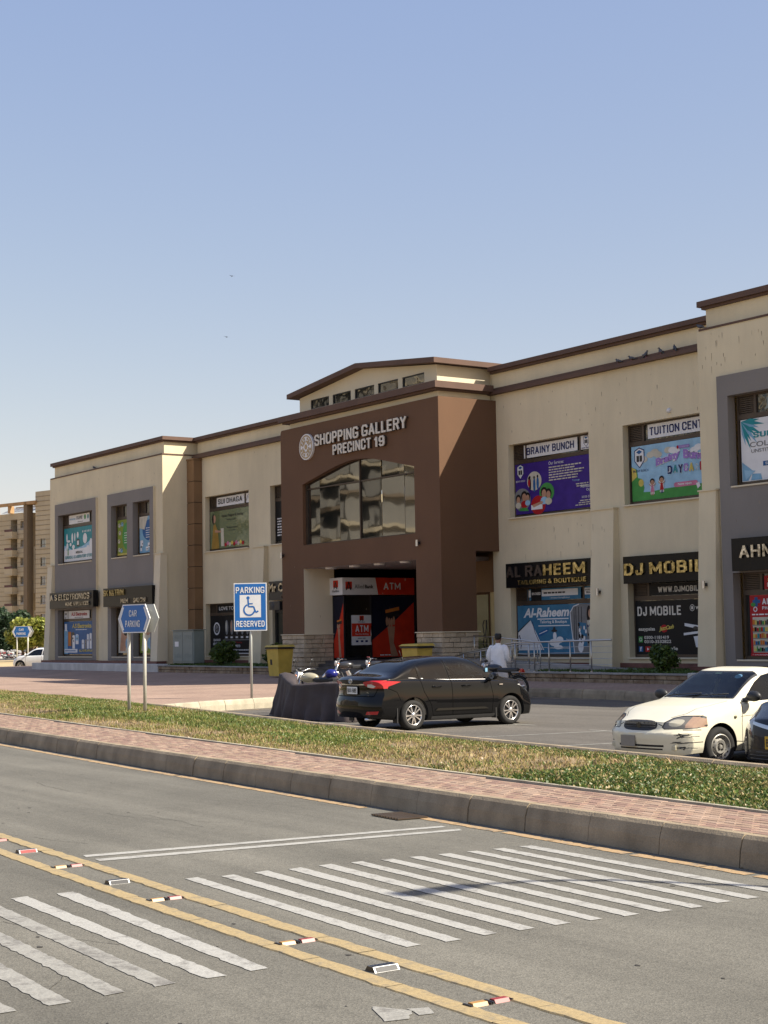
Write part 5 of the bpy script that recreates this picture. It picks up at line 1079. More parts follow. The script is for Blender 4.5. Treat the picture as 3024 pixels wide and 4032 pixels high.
# --- ATM kiosk in the vestibule
t = thing('atm_kiosk', 'dark glass cash machine kiosk with white and red bank header in the portal', 'kiosk', (-56.05, 36.5, .74))
KX, KY, KE = -56.05, 36.5, 40.3
obj('frame', MB().box(KX - .05, KY, .74, KX, KY + .07, 3.5).box(KX - .05, 37.86, .74, KX, 37.93, 3.5).box(KX - .05, KE - .15, .74, KX, KE, 3.5).box(-56.93, KY, .74, -56.86, KY + .06, 3.5).box(KX - .05, KY + .07, .74, KX, KE - .15, .84), m_k, t)
obj('pane', MB().quad((KX - .02, KY + .07, .84), (KX - .02, 37.86, .84), (KX - .02, 37.86, 3.5), (KX - .02, KY + .07, 3.5)), m_glassd, t)
hd = obj('header', MB().box(-57.0, KY - .12, 3.5, KX + .1, KE - .2, 4.23), m_w, t)
pl = PL((KX + .1, KY - .12, 3.5), (0, 1, 0), Z_); c_or2 = mp('signal_red', (.62, .045, .02))
W_ = KE - .2 - KY + .12
pl.poly([(1.82, 0), (1.68, .73), (W_, .73), (W_, 0)], c_or2); pl.text('ATM', 2.1, .22, 3.0, .52, m_w, bold=.03)
pl.rect(.15, .25, .48, .56, c_or2, .004); 
def logoA(pl, u, v, w, h, n=.008): pl.poly([(u, v), (u + w * .2, v), (u + w * .55, v + h), (u + w * .42, v + h)], m_k, n); pl.poly([(u + w * .42, v + h), (u + w * .55, v + h), (u + w * .85, v), (u + w * .65, v)], m_k, n + .001); pl.poly([(u - w * .1, v + h * .02), (u + w * .3, v + h * .2), (u + w, v + h * .12), (u + w * 1.25, v - h * .02), (u + w * .5, v + h * .33)], m_k, n + .002)
logoA(pl, .16, .2, .34, .36); pl.text('Allied', .62, .27, 1.08, .44, m_k, bold=.0); pl.text('Bank', 1.13, .27, 1.58, .43, m_k, bold=.03)
pl.done('lettering', t)
pl = PL((-57.0, KY - .12, 3.5), X_, Z_); pl.rect(.33, .32, .72, .62, c_or2); logoA(pl, .36, .25, .35, .32); pl.text('AlliedBank', .24, .12, .8, .22, m_k, n=.006); pl.done('lettering', t)
def cardhand(pl, w, h, cu_, cv, s):
    pl.poly([(0, 0), (w, 0), (w, h * .9), (w * .55, h * .6), (0, h * .28)], c_or2, .003)
    pl.poly([(cu_ - .36 * s, cv - .2 * s), (cu_ + .36 * s, cv - .1 * s), (cu_ + .33 * s, cv + .3 * s), (cu_ - .4 * s, cv + .16 * s)], m_k, .006); pl.poly([(cu_ - .4 * s, cv + .16 * s), (cu_ + .33 * s, cv + .3 * s), (cu_ + .34 * s, cv + .15 * s), (cu_ - .38 * s, cv + .02 * s)], c_orange, .008)
    u, v = cu_ - .1 * s, cv - .25 * s
    pl.poly([(u - .2 * s, v - .3 * s), (u + .2 * s, v - .3 * s), (u + .12 * s, v - 1.0 * s), (u + .35 * s, -0.0 + .02), (u - .02 * s, .02), (u - .12 * s, v - .9 * s)], c_skin, .0065)
    for k, (du, L4) in enumerate(((-.22, .25), (-.1, .1), (.02, .08), (.14, .3))): pl.disc(u + du * s, v - .15 * s + L4 * s * .3, .065 * s, .2 * s, c_skin, .009 + k * .0004, 10)
ps = obj('poster_panel', MB().box(KX - .04, 37.93, .84, KX - .02, KE - .15, 3.45), mp('midnight', (.012, .014, .03)), t)
pl = PL((KX - .02, 37.93, .84), (0, 1, 0), Z_); cardhand(pl, KE - .15 - 37.93, 2.6, 1.1, 1.85, 1.0); fakelines(pl, .4, .06, 1.2, 1, m_w, .05); pl.done('artwork', ps)
ps = obj('poster_panel', MB().box(-56.86, KY + .01, .84, KX - .05, KY + .03, 3.45), mp('midnight_side', (.012, .014, .03)), t)
pl = PL((-56.86, KY + .01, .84), X_, Z_); cardhand(pl, .76, 2.6, .45, 1.5, .5); pl.done('artwork', ps)
ps = obj('door_notice', MB().box(KX - .01, 36.88, 1.37, KX + .005, 37.88, 2.64), m_w, t)
pl = PL((KX + .005, 36.88, 1.37), (0, 1, 0), Z_); pl.rect(0, .37, 1.0, .92, c_or2); pl.text('ATM', .18, .55, .85, .84, m_w, bold=.03); pl.text('Non-Stop Banking', .18, .42, .85, .5, m_w, n=.006); pl.rect(.4, 1.05, .62, 1.24, c_or2); logoA(pl, .42, 1.02, .2, .2); pl.text('AlliedBank', .33, .95, .7, 1.01, c_navy, n=.006)
for u in (.2, .45, .68): pl.rect(u, .12, u + .13, .2, c_navy)
fakelines(pl, .3, .27, .75, 1, c_mgrey, .03); pl.done('lettering', ps)
obj('door_pull', MB().tube([(KX + .04, 37.84, 1.5), (KX + .04, 37.84, 2.1)], .015), m_steel, t, True)

# --- wall lamps (up/down cylinders)
def wlamp(x, z, Y, label, nrm=(0, -1, 0)):
    t = thing('wall_lamp', label, 'lamp', (x, Y, z), 0, 'small cylinder wall lamps')
    obj('body', MB().lathe([(0, -.12), (.055, -.12), (.055, .12), (0, .12)], (x, Y - .12, z), (0, 0, 1), 14), m_steel, t, True, autos=40)
    obj('bracket', MB().box(x - .03, Y - .1, z - .05, x + .06, Y, z + .05), m_k, t)
wlamp(-48.55, 5.24, YP, 'small grey wall lamp on the portal under the right end of the arch window')
wlamp(-58.70 + .12, 5.27, YP, 'small grey wall lamp on the portal below the left end of the arch window')
wlamp(-41.2, 3.15, YW - .36, 'small grey wall lamp on the buttress right of the AL RAHEEM shop')
wlamp(-34.4, 3.16, YB - .3, 'small grey wall lamp on the tower buttress right of DJ MOBILE')
t = tag(obj('dome_lamp', MB().lathe([(0, .1), (.06, .08), (.09, .03), (.09, 0)], (-37.9, YW, 9.14), (0, -1, 0), 14), m_w, None, True), 'small round white dome fitting above the TUITION CENTRE window', 'lamp')
# loudspeaker under the Mr CE sign
t = thing('horn_loudspeaker', 'black box loudspeaker hung beside the salon door under the Mr CE sign', 'loudspeaker', (-63.6, YW, 3.2))
obj('cabinet', MB().cbox(-63.85, YW - .45, 3.02, -62.9, YW - .05, 3.42, .03), m_k, t); obj('cone', MB().lathe([(.0, .02), (.06, .03), (.15, .0), (.17, -.01)], (-63.5, YW - .455, 3.22), (0, -1, 0), 18), P('dark_cone', (.05, .05, .05), .7), t, True)

# --- plinth, planters, kiosk box, bins
t = thing('plinth_wall', 'low white plastered plinth wall in front of the left block', 'wall', (-78, 34.8, .15))
obj('body', MB().cbox(-86.23, 34.8, .1, -70.2, YB - .4, .53, .02), m_white, t)
def planter(label, x0, x1, Y, z1, yb, plaque=None):
    t = thing('planter', label, 'planter', ((x0 + x1) / 2, Y, .15))
    obj('core', MB().box(x0 + .02, Y + .03, .05, x1, Y + .3, z1 - .05), m_gap, t)
    for q in stone_face((x0, Y + .04, 0), (x1, Y + .04, 0), .12, z1 - .04, 2, .52, (0, -1, 0)): obj('stone_block', q, m_stone2, t)
    obj('coping', MB().cbox(x0 - .03, Y - .04, z1 - .04, x1 + .02, Y + .3, z1 + .01, .01), m_conc, t)
    obj('soil_bed', MB().box(x0 + .02, Y + .3, .1, x1, yb, z1 - .03), m_soil, t)
    return t
planter('long stone planter in front of the left wing', -70.15, -58.9, 34.8, .48, YW - .1)
planter('long stone planter below the DJ MOBILE shop window', -44.6, -33.95, 34.35, .46, YW - .1)
t = thing('plaque_block', 'white painted end block of the right planter', 'block', (-33.6, 34.3, .15)); obj('body', MB().cbox(-33.93, 34.28, .1, -33.3, 34.9, .50, .015), m_white, t); obj('stain_patch', MB().add([(-33.8, 34.277, .25), (-33.62, 34.277, .22), (-33.55, 34.277, .38), (-33.75, 34.277, .42)], [(0, 1, 2, 3)]), m_conc, t)
t = thing('electrical_cabinet', 'grey-green steel electrical cabinet beside the clad column', 'cabinet', (-69.4, 35.6, .5)); m_cab = P('grey_green_steel', (.20, .235, .215), .5)
bd = obj('body', MB().cbox(-70.12, 35.6, .58, -67.95, 36.2, 2.16, .02), m_cab, t); obj('side_panel', MB().box(-67.948, 35.64, .62, -67.93, 36.16, 2.1), m_cab, bd)
for a, b in ((-70.05, -69.05), (-69.01, -68.02)):
    d = obj('door', MB().box(a, 35.575, .66, b, 35.6, 2.08), m_cab, t); lv = MB()
    for k in range(4):
        for zc in (.85, 1.75): lv.box(a + .12 + k * .2, 35.565, zc, a + .24 + k * .2, 35.575, zc + .18)
    obj('vent', lv, m_cab, d)
obj('notice', MB().box(-69.85, 35.568, 1.38, -69.45, 35.574, 1.62), m_w, t); obj('top', MB().box(-70.16, 35.55, 2.16, -67.9, 36.25, 2.2), m_cab, t)
obj('foot', MB().box(-70.05, 35.65, .45, -69.95, 35.75, .58), m_k, t); obj('foot', MB().box(-68.1, 35.65, .45, -68.0, 35.75, .58), m_k, t)
t = thing('valve_pipes', 'green and grey pipe stubs at the foot of the clad column', 'pipes', (-67.6, 37.2, .5))
obj('pipe', MB().tube([(-67.6, 37.3, .5), (-67.6, 37.3, 1.0), (-67.4, 37.3, 1.1), (-67.3, 37.3, .5)], .04), P('green_pipe', (.05, .14, .10), .5), t, True); obj('pipe', MB().tube([(-67.75, 37.2, .5), (-67.75, 37.2, 1.2), (-67.75, 37.6, 1.25)], .05), m_conc, t, True)
def bin_(label, x, y, z, rz, lid):
    t = thing('wheelie_bin', label, 'bin', (x, y, z), rz, 'yellow wheelie bins at the portal pillars'); my = M('faded_yellow_plastic', (.58, .42, .08), .55, var=.1, scale=3, fine=.05)
    mb = MB(); mb.hexa([(-.36, -.3, .06), (.36, -.3, .06), (.36, .3, .06), (-.36, .3, .06), (-.44, -.38, 1.2), (.44, -.38, 1.2), (.44, .38, 1.2), (-.44, .38, 1.2)]); obj('body', mb, my, t, local=True)
    obj('rim', MB().cbox(-.50, -.43, 1.18, .50, .43, 1.25, .02), m_k if lid else my, t, local=True)
    mb = MB(); mb.hexa([(-.52, -.46, 1.26), (.52, -.46, 1.26), (.52, .44, 1.26), (-.52, .44, 1.26), (-.44, -.36, 1.33), (.44, -.36, 1.33), (.44, .4, 1.35), (-.44, .4, 1.35)]); obj('lid', mb, my, t, local=True)
    for sx_ in (-.36, .36): obj('wheel', MB().lathe([(0, -.04), (.11, -.04), (.11, .04), (0, .04)], (sx_, .3, .11), (1, 0, 0), 16), m_k, t, True, local=True, autos=40)
    obj('mark', MB().add([(-.22, -.322, .4), (-.06, -.322, .4), (-.06, -.352, .75), (-.22, -.352, .75)], [(0, 1, 2, 3)]), m_k, t, local=True)
bin_('yellow wheelie bin in front of the left stone pillar', -56.75, 33.75, .1, .05, True)
bin_('yellow wheelie bin before the right stone pillar, only its lid over the black car', -47.6, 34.2, .1, .1, True)
# --- ramp and steel railings
t = thing('ramp', 'grey concrete wheelchair ramp in front of the AL RAHEEM shop', 'ramp', (-43, 35.8, .15))
mb = MB(); mb.hexa([(-47.0, 34.75, .1), (-38.2, 34.75, .1), (-38.2, 35.35, .1), (-47.0, 35.35, .1), (-47.0, 34.75, .48), (-38.2, 34.75, .48), (-38.2, 35.35, .48), (-47.0, 35.35, .48)]); obj('lower_flight', mb, m_conc, t)
mb = MB(); mb.hexa([(-47.0, 35.4, .1), (-38.3, 35.4, .1), (-38.3, 36.9, .1), (-47.0, 36.9, .1), (-47.0, 35.4, .86), (-38.3, 35.4, .50), (-38.3, 36.9, .50), (-47.0, 36.9, .86)]); obj('upper_flight', mb, m_conc, t)
def rail(label, tops, posts, zb, n_mid, r=.024):
    t = thing('railing', label, 'railing', posts[0][:2] + (0,), 0, 'stainless steel ramp railings')
    obj('top_rail', MB().tube(tops, r * 1.25, 10), m_steel, t, True)
    def topz(x):
        pts = sorted([(p[0], p[2]) for p in tops]); return lerp(pts, x)
    for (x, y, zbb) in posts:
        obj('post', MB().tube([(x, y, zbb), (x, y, topz(x))], r, 8), m_steel, t, True); obj('foot_cap', MB().lathe([(0, 0), (.05, 0), (.05, .03), (0, .03)], (x, y, zbb), (0, 0, 1), 10), m_steel, t, True, autos=40)
    x0_, x1_ = min(p[0] for p in tops), max(p[0] for p in tops)
    for k in range(n_mid):
        f = (k + 1) / (n_mid + 1); pts = []
        for p in tops:
            zb_ = lerp(sorted([(q[0], q[2]) for q in posts]), p[0]); pts.append((p[0], p[1] + .03, p[2] - (p[2] - zb_) * f * .95))
        obj('wire_rail', MB().tube(pts, r * .4, 6), m_steel, t, True)
rail('front ramp railing running right to the buttress', [(-45.52, 34.6, 1.06), (-42.39, 34.6, 1.45), (-41.2, 34.6, 1.46), (-37.54, 34.6, 1.51)], [(-45.3, 34.6, .46), (-44.3, 34.6, .46), (-43.3, 34.6, .46), (-42.38, 34.6, .46), (-41.36, 34.6, .46), (-40.6, 34.6, .46), (-39.53, 34.6, .47), (-38.5, 34.6, .47)], 0, 4)
rail('middle ramp railing behind the man in white', [(-46.9, 35.4, .95), (-45.86, 35.4, 1.08), (-43.12, 35.4, 1.38), (-42.0, 35.4, 1.40)], [(-46.5, 35.4, .48), (-45.0, 35.4, .48), (-43.6, 35.4, .48), (-42.6, 35.4, .48), (-42.0, 35.4, .48)], 0, 3, .02)
rail('rear ramp railing descending from the right pillar', [(-46.45, 35.95, 1.70), (-45.2, 35.95, 1.64), (-42.77, 35.95, 1.45)], [(-46.4, 35.95, .84), (-45.3, 35.95, .8), (-44.2, 35.95, .75), (-43.3, 35.95, .71), (-42.8, 35.95, .69)], 0, 2, .02)

# --- blue signs on the verge and plaza
GAL = 0
m_sblue = P('sign_blue', (.01, .13, .42), .35); m_post = P('ivory_post_paint', (.50, .49, .43), .45); m_galv = P('galvanised_post', (.42, .43, .41), .45, .3)
def hexsign(label, base, dirx, w, h, zc, posts, z0, back=True, loc=None):
    t = thing('direction_sign', label, 'sign', (*base, 0)); U = Vector((*dirx, 0)).normalized(); O = Vector((*base, 0)); N = U.cross(Vector((0, 0, 1)))
    def hexp(s_, n): return [tuple(O + U * (u * s_) + Vector((0, 0, zc + v * s_)) + N * n) for u, v in ((-w * .35, h / 2), (w * .35, h / 2), (w / 2, 0), (w * .35, -h / 2), (-w * .35, -h / 2), (-w / 2, 0))]
    mb = MB(); mb.prism(hexp(1, .05), N * .02); obj('plate', mb, m_w, t)
    pl = PL(O + Vector((0, 0, zc)) + N * .0705, U, Z_); e = .93
    pl.poly([(-w * .35 * e, -h / 2 * e), (w * .35 * e, -h / 2 * e), (w / 2 * e, 0), (w * .35 * e, h / 2 * e), (-w * .35 * e, h / 2 * e), (-w / 2 * e, 0)], m_sblue, .002)
    for s_ in (-1, 1):
        a = [(s_ * w * .30, h * .40), (s_ * w * .345, h * .40), (s_ * w * .455, 0), (s_ * w * .345, -h * .40), (s_ * w * .30, -h * .40), (s_ * w * .405, 0)]
        if s_ > 0: a = a[::-1]
        pl.poly(a, m_w, .004)
    pl.text('CAR', -w * .14, h * .07, w * .10, h * .30, m_w, n=.006, bold=.035); pl.text('PARKING', -w * .26, -h * .30, w * .20, -h * .06, m_w, n=.006, bold=.035); pl.done('face', t)
    if back:
        mb = MB(); mb.prism([tuple(Vector(p) + U * .12) for p in hexp(.98, -.09)], N * .02); obj('rear_plate', mb, m_galv, t)
    for s_ in posts:
        p = O + U * s_; obj('post', MB().tube([(p.x, p.y, z0), (p.x, p.y, zc + h * .3)], .036 if w < 1.3 else .05, 14), m_post, t, True)
        obj('clamp', MB().cbox(p.x - .06, p.y - .06, zc + .1, p.x + .06, p.y + .06, zc + .14, .01), m_galv, t)
hexsign('blue hexagonal CAR PARKING sign on two posts in the grass verge', (-30.43, 14.6), (.97, .25), 1.03, .60, 2.24, (-.25, .26), .2)
hexsign('distant blue CAR PARKING sign beyond the white car at the far left', (-113.4, 45.0), (.75, .66), 1.62, .82, 2.46, (-.42, .47), 0)
t = thing('reserved_sign', 'tall blue and white PARKING RESERVED wheelchair sign on a single post', 'sign', (-35.31, 20.15, .25))
U = Vector((.62, .785, 0)).normalized(); O = Vector((-35.31, 20.15, .118)); N = U.cross(Vector((0, 0, 1)))
k9 = .94
mb = MB(); mb.prism([tuple(O + U * u * k9 + Vector((0, 0, z * k9)) + N * .045) for u, z in ((-.45, 1.965), (.45, 1.965), (.45, 3.265), (-.45, 3.265))], N * .012); obj('plate', mb, m_w, t)
class PLs(PL):
    def p(s, u, v, n=0.0): return s.O + s.U * u * k9 + s.V * v * k9 + s.N * n
pl = PLs(O + N * .058, U, Z_); pl.rect(-.425, 1.99, .425, 3.24, m_sblue, .002); pl.rect(-.29, 2.33, .29, 2.94, m_w, .004); pl.text('PARKING', -.395, 2.985, .395, 3.16, m_w, n=.006, bold=.035); pl.text('RESERVED', -.39, 2.07, .39, 2.24, m_w, n=.006, bold=.035)
pl.disc(-.06, 2.86, .045, .045, m_sblue, .006); pl.line([(-.06, 2.84), (-.05, 2.62), (.09, 2.62), (.15, 2.46), (.22, 2.50)], .04, m_sblue, .0065); pl.line([(-.05, 2.70), (.07, 2.70)], .03, m_sblue, .007); pl.ring(-.03, 2.535, .125, .165, m_sblue, .006, 26, PI * .62, PI * 1.93); pl.done('face', t)
obj('post', MB().tube([(-35.31, 20.15, .25), (-35.31, 20.15, 3.0)], .032, 14), m_galv, t, True)

# --- street lamp outside the frame, its shadow crosses the zebra
t = thing('street_lamp', 'grey street lamp beside the footpath, out of frame to the right', 'street lamp', (-2.9, 12.0, .24))
obj('pole', MB().tube([(-2.9, 12.0, .2), (-2.9, 12.0, 3), (-2.9, 12.0, 6.6), (-2.92, 11.8, 6.95), (-2.95, 11.4, 7.1)], [.05, .045, .035, .032, .03], 12), m_galv, t, True)
obj('head', MB().cbox(-3.06, 10.7, 7.06, -2.86, 11.4, 7.14, .03), m_galv, t)

# --- pigeons and far birds
GAL = 1
m_pig = M('pigeon_grey', (.10, .105, .12), .7, var=.25, scale=18); m_pig2 = P('pigeon_dark', (.03, .035, .045), .5)
def pigeon(label, x, y, z, rz, pose=0, group='pigeons on the parapet ledges'):
    t = thing('pigeon', label, 'pigeon', (x, y, z), rz, group); s_ = 1.0
    tl = .25 if pose == 0 else -.05
    mb = MB(); ax = [(-.17, .06 - tl * .05), (-.1, .075), (0, .095), (.07, .12), (.1, .15)]; rs = [.012, .04, .058, .05, .026]
    if pose: ax = [(-.13, .02), (-.07, .06), (-.01, .11), (.035, .16), (.05, .20)]
    mb.tube([(a * s_, 0, b * s_) for a, b in ax], [r * s_ for r in rs], 10); obj('body', mb, m_pig, t, True, local=True)
    hx, hz_ = (ax[-1][0] + .015) * s_, (ax[-1][1] + .02) * s_
    hd_ = obj('head', MB().ball((hx, 0, hz_), (.032 * s_, .026 * s_, .028 * s_), 10), m_pig2, t, True, local=True); obj('beak', MB().tube([(hx + .025, 0, hz_), (hx + .065, 0, hz_ - .012)], [.01, .002], 6), m_k, hd_, local=True)
    q = ax[0]; obj('tail', MB().hexa([(q[0] * s_ - .10, -.03, q[1] * s_ - (.03 if not pose else .05)), (q[0] * s_ + .03, -.02, q[1] * s_ - .01), (q[0] * s_ + .03, .02, q[1] * s_ - .01), (q[0] * s_ - .10, .03, q[1] * s_ - (.03 if not pose else .05)), (q[0] * s_ - .10, -.03, q[1] * s_ - (.02 if not pose else .035)), (q[0] * s_ + .03, -.02, q[1] * s_ + .01), (q[0] * s_ + .03, .02, q[1] * s_ + .01), (q[0] * s_ - .10, .03, q[1] * s_ - (.02 if not pose else .035))]), m_pig2, t, local=True)
    for sy in (-1, 1):
        obj('wing', MB().ball((-.03 * s_, sy * .05 * s_, (.085 if not pose else .09) * s_), (.095 * s_, .014 * s_, .036 * s_), 10), m_pig, t, True, local=True); obj('leg', MB().tube([(.01, sy * .02, .06), (.015, sy * .02, 0)], .004, 5), c_pink, t, local=True)
yl = YW - .14
pigeon('pigeon at the far left of the row on the right ledge', -40.17, yl, 11.07, PI - .2); pigeon('second pigeon of the row from the left, facing left', -39.50, yl, 11.07, PI)
pigeon('upright pigeon at the middle of the row, facing right', -38.80, yl, 11.07, .2, 1); pigeon('upright pigeon facing left, fourth of the row', -38.08, yl, 11.07, PI + .2, 1); pigeon('rightmost upright pigeon of the row near the tower', -37.42, yl, 11.07, 2.6, 1)
pigeon('pigeon perched on the left corner of the right tower ledge', -34.62, YB + .04, 11.165, PI + .1, 0); pigeon('lone pigeon on the ledge of the left block', -80.4, YB + .06, 11.165, PI, 0)
for x, y, z, l in ((-69.15, 38.59, 20.02, 'higher of the two tiny birds flying over the left roofs'), (-69.53, 38.46, 16.95, 'lower of the two tiny birds flying over the left roofs')):
    t = tag(obj('flying_bird', MB().tube([(x - .08, y, z), (x, y, z + .01), (x + .08, y, z)], [.006, .025, .006], 6).add([(x, y - .06, z), (x + .05, y, z), (x, y - .18, z + .04), (x - .05, y, z), (x, y + .18, z + .04)], [(0, 1, 2), (0, 2, 3), (1, 4, 3)]), m_pig2), l, 'bird', 'tiny birds in the sky')

GAL = 0
# ================================================================== VEHICLES
def cpaint(name, c, rough=.22, dirt=.1):
    mt = M(name, c, .35, 0, var=dirt, scale=2.2, fine=.02, fscale=50, spec=.03, coat=1.0)
    mt.node_tree.nodes['Principled BSDF'].inputs['Coat IOR'].default_value = 1.36
    return mt
m_tyre = M('tyre_rubber', (.022, .021, .02), .85, var=.2, scale=8, bump=.2)
m_alloy = P('silver_alloy', (.66, .66, .66), .25, .9); m_plas = P('black_trim_plastic', (.02, .02, .021), .5)
m_in = P('dark_cabin', (.03, .03, .032), .8); m_inl = P('beige_cabin', (.34, .30, .24), .8)
m_rlamp = P('red_lamp', (.42, .008, .012), .08, coat=.8); m_clamp = P('clear_lamp', (.55, .55, .53), .08, coat=.8); m_alamp = P('amber_lamp', (.50, .16, .05), .12, coat=.8)
g_clear = glass_thin('clear_car_glass', (.66, .74, .72), .85); g_tint = glass_thin('tinted_car_glass', (.04, .045, .05), .9)
def smoothp(pts, x):
    """monotone piecewise cubic through pts"""
    pts = sorted(pts)
    if x <= pts[0][0]: return pts[0][1]
    if x >= pts[-1][0]: return pts[-1][1]
    for i in range(len(pts) - 1):
        if pts[i][0] <= x <= pts[i + 1][0]: break
    def sl(k):
        if k <= 0 or k >= len(pts) - 1:
            k2 = min(max(k, 0), len(pts) - 2) if k <= 0 else len(pts) - 2
            return (pts[k2 + 1][1] - pts[k2][1]) / (pts[k2 + 1][0] - pts[k2][0])
        a = (pts[k][1] - pts[k - 1][1]) / (pts[k][0] - pts[k - 1][0]); b = (pts[k + 1][1] - pts[k][1]) / (pts[k + 1][0] - pts[k][0])
        return 0 if a * b < 0 else 2 * a * b / (a + b) if a + b else 0
    h = pts[i + 1][0] - pts[i][0]; t = (x - pts[i][0]) / h; a, b = sl(i), sl(i + 1); p, q = pts[i][1], pts[i + 1][1]
    return (2 * t**3 - 3 * t**2 + 1) * p + (t**3 - 2 * t**2 + t) * h * a + (-2 * t**3 + 3 * t**2) * q + (t**3 - t**2) * h * b
def car_shell(S_):
    L_, T, Bt, Wd, zb = S_['L'], S_['T'], S_['B'], S_['W'], S_['zb']; NU = 18
    def section(x):
        w, b, t, z0 = smoothp(Wd, x), smoothp(Bt, x), smoothp(T, x), smoothp(zb, x); b = min(b, t - .01); h = t - b
        hh = b - z0
        low = [(0, z0), (.5 * w, z0), (.84 * w, z0), (.945 * w, z0 + .02), (.975 * w, z0 + .07), (.985 * w, z0 + .2 * hh), (.992 * w, z0 + .34 * hh), (1.0 * w, z0 + .5 * hh), (.997 * w, z0 + .66 * hh), (.985 * w, z0 + .80 * hh), (.972 * w, z0 + .92 * hh), (.95 * w, z0 + .985 * hh), (.925 * w, b)]
        g = min(1, max(0, (h - .08) / .25)); n = 2.3 + g * 3.2; yb = .925 * w - .012 * g; up = []
        for k in range(1, NU + 1):
            th = PI / 2 * k / NU; c, s = math.cos(th), math.sin(th); r = (abs(c)**n + abs(s)**n)**(-1 / n); u, v = c * r, s * r
            crown = 1 - .05 * g * (1 - min(1, (u) * 1.0)) * 0
            y = u * (yb - S_.get('tum', .30) * h * v * g); z = b + h * v
            if k == NU: y, z = 0, t
            up.append((y, z))
        return low + up
    def Ff_(y, z): return L_ - S_['pcf'] * min(1.3, abs(y) / S_['hw'])**3.0 - smoothp(S_['nose'], z)
    def Rf_(y, z): return S_['pcr'] * min(1.3, abs(y) / S_['hw'])**3.2 + smoothp(S_['tail'], z)
    xa, xf = S_['ra'] - .25, S_['fa'] + .25
    xs = [0] + [xa * (k / 9) for k in range(1, 9)] + [xa + (xf - xa) * k / 44 for k in range(45)] + [xf + (L_ - xf) * k / 12 for k in range(1, 13)]
    xs[0] = 0.0
    rings = []
    for x in xs:
        sec = section(x); full = [(y, z) for y, z in sec] + [(-y, z) for y, z in reversed(sec[1:-1])]
        r = []
        for y, z in full:
            if x < xa: t = x / xa; X = Rf_(y, z) + t * (xa - Rf_(y, z))
            elif x > xf: t = (x - xf) / (L_ - xf); X = xf + t * (Ff_(y, z) - xf)
            else: X = x
            r.append((X, y, z))
        rings.append(r)
    n = len(rings[0]); v = [p for r in rings for p in r]; f = []
    for i in range(len(rings) - 1):
        for k in range(n): f.append((i * n + k, i * n + (k + 1) % n, (i + 1) * n + (k + 1) % n, (i + 1) * n + k))
    for end in (0, 1):
        base = rings[-1] if end else rings[0]; o = (len(rings) - 1) * n if end else 0; zc = (max(p[2] for p in base) + min(p[2] for p in base)) / 2
        prev = [o + k for k in range(n)]
        for s in (.94, .86, .74, .6, .45, .3, .15):
            cur = []
            for p in base:
                y, z = p[1] * s, zc + (p[2] - zc) * s; v.append(((Ff_ if end else Rf_)(y, z), y, z)); cur.append(len(v) - 1)
            for k in range(n):
                q = (prev[k], prev[(k + 1) % n], cur[(k + 1) % n], cur[k]); f.append(q if end else q[::-1])
            prev = cur
        v.append(((Ff_ if end else Rf_)(0, zc), 0, zc)); c = len(v) - 1
        for k in range(n):
            q = (prev[k], prev[(k + 1) % n], c); f.append(q if end else q[::-1])
    me = bpy.data.meshes.new('shell'); me.from_pydata(v, [], f); me.update()
    bm = bmesh.new(); bm.from_mesh(me); bmesh.ops.recalc_face_normals(bm, faces=bm.faces); bm.to_mesh(me); bm.free()
    ob = bpy.data.objects.new('shell', me); COL.objects.link(ob); me.materials.append(m_k)
    cut = []
    for ax_ in (S_['ra'], S_['fa']):
        for sd in (-1, 1):
            cm = MB(); cm.tube([(ax_, sd * (S_['hw'] - .30), S_['wr'] + .0), (ax_, sd * (S_['hw'] + .3), S_['wr'] + .0)], S_['arch'], 40)
            cme = bpy.data.meshes.new('c'); cme.from_pydata(cm.v, [], cm.f); cme.update(); b2 = bmesh.new(); b2.from_mesh(cme); bmesh.ops.recalc_face_normals(b2, faces=b2.faces); b2.to_mesh(cme); b2.free()
            co = bpy.data.objects.new('c', cme); COL.objects.link(co); cut.append(co)
            md = ob.modifiers.new('b', 'BOOLEAN'); md.operation = 'DIFFERENCE'; md.solver = 'EXACT'; md.object = co
    bpy.context.view_layer.update()
    me2 = bpy.data.meshes.new_from_object(ob.evaluated_get(bpy.context.evaluated_depsgraph_get()))
    for c in cut: bpy.data.objects.remove(c)
    bpy.data.objects.remove(ob)
    bm = bmesh.new(); bm.from_mesh(me2); bpy.data.meshes.remove(me2)
    return bm, Ff_, Rf_
def inpoly(x, y, P_):
    c = False; j = len(P_) - 1
    for i in range(len(P_)):
        if (P_[i][1] > y) != (P_[j][1] > y) and x < (P_[j][0] - P_[i][0]) * (y - P_[i][1]) / (P_[j][1] - P_[i][1]) + P_[i][0]: c = not c
        j = i
    return c
def gapq(pts, w):
    out = []
    for (a, b), (c, d) in zip(pts[:-1], pts[1:]):
        l = math.hypot(c - a, d - b); x, y = -(d - b) / l * w / 2, (c - a) / l * w / 2; e = w * .2 / l
        a2, b2, c2, d2_ = a - (c - a) * e, b - (d - b) * e, c + (c - a) * e, d + (d - b) * e
        out.append([(a2 - x, b2 - y), (c2 - x, d2_ - y), (c2 + x, d2_ + y), (a2 + x, b2 + y)])
    return out
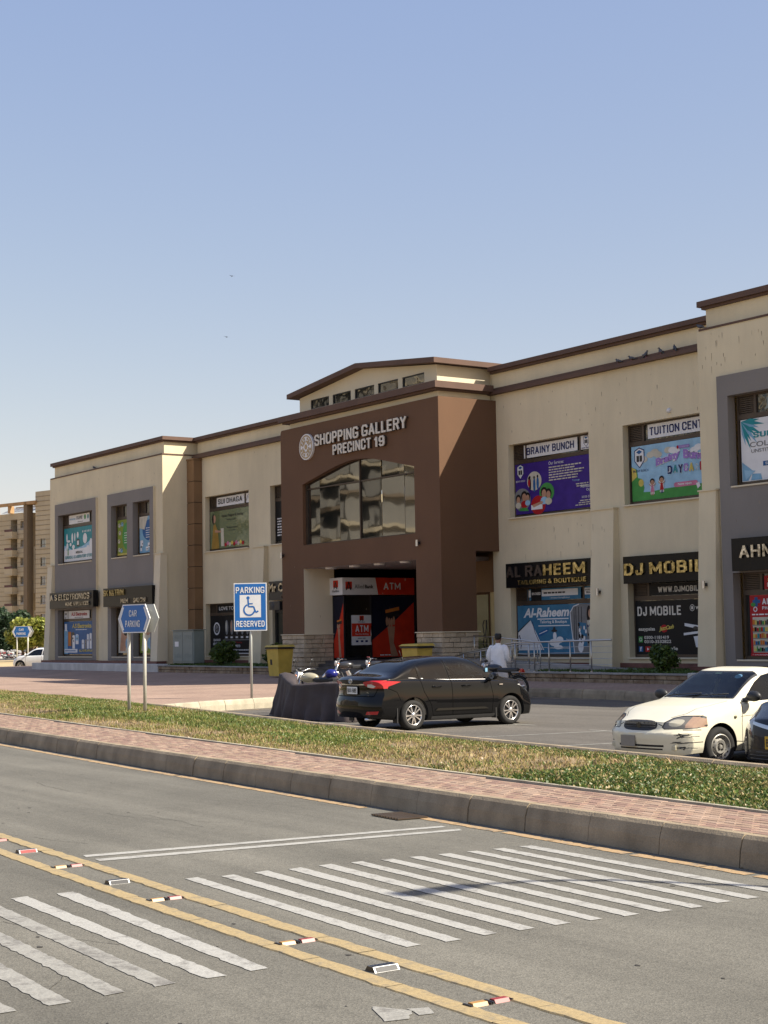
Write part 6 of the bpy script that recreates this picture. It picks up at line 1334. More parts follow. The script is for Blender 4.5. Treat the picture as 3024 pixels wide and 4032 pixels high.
def build_car(S_, name, label, tail, ang, sc, group=None):
    root = thing(name, label, 'car', (tail[0], tail[1], tail[2] if len(tail) > 2 else 0), ang, group); root.scale = (sc, sc, sc)
    bm, Ff_, Rf_ = car_shell(S_)
    bmesh.ops.triangulate(bm, faces=[f for f in bm.faces if len(f.verts) > 4]); bm.normal_update()
    def corner(v, f):
        n = Vector()
        for g in v.link_faces:
            if g.normal.dot(f.normal) > .82: n += g.normal * g.calc_area()
        return n.normalized() if n.length > 1e-9 else f.normal.copy()
    soup = [([v.co.copy() for v in f.verts], [corner(v, f) for v in f.verts], f.normal.copy()) for f in bm.faces if f.calc_area() > 1e-9]; bm.free()
    def cen(F_):
        c = Vector()
        for q in F_[0]: c += q
        return c / len(F_[0])
    regs = []     # (view, polygon, key, condition)
    for vw, poly, key, cond in S_['regions']: regs.append((vw, poly, key, cond))
    for vw, pts, w, cond in S_['gaps']:
        for q in gapq(pts, w): regs.insert(0, (vw, q, 'shut_line', cond))
    IX = {'side': (0, 2), 'front': (1, 2), 'rear': (1, 2), 'top': (0, 1)}
    for vw, poly, key, cond in regs:
        i, j = IX[vw]; polys = [poly] if vw == 'side' else [poly] + ([[(-y, z) for y, z in poly]] if vw in ('front', 'rear') and min(p[0] for p in poly) > 0 else []) + ([[(x, -y) for x, y in poly]] if vw == 'top' and min(p[1] for p in poly) > 0 else [])
        for pp in polys:
            x0, x1, y0, y1 = min(p[0] for p in pp) - .03, max(p[0] for p in pp) + .03, min(p[1] for p in pp) - .03, max(p[1] for p in pp) + .03
            for (a, b), (c, d) in zip(pp, pp[1:] + pp[:1]):
                co = (a, b); no = (d - b, -(c - a)); out = []
                for F_ in soup:
                    vx = F_[0]
                    if max(q[i] for q in vx) < x0 or min(q[i] for q in vx) > x1 or max(q[j] for q in vx) < y0 or min(q[j] for q in vx) > y1: out.append(F_); continue
                    ds = [(q[i] - co[0]) * no[0] + (q[j] - co[1]) * no[1] for q in vx]
                    if min(ds) > -1e-6 or max(ds) < 1e-6 or not cond(cen(F_), F_[2], .15): out.append(F_); continue
                    pv_, nv_, pn, nn_ = [], [], [], []
                    for k in range(len(vx)):
                        p, q, dp, dq = vx[k], vx[(k + 1) % len(vx)], ds[k], ds[(k + 1) % len(vx)]; np_, nq = F_[1][k], F_[1][(k + 1) % len(vx)]
                        if dp >= 0: pv_.append(p); pn.append(np_)
                        if dp <= 0: nv_.append(p); nn_.append(np_)
                        if dp * dq < 0:
                            t = dp / (dp - dq); r = p.lerp(q, t); n2 = np_.lerp(nq, t); pv_.append(r); pn.append(n2); nv_.append(r); nn_.append(n2)
                    for V2, N2 in ((pv_, pn), (nv_, nn_)):
                        if len(V2) > 2: out.append((V2, N2, F_[2]))
                soup = out
    parts = {}
    for f in soup:
        c, nn = cen(f), f[2]; key = None
        sgn = 'L' if c.y > 0 else 'R'
        # inside of the wheel wells
        for ax_ in (S_['ra'], S_['fa']):
            d = math.hypot(c.x - ax_, c.z - S_['wr'])
            if d < S_['arch'] + .004 and (abs(d - S_['arch'] * .997) < .012 or abs(nn.y) > .9) and abs(c.y) < S_['hw'] - .015 and (abs(nn.y) < .5 or d < S_['arch'] - .01) and abs(c.y) > S_['hw'] - .31: key = 'wheel_well'
        if key is None:
            for vw, poly, k2, cond in regs:
                i, j = IX[vw]; u, v = c[i], c[j]
                if not cond(c, nn, 0): continue
                if inpoly(u, v, poly) or (vw in ('front', 'rear') and min(p[0] for p in poly) > 0 and inpoly(-u, v, poly)) or (vw == 'top' and min(p[1] for p in poly) > 0 and inpoly(u, -v, poly)): key = k2; break
        if key is None: key = 'underbody' if nn.z < -.7 and c.z < .35 else 'body'
        if key == 'wheel_well': key += '|%s%d' % (sgn, c.x > 2)
        elif key in S_['paired']: key += '|' + sgn
        parts.setdefault(key, []).append(f)
    for key, fs in parts.items():
        nm = key.split('|')[0]; mt = S_['mats'].get(nm, {'body': S_['paint'], 'underbody': m_plas, 'wheel_well': m_plas, 'shut_line': m_gap}.get(nm, S_['paint']))
        mb = MB(); nr = []; idx = {}
        for V2, N2, _ in fs:
            fi = []
            for p, n in zip(V2, N2):
                k3 = (round(p.x, 5), round(p.y, 5), round(p.z, 5))
                if k3 not in idx: idx[k3] = len(mb.v); mb.v.append(tuple(p))
                if idx[k3] in fi: continue
                fi.append(idx[k3]); nr.append(tuple(n))
            if len(fi) < 3:
                del nr[len(nr) - len(fi):]; continue
            mb.f.append(tuple(fi)); mb.mi.append(0)
        o = obj(nm, mb, mt, root, True, local=True)
        if len(o.data.loops) == len(nr): o.data.normals_split_custom_set(nr)
    return root, Ff_, Rf_
def wheel(root, x, y, r, rim, kind, w=.19, steer=0):
    sd = 1 if y > 0 else -1; c = (x, y, r); ax = (0, sd, 0)
    a2 = Vector((0, sd, 0)); a2.rotate(Matrix.Rotation(steer, 3, 'Z')); ax = tuple(a2)
    wl = obj('wheel', MB().lathe([(rim * .4, -w), (rim, -w), (rim * 1.0, -w * .2), (rim, .0)], c, ax, 36), m_plas, root, True, local=True)
    ty = MB().lathe([(rim + .003, -w), (rim + .04, -w - .005), (r - .02, -w), (r, -w + .02), (r, -.045), (r - .008, -.03), (r - .02, -.01), (r - .05, .006), (rim + .02, .004), (rim, -.006)], c, ax, 48); obj('tyre', ty, m_tyre, wl, True, local=True, autos=50)
    up = Vector((0, 0, 1)); a = Vector(ax); t = a.cross(up).normalized(); c = Vector(c)
    if kind == 'alloy':
        obj('rim_lip', MB().lathe([(rim - .004, -.03), (rim + .002, -.004), (rim - .012, .0), (rim - .02, -.03)], c, ax, 48), m_alloy, wl, True, local=True)
        mb = MB(); n = 10
        for k in range(n):
            an = 2 * PI * (k + (.12 if k % 2 else -.12)) / n; d = t * math.cos(an) + up * math.sin(an); s = a.cross(d); r0, r1 = .045, rim - .008
            w0, w1 = .014, .019
            mb.hexa([tuple(c + d * r0 - s * w0 - a * .03), tuple(c + d * r1 - s * w1 - a * .03), tuple(c + d * r1 + s * w1 - a * .03), tuple(c + d * r0 + s * w0 - a * .03), tuple(c + d * r0 - s * w0 * .6 - a * .008), tuple(c + d * r1 - s * w1 * .7 - a * .004), tuple(c + d * r1 + s * w1 * .7 - a * .004), tuple(c + d * r0 + s * w0 * .6 - a * .008)])
        obj('spokes', mb, m_alloy, wl, local=True); obj('disc', MB().lathe([(0, -.05), (rim - .01, -.05)], c, ax, 30), m_k, wl, True, local=True)
        obj('hub', MB().lathe([(0, .0), (.03, -.002), (.05, -.01), (.055, -.03)], c, ax, 20), m_alloy, wl, True, local=True)
    else:
        sm = M('grimy_steel_wheel', (.38, .36, .32), .5, .5, var=.2, scale=20)
        obj('rim_disc', MB().lathe([(rim + .004, -.002), (rim - .008, .004), (rim - .02, -.02), (rim - .05, -.045), (.115, -.03), (.095, -.008), (.06, -.012), (.055, -.03), (.035, -.03), (.03, .0), (0, .004)], c, ax, 48), sm, wl, True, local=True, autos=40)
        mb = MB()
        for k in range(12):
            an = 2 * PI * k / 12; d = t * math.cos(an) + up * math.sin(an); s = a.cross(d); q = c + d * (rim - .036) - a * .027; mb.add([tuple(q + (d * math.cos(b) * .013 + s * math.sin(b) * .017) + a * .004 * 1 + a * (-math.cos(b) * .0 + .004) + a * (.012 if True else 0)) for b in [2 * PI * i / 8 for i in range(8)]], [tuple(range(8))])
        obj('vent_holes', mb, m_k, wl, local=True)
        mb = MB()
        for k in range(4):
            an = 2 * PI * (k + .5) / 4; d = t * math.cos(an) + up * math.sin(an); mb.tube([tuple(c + d * .05 - a * .03), tuple(c + d * .05 + a * .0)], .009, 8)
        obj('wheel_nuts', mb, m_k, wl, local=True)
    return wl
def mirror(root, x, y, z, mt, s=1.0):
    sd = 1 if y > 0 else -1; o = obj('door_mirror', MB().ball((x, y + sd * .12, z), (.065 * s, .125 * s, .075 * s), 16), mt, root, True, local=True)
    obj('stalk', MB().hexa([(x - .05, y - sd * .04, z - .09), (x + .06, y - sd * .04, z - .09), (x + .03, y + sd * .08, z - .05), (x - .03, y + sd * .08, z - .05), (x - .05, y - sd * .04, z - .02), (x + .06, y - sd * .04, z - .04), (x + .03, y + sd * .08, z), (x - .03, y + sd * .08, z)]), m_plas, o, local=True)
    obj('mirror_glass', MB().add([(x - .062 * s, y + sd * (.12 + .09 * math.cos(b)), z + .055 * math.sin(b)) for b in [2 * PI * i / 14 for i in range(14)]], [tuple(range(14))]), m_alloy, o, local=True)
def seatset(root, S_, mt, rows=True):
    for x, hw_ in ((S_['sx'], 1), (S_['sx'] - .85, 1)):
        for y in (-.36, .36):
            b = obj('seat', MB().cbox(x - .25, y - .24, .28, x + .27, y + .24, .50, .05), mt, root, local=True)
            obj('backrest', MB().hexa([(x - .30, y - .23, .45), (x - .16, y - .23, .45), (x - .16, y + .23, .45), (x - .30, y + .23, .45), (x - .47, y - .2, 1.02), (x - .37, y - .2, 1.02), (x - .37, y + .2, 1.02), (x - .47, y + .2, 1.02)]), mt, b, local=True)
            obj('headrest', MB().ball((x - .45, y, 1.13), (.05, .13, .08), 12), mt, b, True, local=True)
    cw = S_['cowl']
    obj('dashboard', MB().hexa([(cw - .35, -.7, .5), (cw + .3, -.7, .5), (cw + .3, .7, .5), (cw - .35, .7, .5), (cw - .28, -.69, .86), (cw + .18, -.69, .90), (cw + .18, .69, .90), (cw - .28, .69, .86)]), m_in, root, local=True)
    mb = MB(); c = Vector((cw - .45, -.36, .88)); n = Vector((-.85, 0, .45)).normalized(); t = Vector((0, 1, 0)); u = n.cross(t)
    mb.tube([tuple(c + t * .18 * math.cos(a) + u * .18 * math.sin(a)) for a in [2 * PI * i / 24 for i in range(25)]], .016, 8); mb.tube([tuple(c + t * .17), tuple(c - t * .17)], .014, 6); mb.tube([tuple(c), tuple(c - u * .17 * -1)], .014, 6); mb.ball(tuple(c), .045, 8)
    obj('steering_wheel', mb, m_in, root, True, local=True)
    obj('interior_mirror', MB().cbox(cw - .52, -.13, 1.22, cw - .49, .11, 1.28, .01), m_in, root, local=True)
    obj('floor_pan', MB().box(S_['sx'] - 1.4, -.72, .24, cw + .2, .72, .28), m_in, root, local=True)
    for sd in (-1, 1): obj('door_card', MB().box(S_['sx'] - 1.2, sd * .76 - .01, .3, cw - .1, sd * .76 + .01, .88), mt, root, local=True)
sideC = lambda c, n, e: abs(c.y) > .28 and abs(n.y) > .32 - e
frontC = lambda x: (lambda c, n, e: c.x > x - e and n.x > .12 - e)
rearC = lambda x: (lambda c, n, e: c.x < x + e and n.x < -.10 + e)
topC = lambda x0, x1: (lambda c, n, e: x0 - e < c.x < x1 + e and n.z > .3 - e)
def xs_at(Ff_, y, z, o=.0): return Ff_(y, z) + o
def plate(root, Fx, y0, w, h, z0, text, mt, tm, sd, tilt=0, nm='number_plate'):
    """sd=+1 on the nose, -1 on the tail"""
    x = Fx + sd * .012
    p = obj(nm, MB().box(min(x, x + sd * .008), y0 - w / 2, z0, max(x, x + sd * .008), y0 + w / 2, z0 + h), mt, root, local=True)
    if text:
        pl = PL((x + sd * .009, y0 - sd * w / 2, z0), (0, sd, 0), Z_); mb = MB(); pl.text(text, w * .07, h * .2, w * .93, h * .8, tm, n=.003, bold=.03, into=mb); obj('lettering', mb, tm, p, local=True)
    return p

# ---------------- black sedan
BS = dict(L=4.425, hw=.865, ra=.975, fa=3.525, wr=.305, arch=.362, pcf=.42, pcr=.24, tum=.33, sx=2.25, cowl=3.22,
    T=[(0, 1.03), (.06, 1.085), (.25, 1.11), (.45, 1.13), (.62, 1.19), (1.0, 1.345), (1.4, 1.435), (1.9, 1.472), (2.3, 1.47), (2.62, 1.425), (2.95, 1.28), (3.25, 1.11), (3.42, 1.035), (3.8, .97), (4.1, .89), (4.3, .80), (4.425, .70)],
    B=[(0, .96), (.4, 1.01), (1, 1.0), (2, .955), (3, .935), (3.5, .905), (3.9, .85), (4.2, .74), (4.425, .60)],
    W=[(0, .82), (.4, .85), (.975, .866), (2.2, .862), (3.5, .866), (4.0, .85), (4.425, .80)], zb=[(0, .27), (.6, .22), (1, .18), (3.5, .17), (4.0, .19), (4.425, .20)],
    nose=[(.15, .10), (.25, .03), (.4, .0), (.55, .03), (.65, .08), (.75, .16), (1, .3)], tail=[(.2, .10), (.3, .04), (.5, .0), (.62, .02), (.72, .07), (.85, .08), (.95, .05), (1.0, .02), (1.06, .0), (1.15, .02)],
    paint=cpaint('black_car_paint', (.004, .004, .0045), .18, .05), paired={'door', 'rear_door', 'side_window', 'rear_side_window', 'quarter_window', 'tail_lamp', 'reverse_lamp', 'headlight', 'bumper_reflector'})
BS['mats'] = dict(shut_line=P('black_gap', (.001, .001, .001), .9, spec=.05), side_window=g_clear, rear_side_window=g_tint, quarter_window=g_tint, windshield=g_clear, rear_window=g_tint, tail_lamp=m_rlamp, reverse_lamp=m_clamp, headlight=m_clamp, bumper_reflector=m_rlamp, grille=m_plas, sill_trim=m_plas, chrome_strip=m_alloy)
fw = [(1.99, .995), (2.93, .975), (2.78, 1.10), (2.5, 1.245), (2.2, 1.345), (1.93, 1.385)]
rw = [(1.27, 1.02), (1.91, .997), (1.845, 1.39), (1.55, 1.385), (1.25, 1.33), (1.17, 1.29)]
qw = [(.86, 1.065), (1.22, 1.025), (1.125, 1.275), (1.0, 1.20)]
BS['regions'] = [('side', fw, 'side_window', sideC), ('side', rw, 'rear_side_window', sideC), ('side', qw, 'quarter_window', sideC),
    ('side', [(.90, 1.05), (1.9, .989), (2.95, .966), (2.95, .973), (1.9, .996), (.90, 1.057)], 'chrome_strip', sideC),
    ('front', [(-.70, 1.03), (.70, 1.03), (.585, 1.40), (-.585, 1.40)], 'windshield', frontC(2.5)), ('rear', [(-.66, 1.165), (.66, 1.165), (.56, 1.385), (-.56, 1.385)], 'rear_window', rearC(1.5)),
    ('rear', [(.46, .885), (.60, .868), (.66, .90), (.58, .945), (.48, .94)], 'reverse_lamp', rearC(.5)),
    ('rear', [(.36, .935), (.40, .99), (.62, 1.02), (.95, 1.02), (.95, .86), (.55, .855), (.45, .90)], 'tail_lamp', rearC(.36)),
    ('side', [(-.1, .865), (.33, .885), (.68, .985), (.4, 1.005), (-.1, 1.005)], 'tail_lamp', sideC),
    ('rear', [(.44, .335), (.72, .345), (.76, .41), (.50, .40)], 'bumper_reflector', rearC(.3)),
    ('side', [(3.72, .835), (3.85, .86), (4.5, .74), (4.5, .665), (4.15, .72)], 'headlight', sideC), ('front', [(.42, .66), (.9, .69), (.9, .78), (.46, .73)], 'headlight', frontC(4.1)),
    ('front', [(-.40, .25), (.40, .25), (.55, .5), (.38, .66), (-.38, .66), (-.55, .5)], 'grille', frontC(4.2)),
    ('side', [(1.42, .17), (3.1, .16), (3.1, .255), (1.42, .26)], 'sill_trim', sideC),
    ('side', [(1.97, .29), (3.0, .28), (3.03, .6), (2.98, .965), (1.96, .99)], 'door', sideC), ('side', [(1.40, .29), (1.96, .29), (1.95, .99), (1.16, 1.03), (1.24, .75)], 'rear_door', sideC)]
BS['gaps'] = [('side', [(1.13, 1.25), (1.155, 1.03), (1.235, .76), (1.41, .50), (1.46, .28)], .013, sideC), ('side', [(1.88, 1.40), (1.955, .99), (1.965, .28)], .014, sideC), ('side', [(2.97, .965), (3.035, .6), (3.0, .28)], .013, sideC), ('side', [(1.46, .28), (3.0, .27)], .012, sideC),
    ('side', [(.36, .86), (.56, .78), (.64, .62)], .012, sideC), ('rear', [(-.62, .70), (.62, .70)], .014, rearC(.3)), ('rear', [(.62, .70), (.70, .86)], .012, rearC(.4)), ('side', [(3.98, .73), (3.86, .55)], .012, sideC)]
root, FF, RF = build_car(BS, 'parked_car', 'glossy black sedan with ten-spoke alloy wheels seen from its rear corner', (-25.24, 16.55), math.radians(90.96), .938)
for x in (.975, 3.525):
    for sd in (-1, 1): wheel(root, x, sd * .845, .305, .205, 'alloy')
mirror(root, 2.98, .83, 1.03, BS['paint']); mirror(root, 2.98, -.83, 1.03, BS['paint'])
seatset(root, BS, m_inl)
for x in (1.45, 2.22):
    for sd in (-1, 1):
        h_ = obj('door_handle', MB().tube([(x, sd * .858, .86), (x + .04, sd * .887, .862), (x + .2, sd * .885, .862), (x + .23, sd * .855, .86)], .013, 8), BS['paint'], root, True, local=True)
obj('boot_garnish', MB().hexa([(RF(.4, .93) - .022, -.40, .925), (RF(.4, .93) + .05, -.40, .925), (RF(.4, .93) + .05, .40, .925), (RF(.4, .93) - .022, .40, .925), (RF(.4, .93) - .022, -.40, .95), (RF(.4, .93) + .05, -.40, .95), (RF(.4, .93) + .05, .40, .95), (RF(.4, .93) - .022, .40, .95)]), m_alloy, root, local=True)
def rings3(root, x, z, s, mt, sd=-1, nm='emblem'):
    mb = MB()
    for (cy, cz, a, b) in ((0, 0, .058, .04), (0, 0, .02, .036), (0, .014, .038, .016)):
        mb.tube([(x, (cy + a * math.cos(t)) * s, z + (cz + b * math.sin(t)) * s) for t in [2 * PI * i / 20 for i in range(21)]], .0055 * s, 6)
    obj(nm, mb, mt, root, True, local=True)
rings3(root, RF(0, 1.01) - .006, 1.005, 1.1, m_alloy)
plate(root, RF(0, .72) - .005, 0, .36, .145, .745, 'BXX-689', m_w, m_k, -1)
pl = PL((RF(.5, .76) - .003 , -.36, .765), (0, -1, 0), Z_); mb = MB(); pl.text('YARIS', 0, .0, .14, .022, m_alloy, n=.004, into=mb, bold=.03); pl.text('ATIV X', .05, -.06, .14, -.038, m_alloy, n=.004, into=mb, bold=.03); obj('badge_lettering', mb, m_alloy, root, local=True)
obj('aerial', MB().tube([(1.32, 0, 1.42), (1.24, 0, 1.60)], .005, 6).tube([(1.34, 0, 1.41), (1.30, 0, 1.45)], .018, 8), m_plas, root, True, local=True)
for x in (.975, 3.525):
    for sd in (-1, 1): obj('mud_flap', MB().box(x - .43, sd * .70 - .005, .16, x - .405, sd * .855, .46), m_plas, root, local=True)
obj('tailpipe', MB().tube([(.05, -.45, .24), (.3, -.45, .24)], .028, 12), m_alloy, root, True, local=True)
obj('side_badge', MB().box(3.2, -.872, .845, 3.29, -.866, .865), m_alloy, root, local=True)
obj('side_moulding', MB().hexa([(1.5, -.878, .375), (2.9, -.878, .365), (2.9, -.86, .365), (1.5, -.86, .375), (1.56, -.874, .42), (2.8, -.874, .405), (2.8, -.86, .405), (1.56, -.86, .42)]), BS['paint'], root, local=True)
for y in (-.42,): obj('windscreen_sticker', MB().box(2.93, -.74, 1.12, 2.99, -.73, 1.20), c_sky, root, local=True)

# ---------------- white sedan
WS = dict(L=4.195, hw=.845, ra=.855, fa=3.335, wr=.285, arch=.345, pcf=.36, pcr=.2, tum=.33, sx=1.95, cowl=2.78,
    T=[(0, .95), (.06, .99), (.5, 1.01), (.68, 1.03), (1.0, 1.17), (1.3, 1.30), (1.6, 1.365), (1.95, 1.392), (2.2, 1.375), (2.34, 1.33), (2.6, 1.17), (2.85, 1.01), (2.97, .955), (3.3, .905), (3.7, .83), (4.0, .745), (4.195, .665)],
    B=[(0, .90), (.8, .925), (2, .905), (2.95, .875), (3.4, .82), (3.8, .74), (4.05, .66), (4.195, .59)],
    W=[(0, .79), (.4, .82), (.9, .842), (2.2, .845), (3.3, .848), (3.8, .835), (4.195, .80)], zb=[(0, .28), (.6, .22), (1, .19), (3.3, .19), (3.8, .20), (4.195, .19)],
    nose=[(.15, .10), (.22, .04), (.3, .02), (.36, .015), (.42, .0), (.5, .0), (.545, .05), (.6, .07), (.7, .11), (1, .25)], tail=[(.2, .08), (.35, .02), (.55, .0), (.7, .06), (.9, .08), (1.0, .06), (1.1, .05)],
    paint=M('chalky_cream_white_paint', (.74, .69, .53), .35, 0, var=.05, scale=1.5, fine=.02, coat=.35), paired={'door', 'rear_door', 'side_window', 'rear_side_window', 'headlight', 'indicator', 'fog_lamp', 'tail_lamp'})
WS['mats'] = dict(side_window=g_clear, rear_side_window=g_clear, windshield=g_clear, rear_window=g_clear, headlight=P('hazed_headlight', (.15, .14, .12), .15, coat=.6), lamp_lens=P('yellowed_lens', (.42, .39, .30), .15, coat=.6), indicator=P('pinkish_indicator', (.36, .24, .17), .15, coat=.6), grille=P('grille_black', (.02, .018, .016), .5), bumper_slot=m_gap, headlight_rim=m_plas, glass_seal=m_plas, tail_lamp=m_rlamp, scrape=P('scraped_plastic', (.05, .055, .06), .8), bumper_moulding=P('primer_grey', (.50, .50, .48), .5))
def ell(cy, cz, a, b, n=18, p=2.6): return [(cy + a * abs(math.cos(t))**(2 / p) * (1 if math.cos(t) > 0 else -1), cz + b * abs(math.sin(t))**(2 / p) * (1 if math.sin(t) > 0 else -1)) for t in [2 * PI * i / n for i in range(n)]]
WS['regions'] = [('side', [(1.72, .925), (2.80, .90), (2.62, 1.02), (2.38, 1.18), (2.18, 1.27), (1.95, 1.305), (1.70, 1.31)], 'side_window', sideC), ('side', [(.98, .94), (1.64, .925), (1.62, 1.31), (1.35, 1.28), (1.1, 1.12)], 'rear_side_window', sideC),
    ('front', [(-.655, .965), (.655, .965), (.575, 1.30), (.54, 1.315), (-.54, 1.315), (-.575, 1.30)], 'windshield', frontC(2.1)), ('front', [(-.69, .95), (.69, .95), (.60, 1.315), (.56, 1.335), (-.56, 1.335), (-.60, 1.315)], 'glass_seal', frontC(2.1)),
    ('rear', [(-.6, 1.04), (.6, 1.04), (.52, 1.3), (-.52, 1.3)], 'rear_window', rearC(1.4)), ('rear', [(.4, .72), (.9, .74), (.9, .88), (.42, .88)], 'tail_lamp', rearC(.4)),
    ('front', [(.70, .575), (.80, .58), (.835, .62), (.825, .70), (.77, .725), (.70, .73)], 'indicator', frontC(3.6)),
    ('front', ell(.58, .645, .085, .05, 14), 'lamp_lens', frontC(3.6)), ('front', [(.43, .585), (.46, .565), (.70, .57), (.70, .73), (.58, .728), (.50, .70), (.45, .645)], 'headlight', frontC(3.6)),
    ('side', [(3.6, .58), (3.97, .575), (3.97, .70), (3.86, .72), (3.8, .66)], 'indicator', lambda c, n, e: sideC(c, n, e) and n.x < .25 + e),
    ('front', [(.41, .58), (.45, .552), (.80, .565), (.86, .61), (.85, .71), (.79, .745), (.57, .742), (.48, .715), (.43, .655)], 'headlight_rim', frontC(3.6)),
    ('front', ell(0, .605, .335, .075, 22, 3.2), 'grille', frontC(3.8)),
    ('front', [(-.40, .335), (.46, .335), (.46, .305), (-.40, .305)], 'bumper_slot', frontC(3.8)), ('front', [(-.38, .285), (.44, .285), (.44, .262), (-.38, .262)], 'bumper_slot', frontC(3.8)),
    ('side', [(1.70, .24), (2.86, .22), (2.88, .6), (2.82, .89), (1.68, .915)], 'door', sideC), ('side', [(1.10, .24), (1.68, .24), (1.66, .915), (.95, .935), (1.0, .7)], 'rear_door', sideC)]
WS['gaps'] = [('side', [(2.83, .90), (2.885, .6), (2.865, .22)], .012, sideC), ('side', [(1.69, .92), (1.69, .24)], .012, sideC), ('side', [(1.2, .235), (2.86, .215)], .01, sideC), ('side', [(3.0, .35), (2.9, .34), (1.7, .33)], .012, sideC),
    ('top', [(2.98, .66), (3.35, .665), (3.75, .58), (3.93, .44)], .01, topC(2.9, 4.1)), ('side', [(3.72, .545), (3.95, .55)], .012, sideC), ('front', [(.345, .63), (.42, .60)], .012, frontC(3.8)), ('side', [(2.9, .70), (1.8, .74)], .007, sideC),
    ('front', [(.70, .44), (.66, .50), (.72, .47), (.64, .43)], .014, frontC(3.3)), ('front', [(.58, .37), (.72, .365), (.83, .375)], .012, frontC(3.3)), ('front', [(.66, .30), (.72, .31), (.70, .27)], .016, frontC(3.3))]
dW = (.0285, -.9996); nose = (-15.57, 14.75); sc = .921
root, FF, RF = build_car(WS, 'parked_car', 'cream-white older sedan with scraped bumper and dark mirrors, facing the road', (nose[0] - dW[0] * 4.195 * sc, nose[1] - dW[1] * 4.195 * sc), math.atan2(dW[1], dW[0]), sc)
for x in (.855, 3.335):
    for sd in (-1, 1): wheel(root, x, sd * .835, .285, .18, 'steel', steer=(-.10 if x > 2 else 0))
for sd in (-1, 1):
    mirror(root, 2.70, sd * .80, .985, m_plas, 1.05)
seatset(root, WS, P('dark_seat_cloth', (.035, .03, .028), .9))
obj('number_plate', MB().box(FF(-.1, .4) + .01, -.30, .30, FF(-.1, .4) + .02, -.02, .46), P('bare_steel_plate', (.24, .225, .20), .5), root, local=True)
for sd in (-1, 1):
    obj('fog_lamp', MB().cbox(FF(.58, .3) - .02, sd * .58 - .06, .27, FF(.58, .3) + .008, sd * .58 + .06, .335, .01), P('cream_blank', (.55, .50, .36), .4), root, local=True)
gr = MB(); x = FF(0, .6)
for k in range(4): gr.tube([(FF(y, .6) + .008, y, .555 + k * .033) for y in (-.30, -.15, 0, .15, .30)], .006, 5)
for k in range(24): y = -.30 + k * .6 / 23; gr.tube([(FF(y, .6) + .003, y, .545), (FF(y, .6) + .0, y, .665)], .0025, 4)
obj('grille_mesh', gr, P('grille_grey', (.06, .06, .06), .4), root, True, local=True)
obj('emblem', MB().add([(x + .014, y * .055, .605 + z * .045) for y, z in ((-1, -.3), (0, -1), (1, -.3), (.45, .05), (1, .35), (0, 1), (-1, .3), (-.45, -.02))], [tuple(range(8))]), P('emblem_dark', (.05, .05, .05), .3, .6), root, local=True)
for y0, y1 in ((-.55, .05), (.02, .58)):
    obj('wiper', MB().tube([(3.02, y0, .955), (2.93, y0 + .1, .99), (2.86, y1, 1.02)], .009, 6), m_plas, root, True, local=True)
obj('side_repeater', MB().lathe([(0, .012), (.018, .01), (.026, 0)], (3.02, .848, .70), (0, 1, 0), 12), P('repeater_olive', (.15, .14, .08), .3), root, True, local=True)
obj('windscreen_sticker', MB().add([(2.44 + .03 * math.cos(a) * .0 - .035 * math.sin(a), .42 + .07 * math.cos(a), 1.262 + .03 * math.sin(a)) for a in [2 * PI * i / 16 for i in range(16)]], [tuple(range(16))]), c_sky, root, local=True)
obj('windscreen_label', MB().add([(2.36, -.08, 1.318), (2.36, .04, 1.318), (2.40, .04, 1.295), (2.40, -.08, 1.295)], [(0, 1, 2, 3)]), mp('pale_green', (.5, .6, .42)), root, local=True)
rg = random.Random(12); sm_ = MB()
for k in range(34):
    y = rg.uniform(.55, .80); z = rg.choice((.47, .46, .36, .355, .30, .28)) + rg.uniform(-.02, .02); l = rg.uniform(.03, .12); sm_.add([(FF(y, z) + .006, y, z), (FF(y + l, z) + .006, y + l, z + rg.uniform(-.004, .01)), (FF(y + l, z) + .006, y + l, z + .004 + rg.uniform(0, .006)), (FF(y, z) + .006, y, z + .006)], [(0, 1, 2, 3)])
obj('scrape_marks', sm_, WS['mats']['scrape'], root, local=True)

# ---------------- dark saloon cut by the right edge
DS = dict(BS); DS.update(L=4.62, hw=.885, ra=1.0, fa=3.70, cowl=3.4, sx=2.4, pcf=.40,
    T=[(0, 1.03), (.06, 1.085), (.45, 1.12), (.62, 1.18), (1.0, 1.34), (1.5, 1.44), (2.0, 1.475), (2.4, 1.47), (2.75, 1.42), (3.1, 1.27), (3.45, 1.08), (3.6, 1.03), (4.0, .96), (4.35, .86), (4.62, .74)],
    B=[(0, .96), (1, 1.0), (2, .955), (3.2, .935), (3.7, .905), (4.1, .84), (4.4, .76), (4.62, .66)], W=[(0, .83), (1, .885), (3.7, .885), (4.2, .87), (4.62, .82)], zb=[(0, .27), (1, .18), (3.7, .17), (4.62, .17)],
    nose=[(.15, .06), (.2, .02), (.3, .0), (.5, .02), (.65, .06), (.75, .12), (1, .3)], paint=cpaint('graphite_car_paint', (.012, .013, .018), .22, .08))
DS['mats'] = dict(BS['mats'], headlight=P('smoked_headlight', (.25, .26, .28), .05, coat=1), chrome_bar=m_alloy, lower_grille=m_plas, edge_trim=m_alloy)
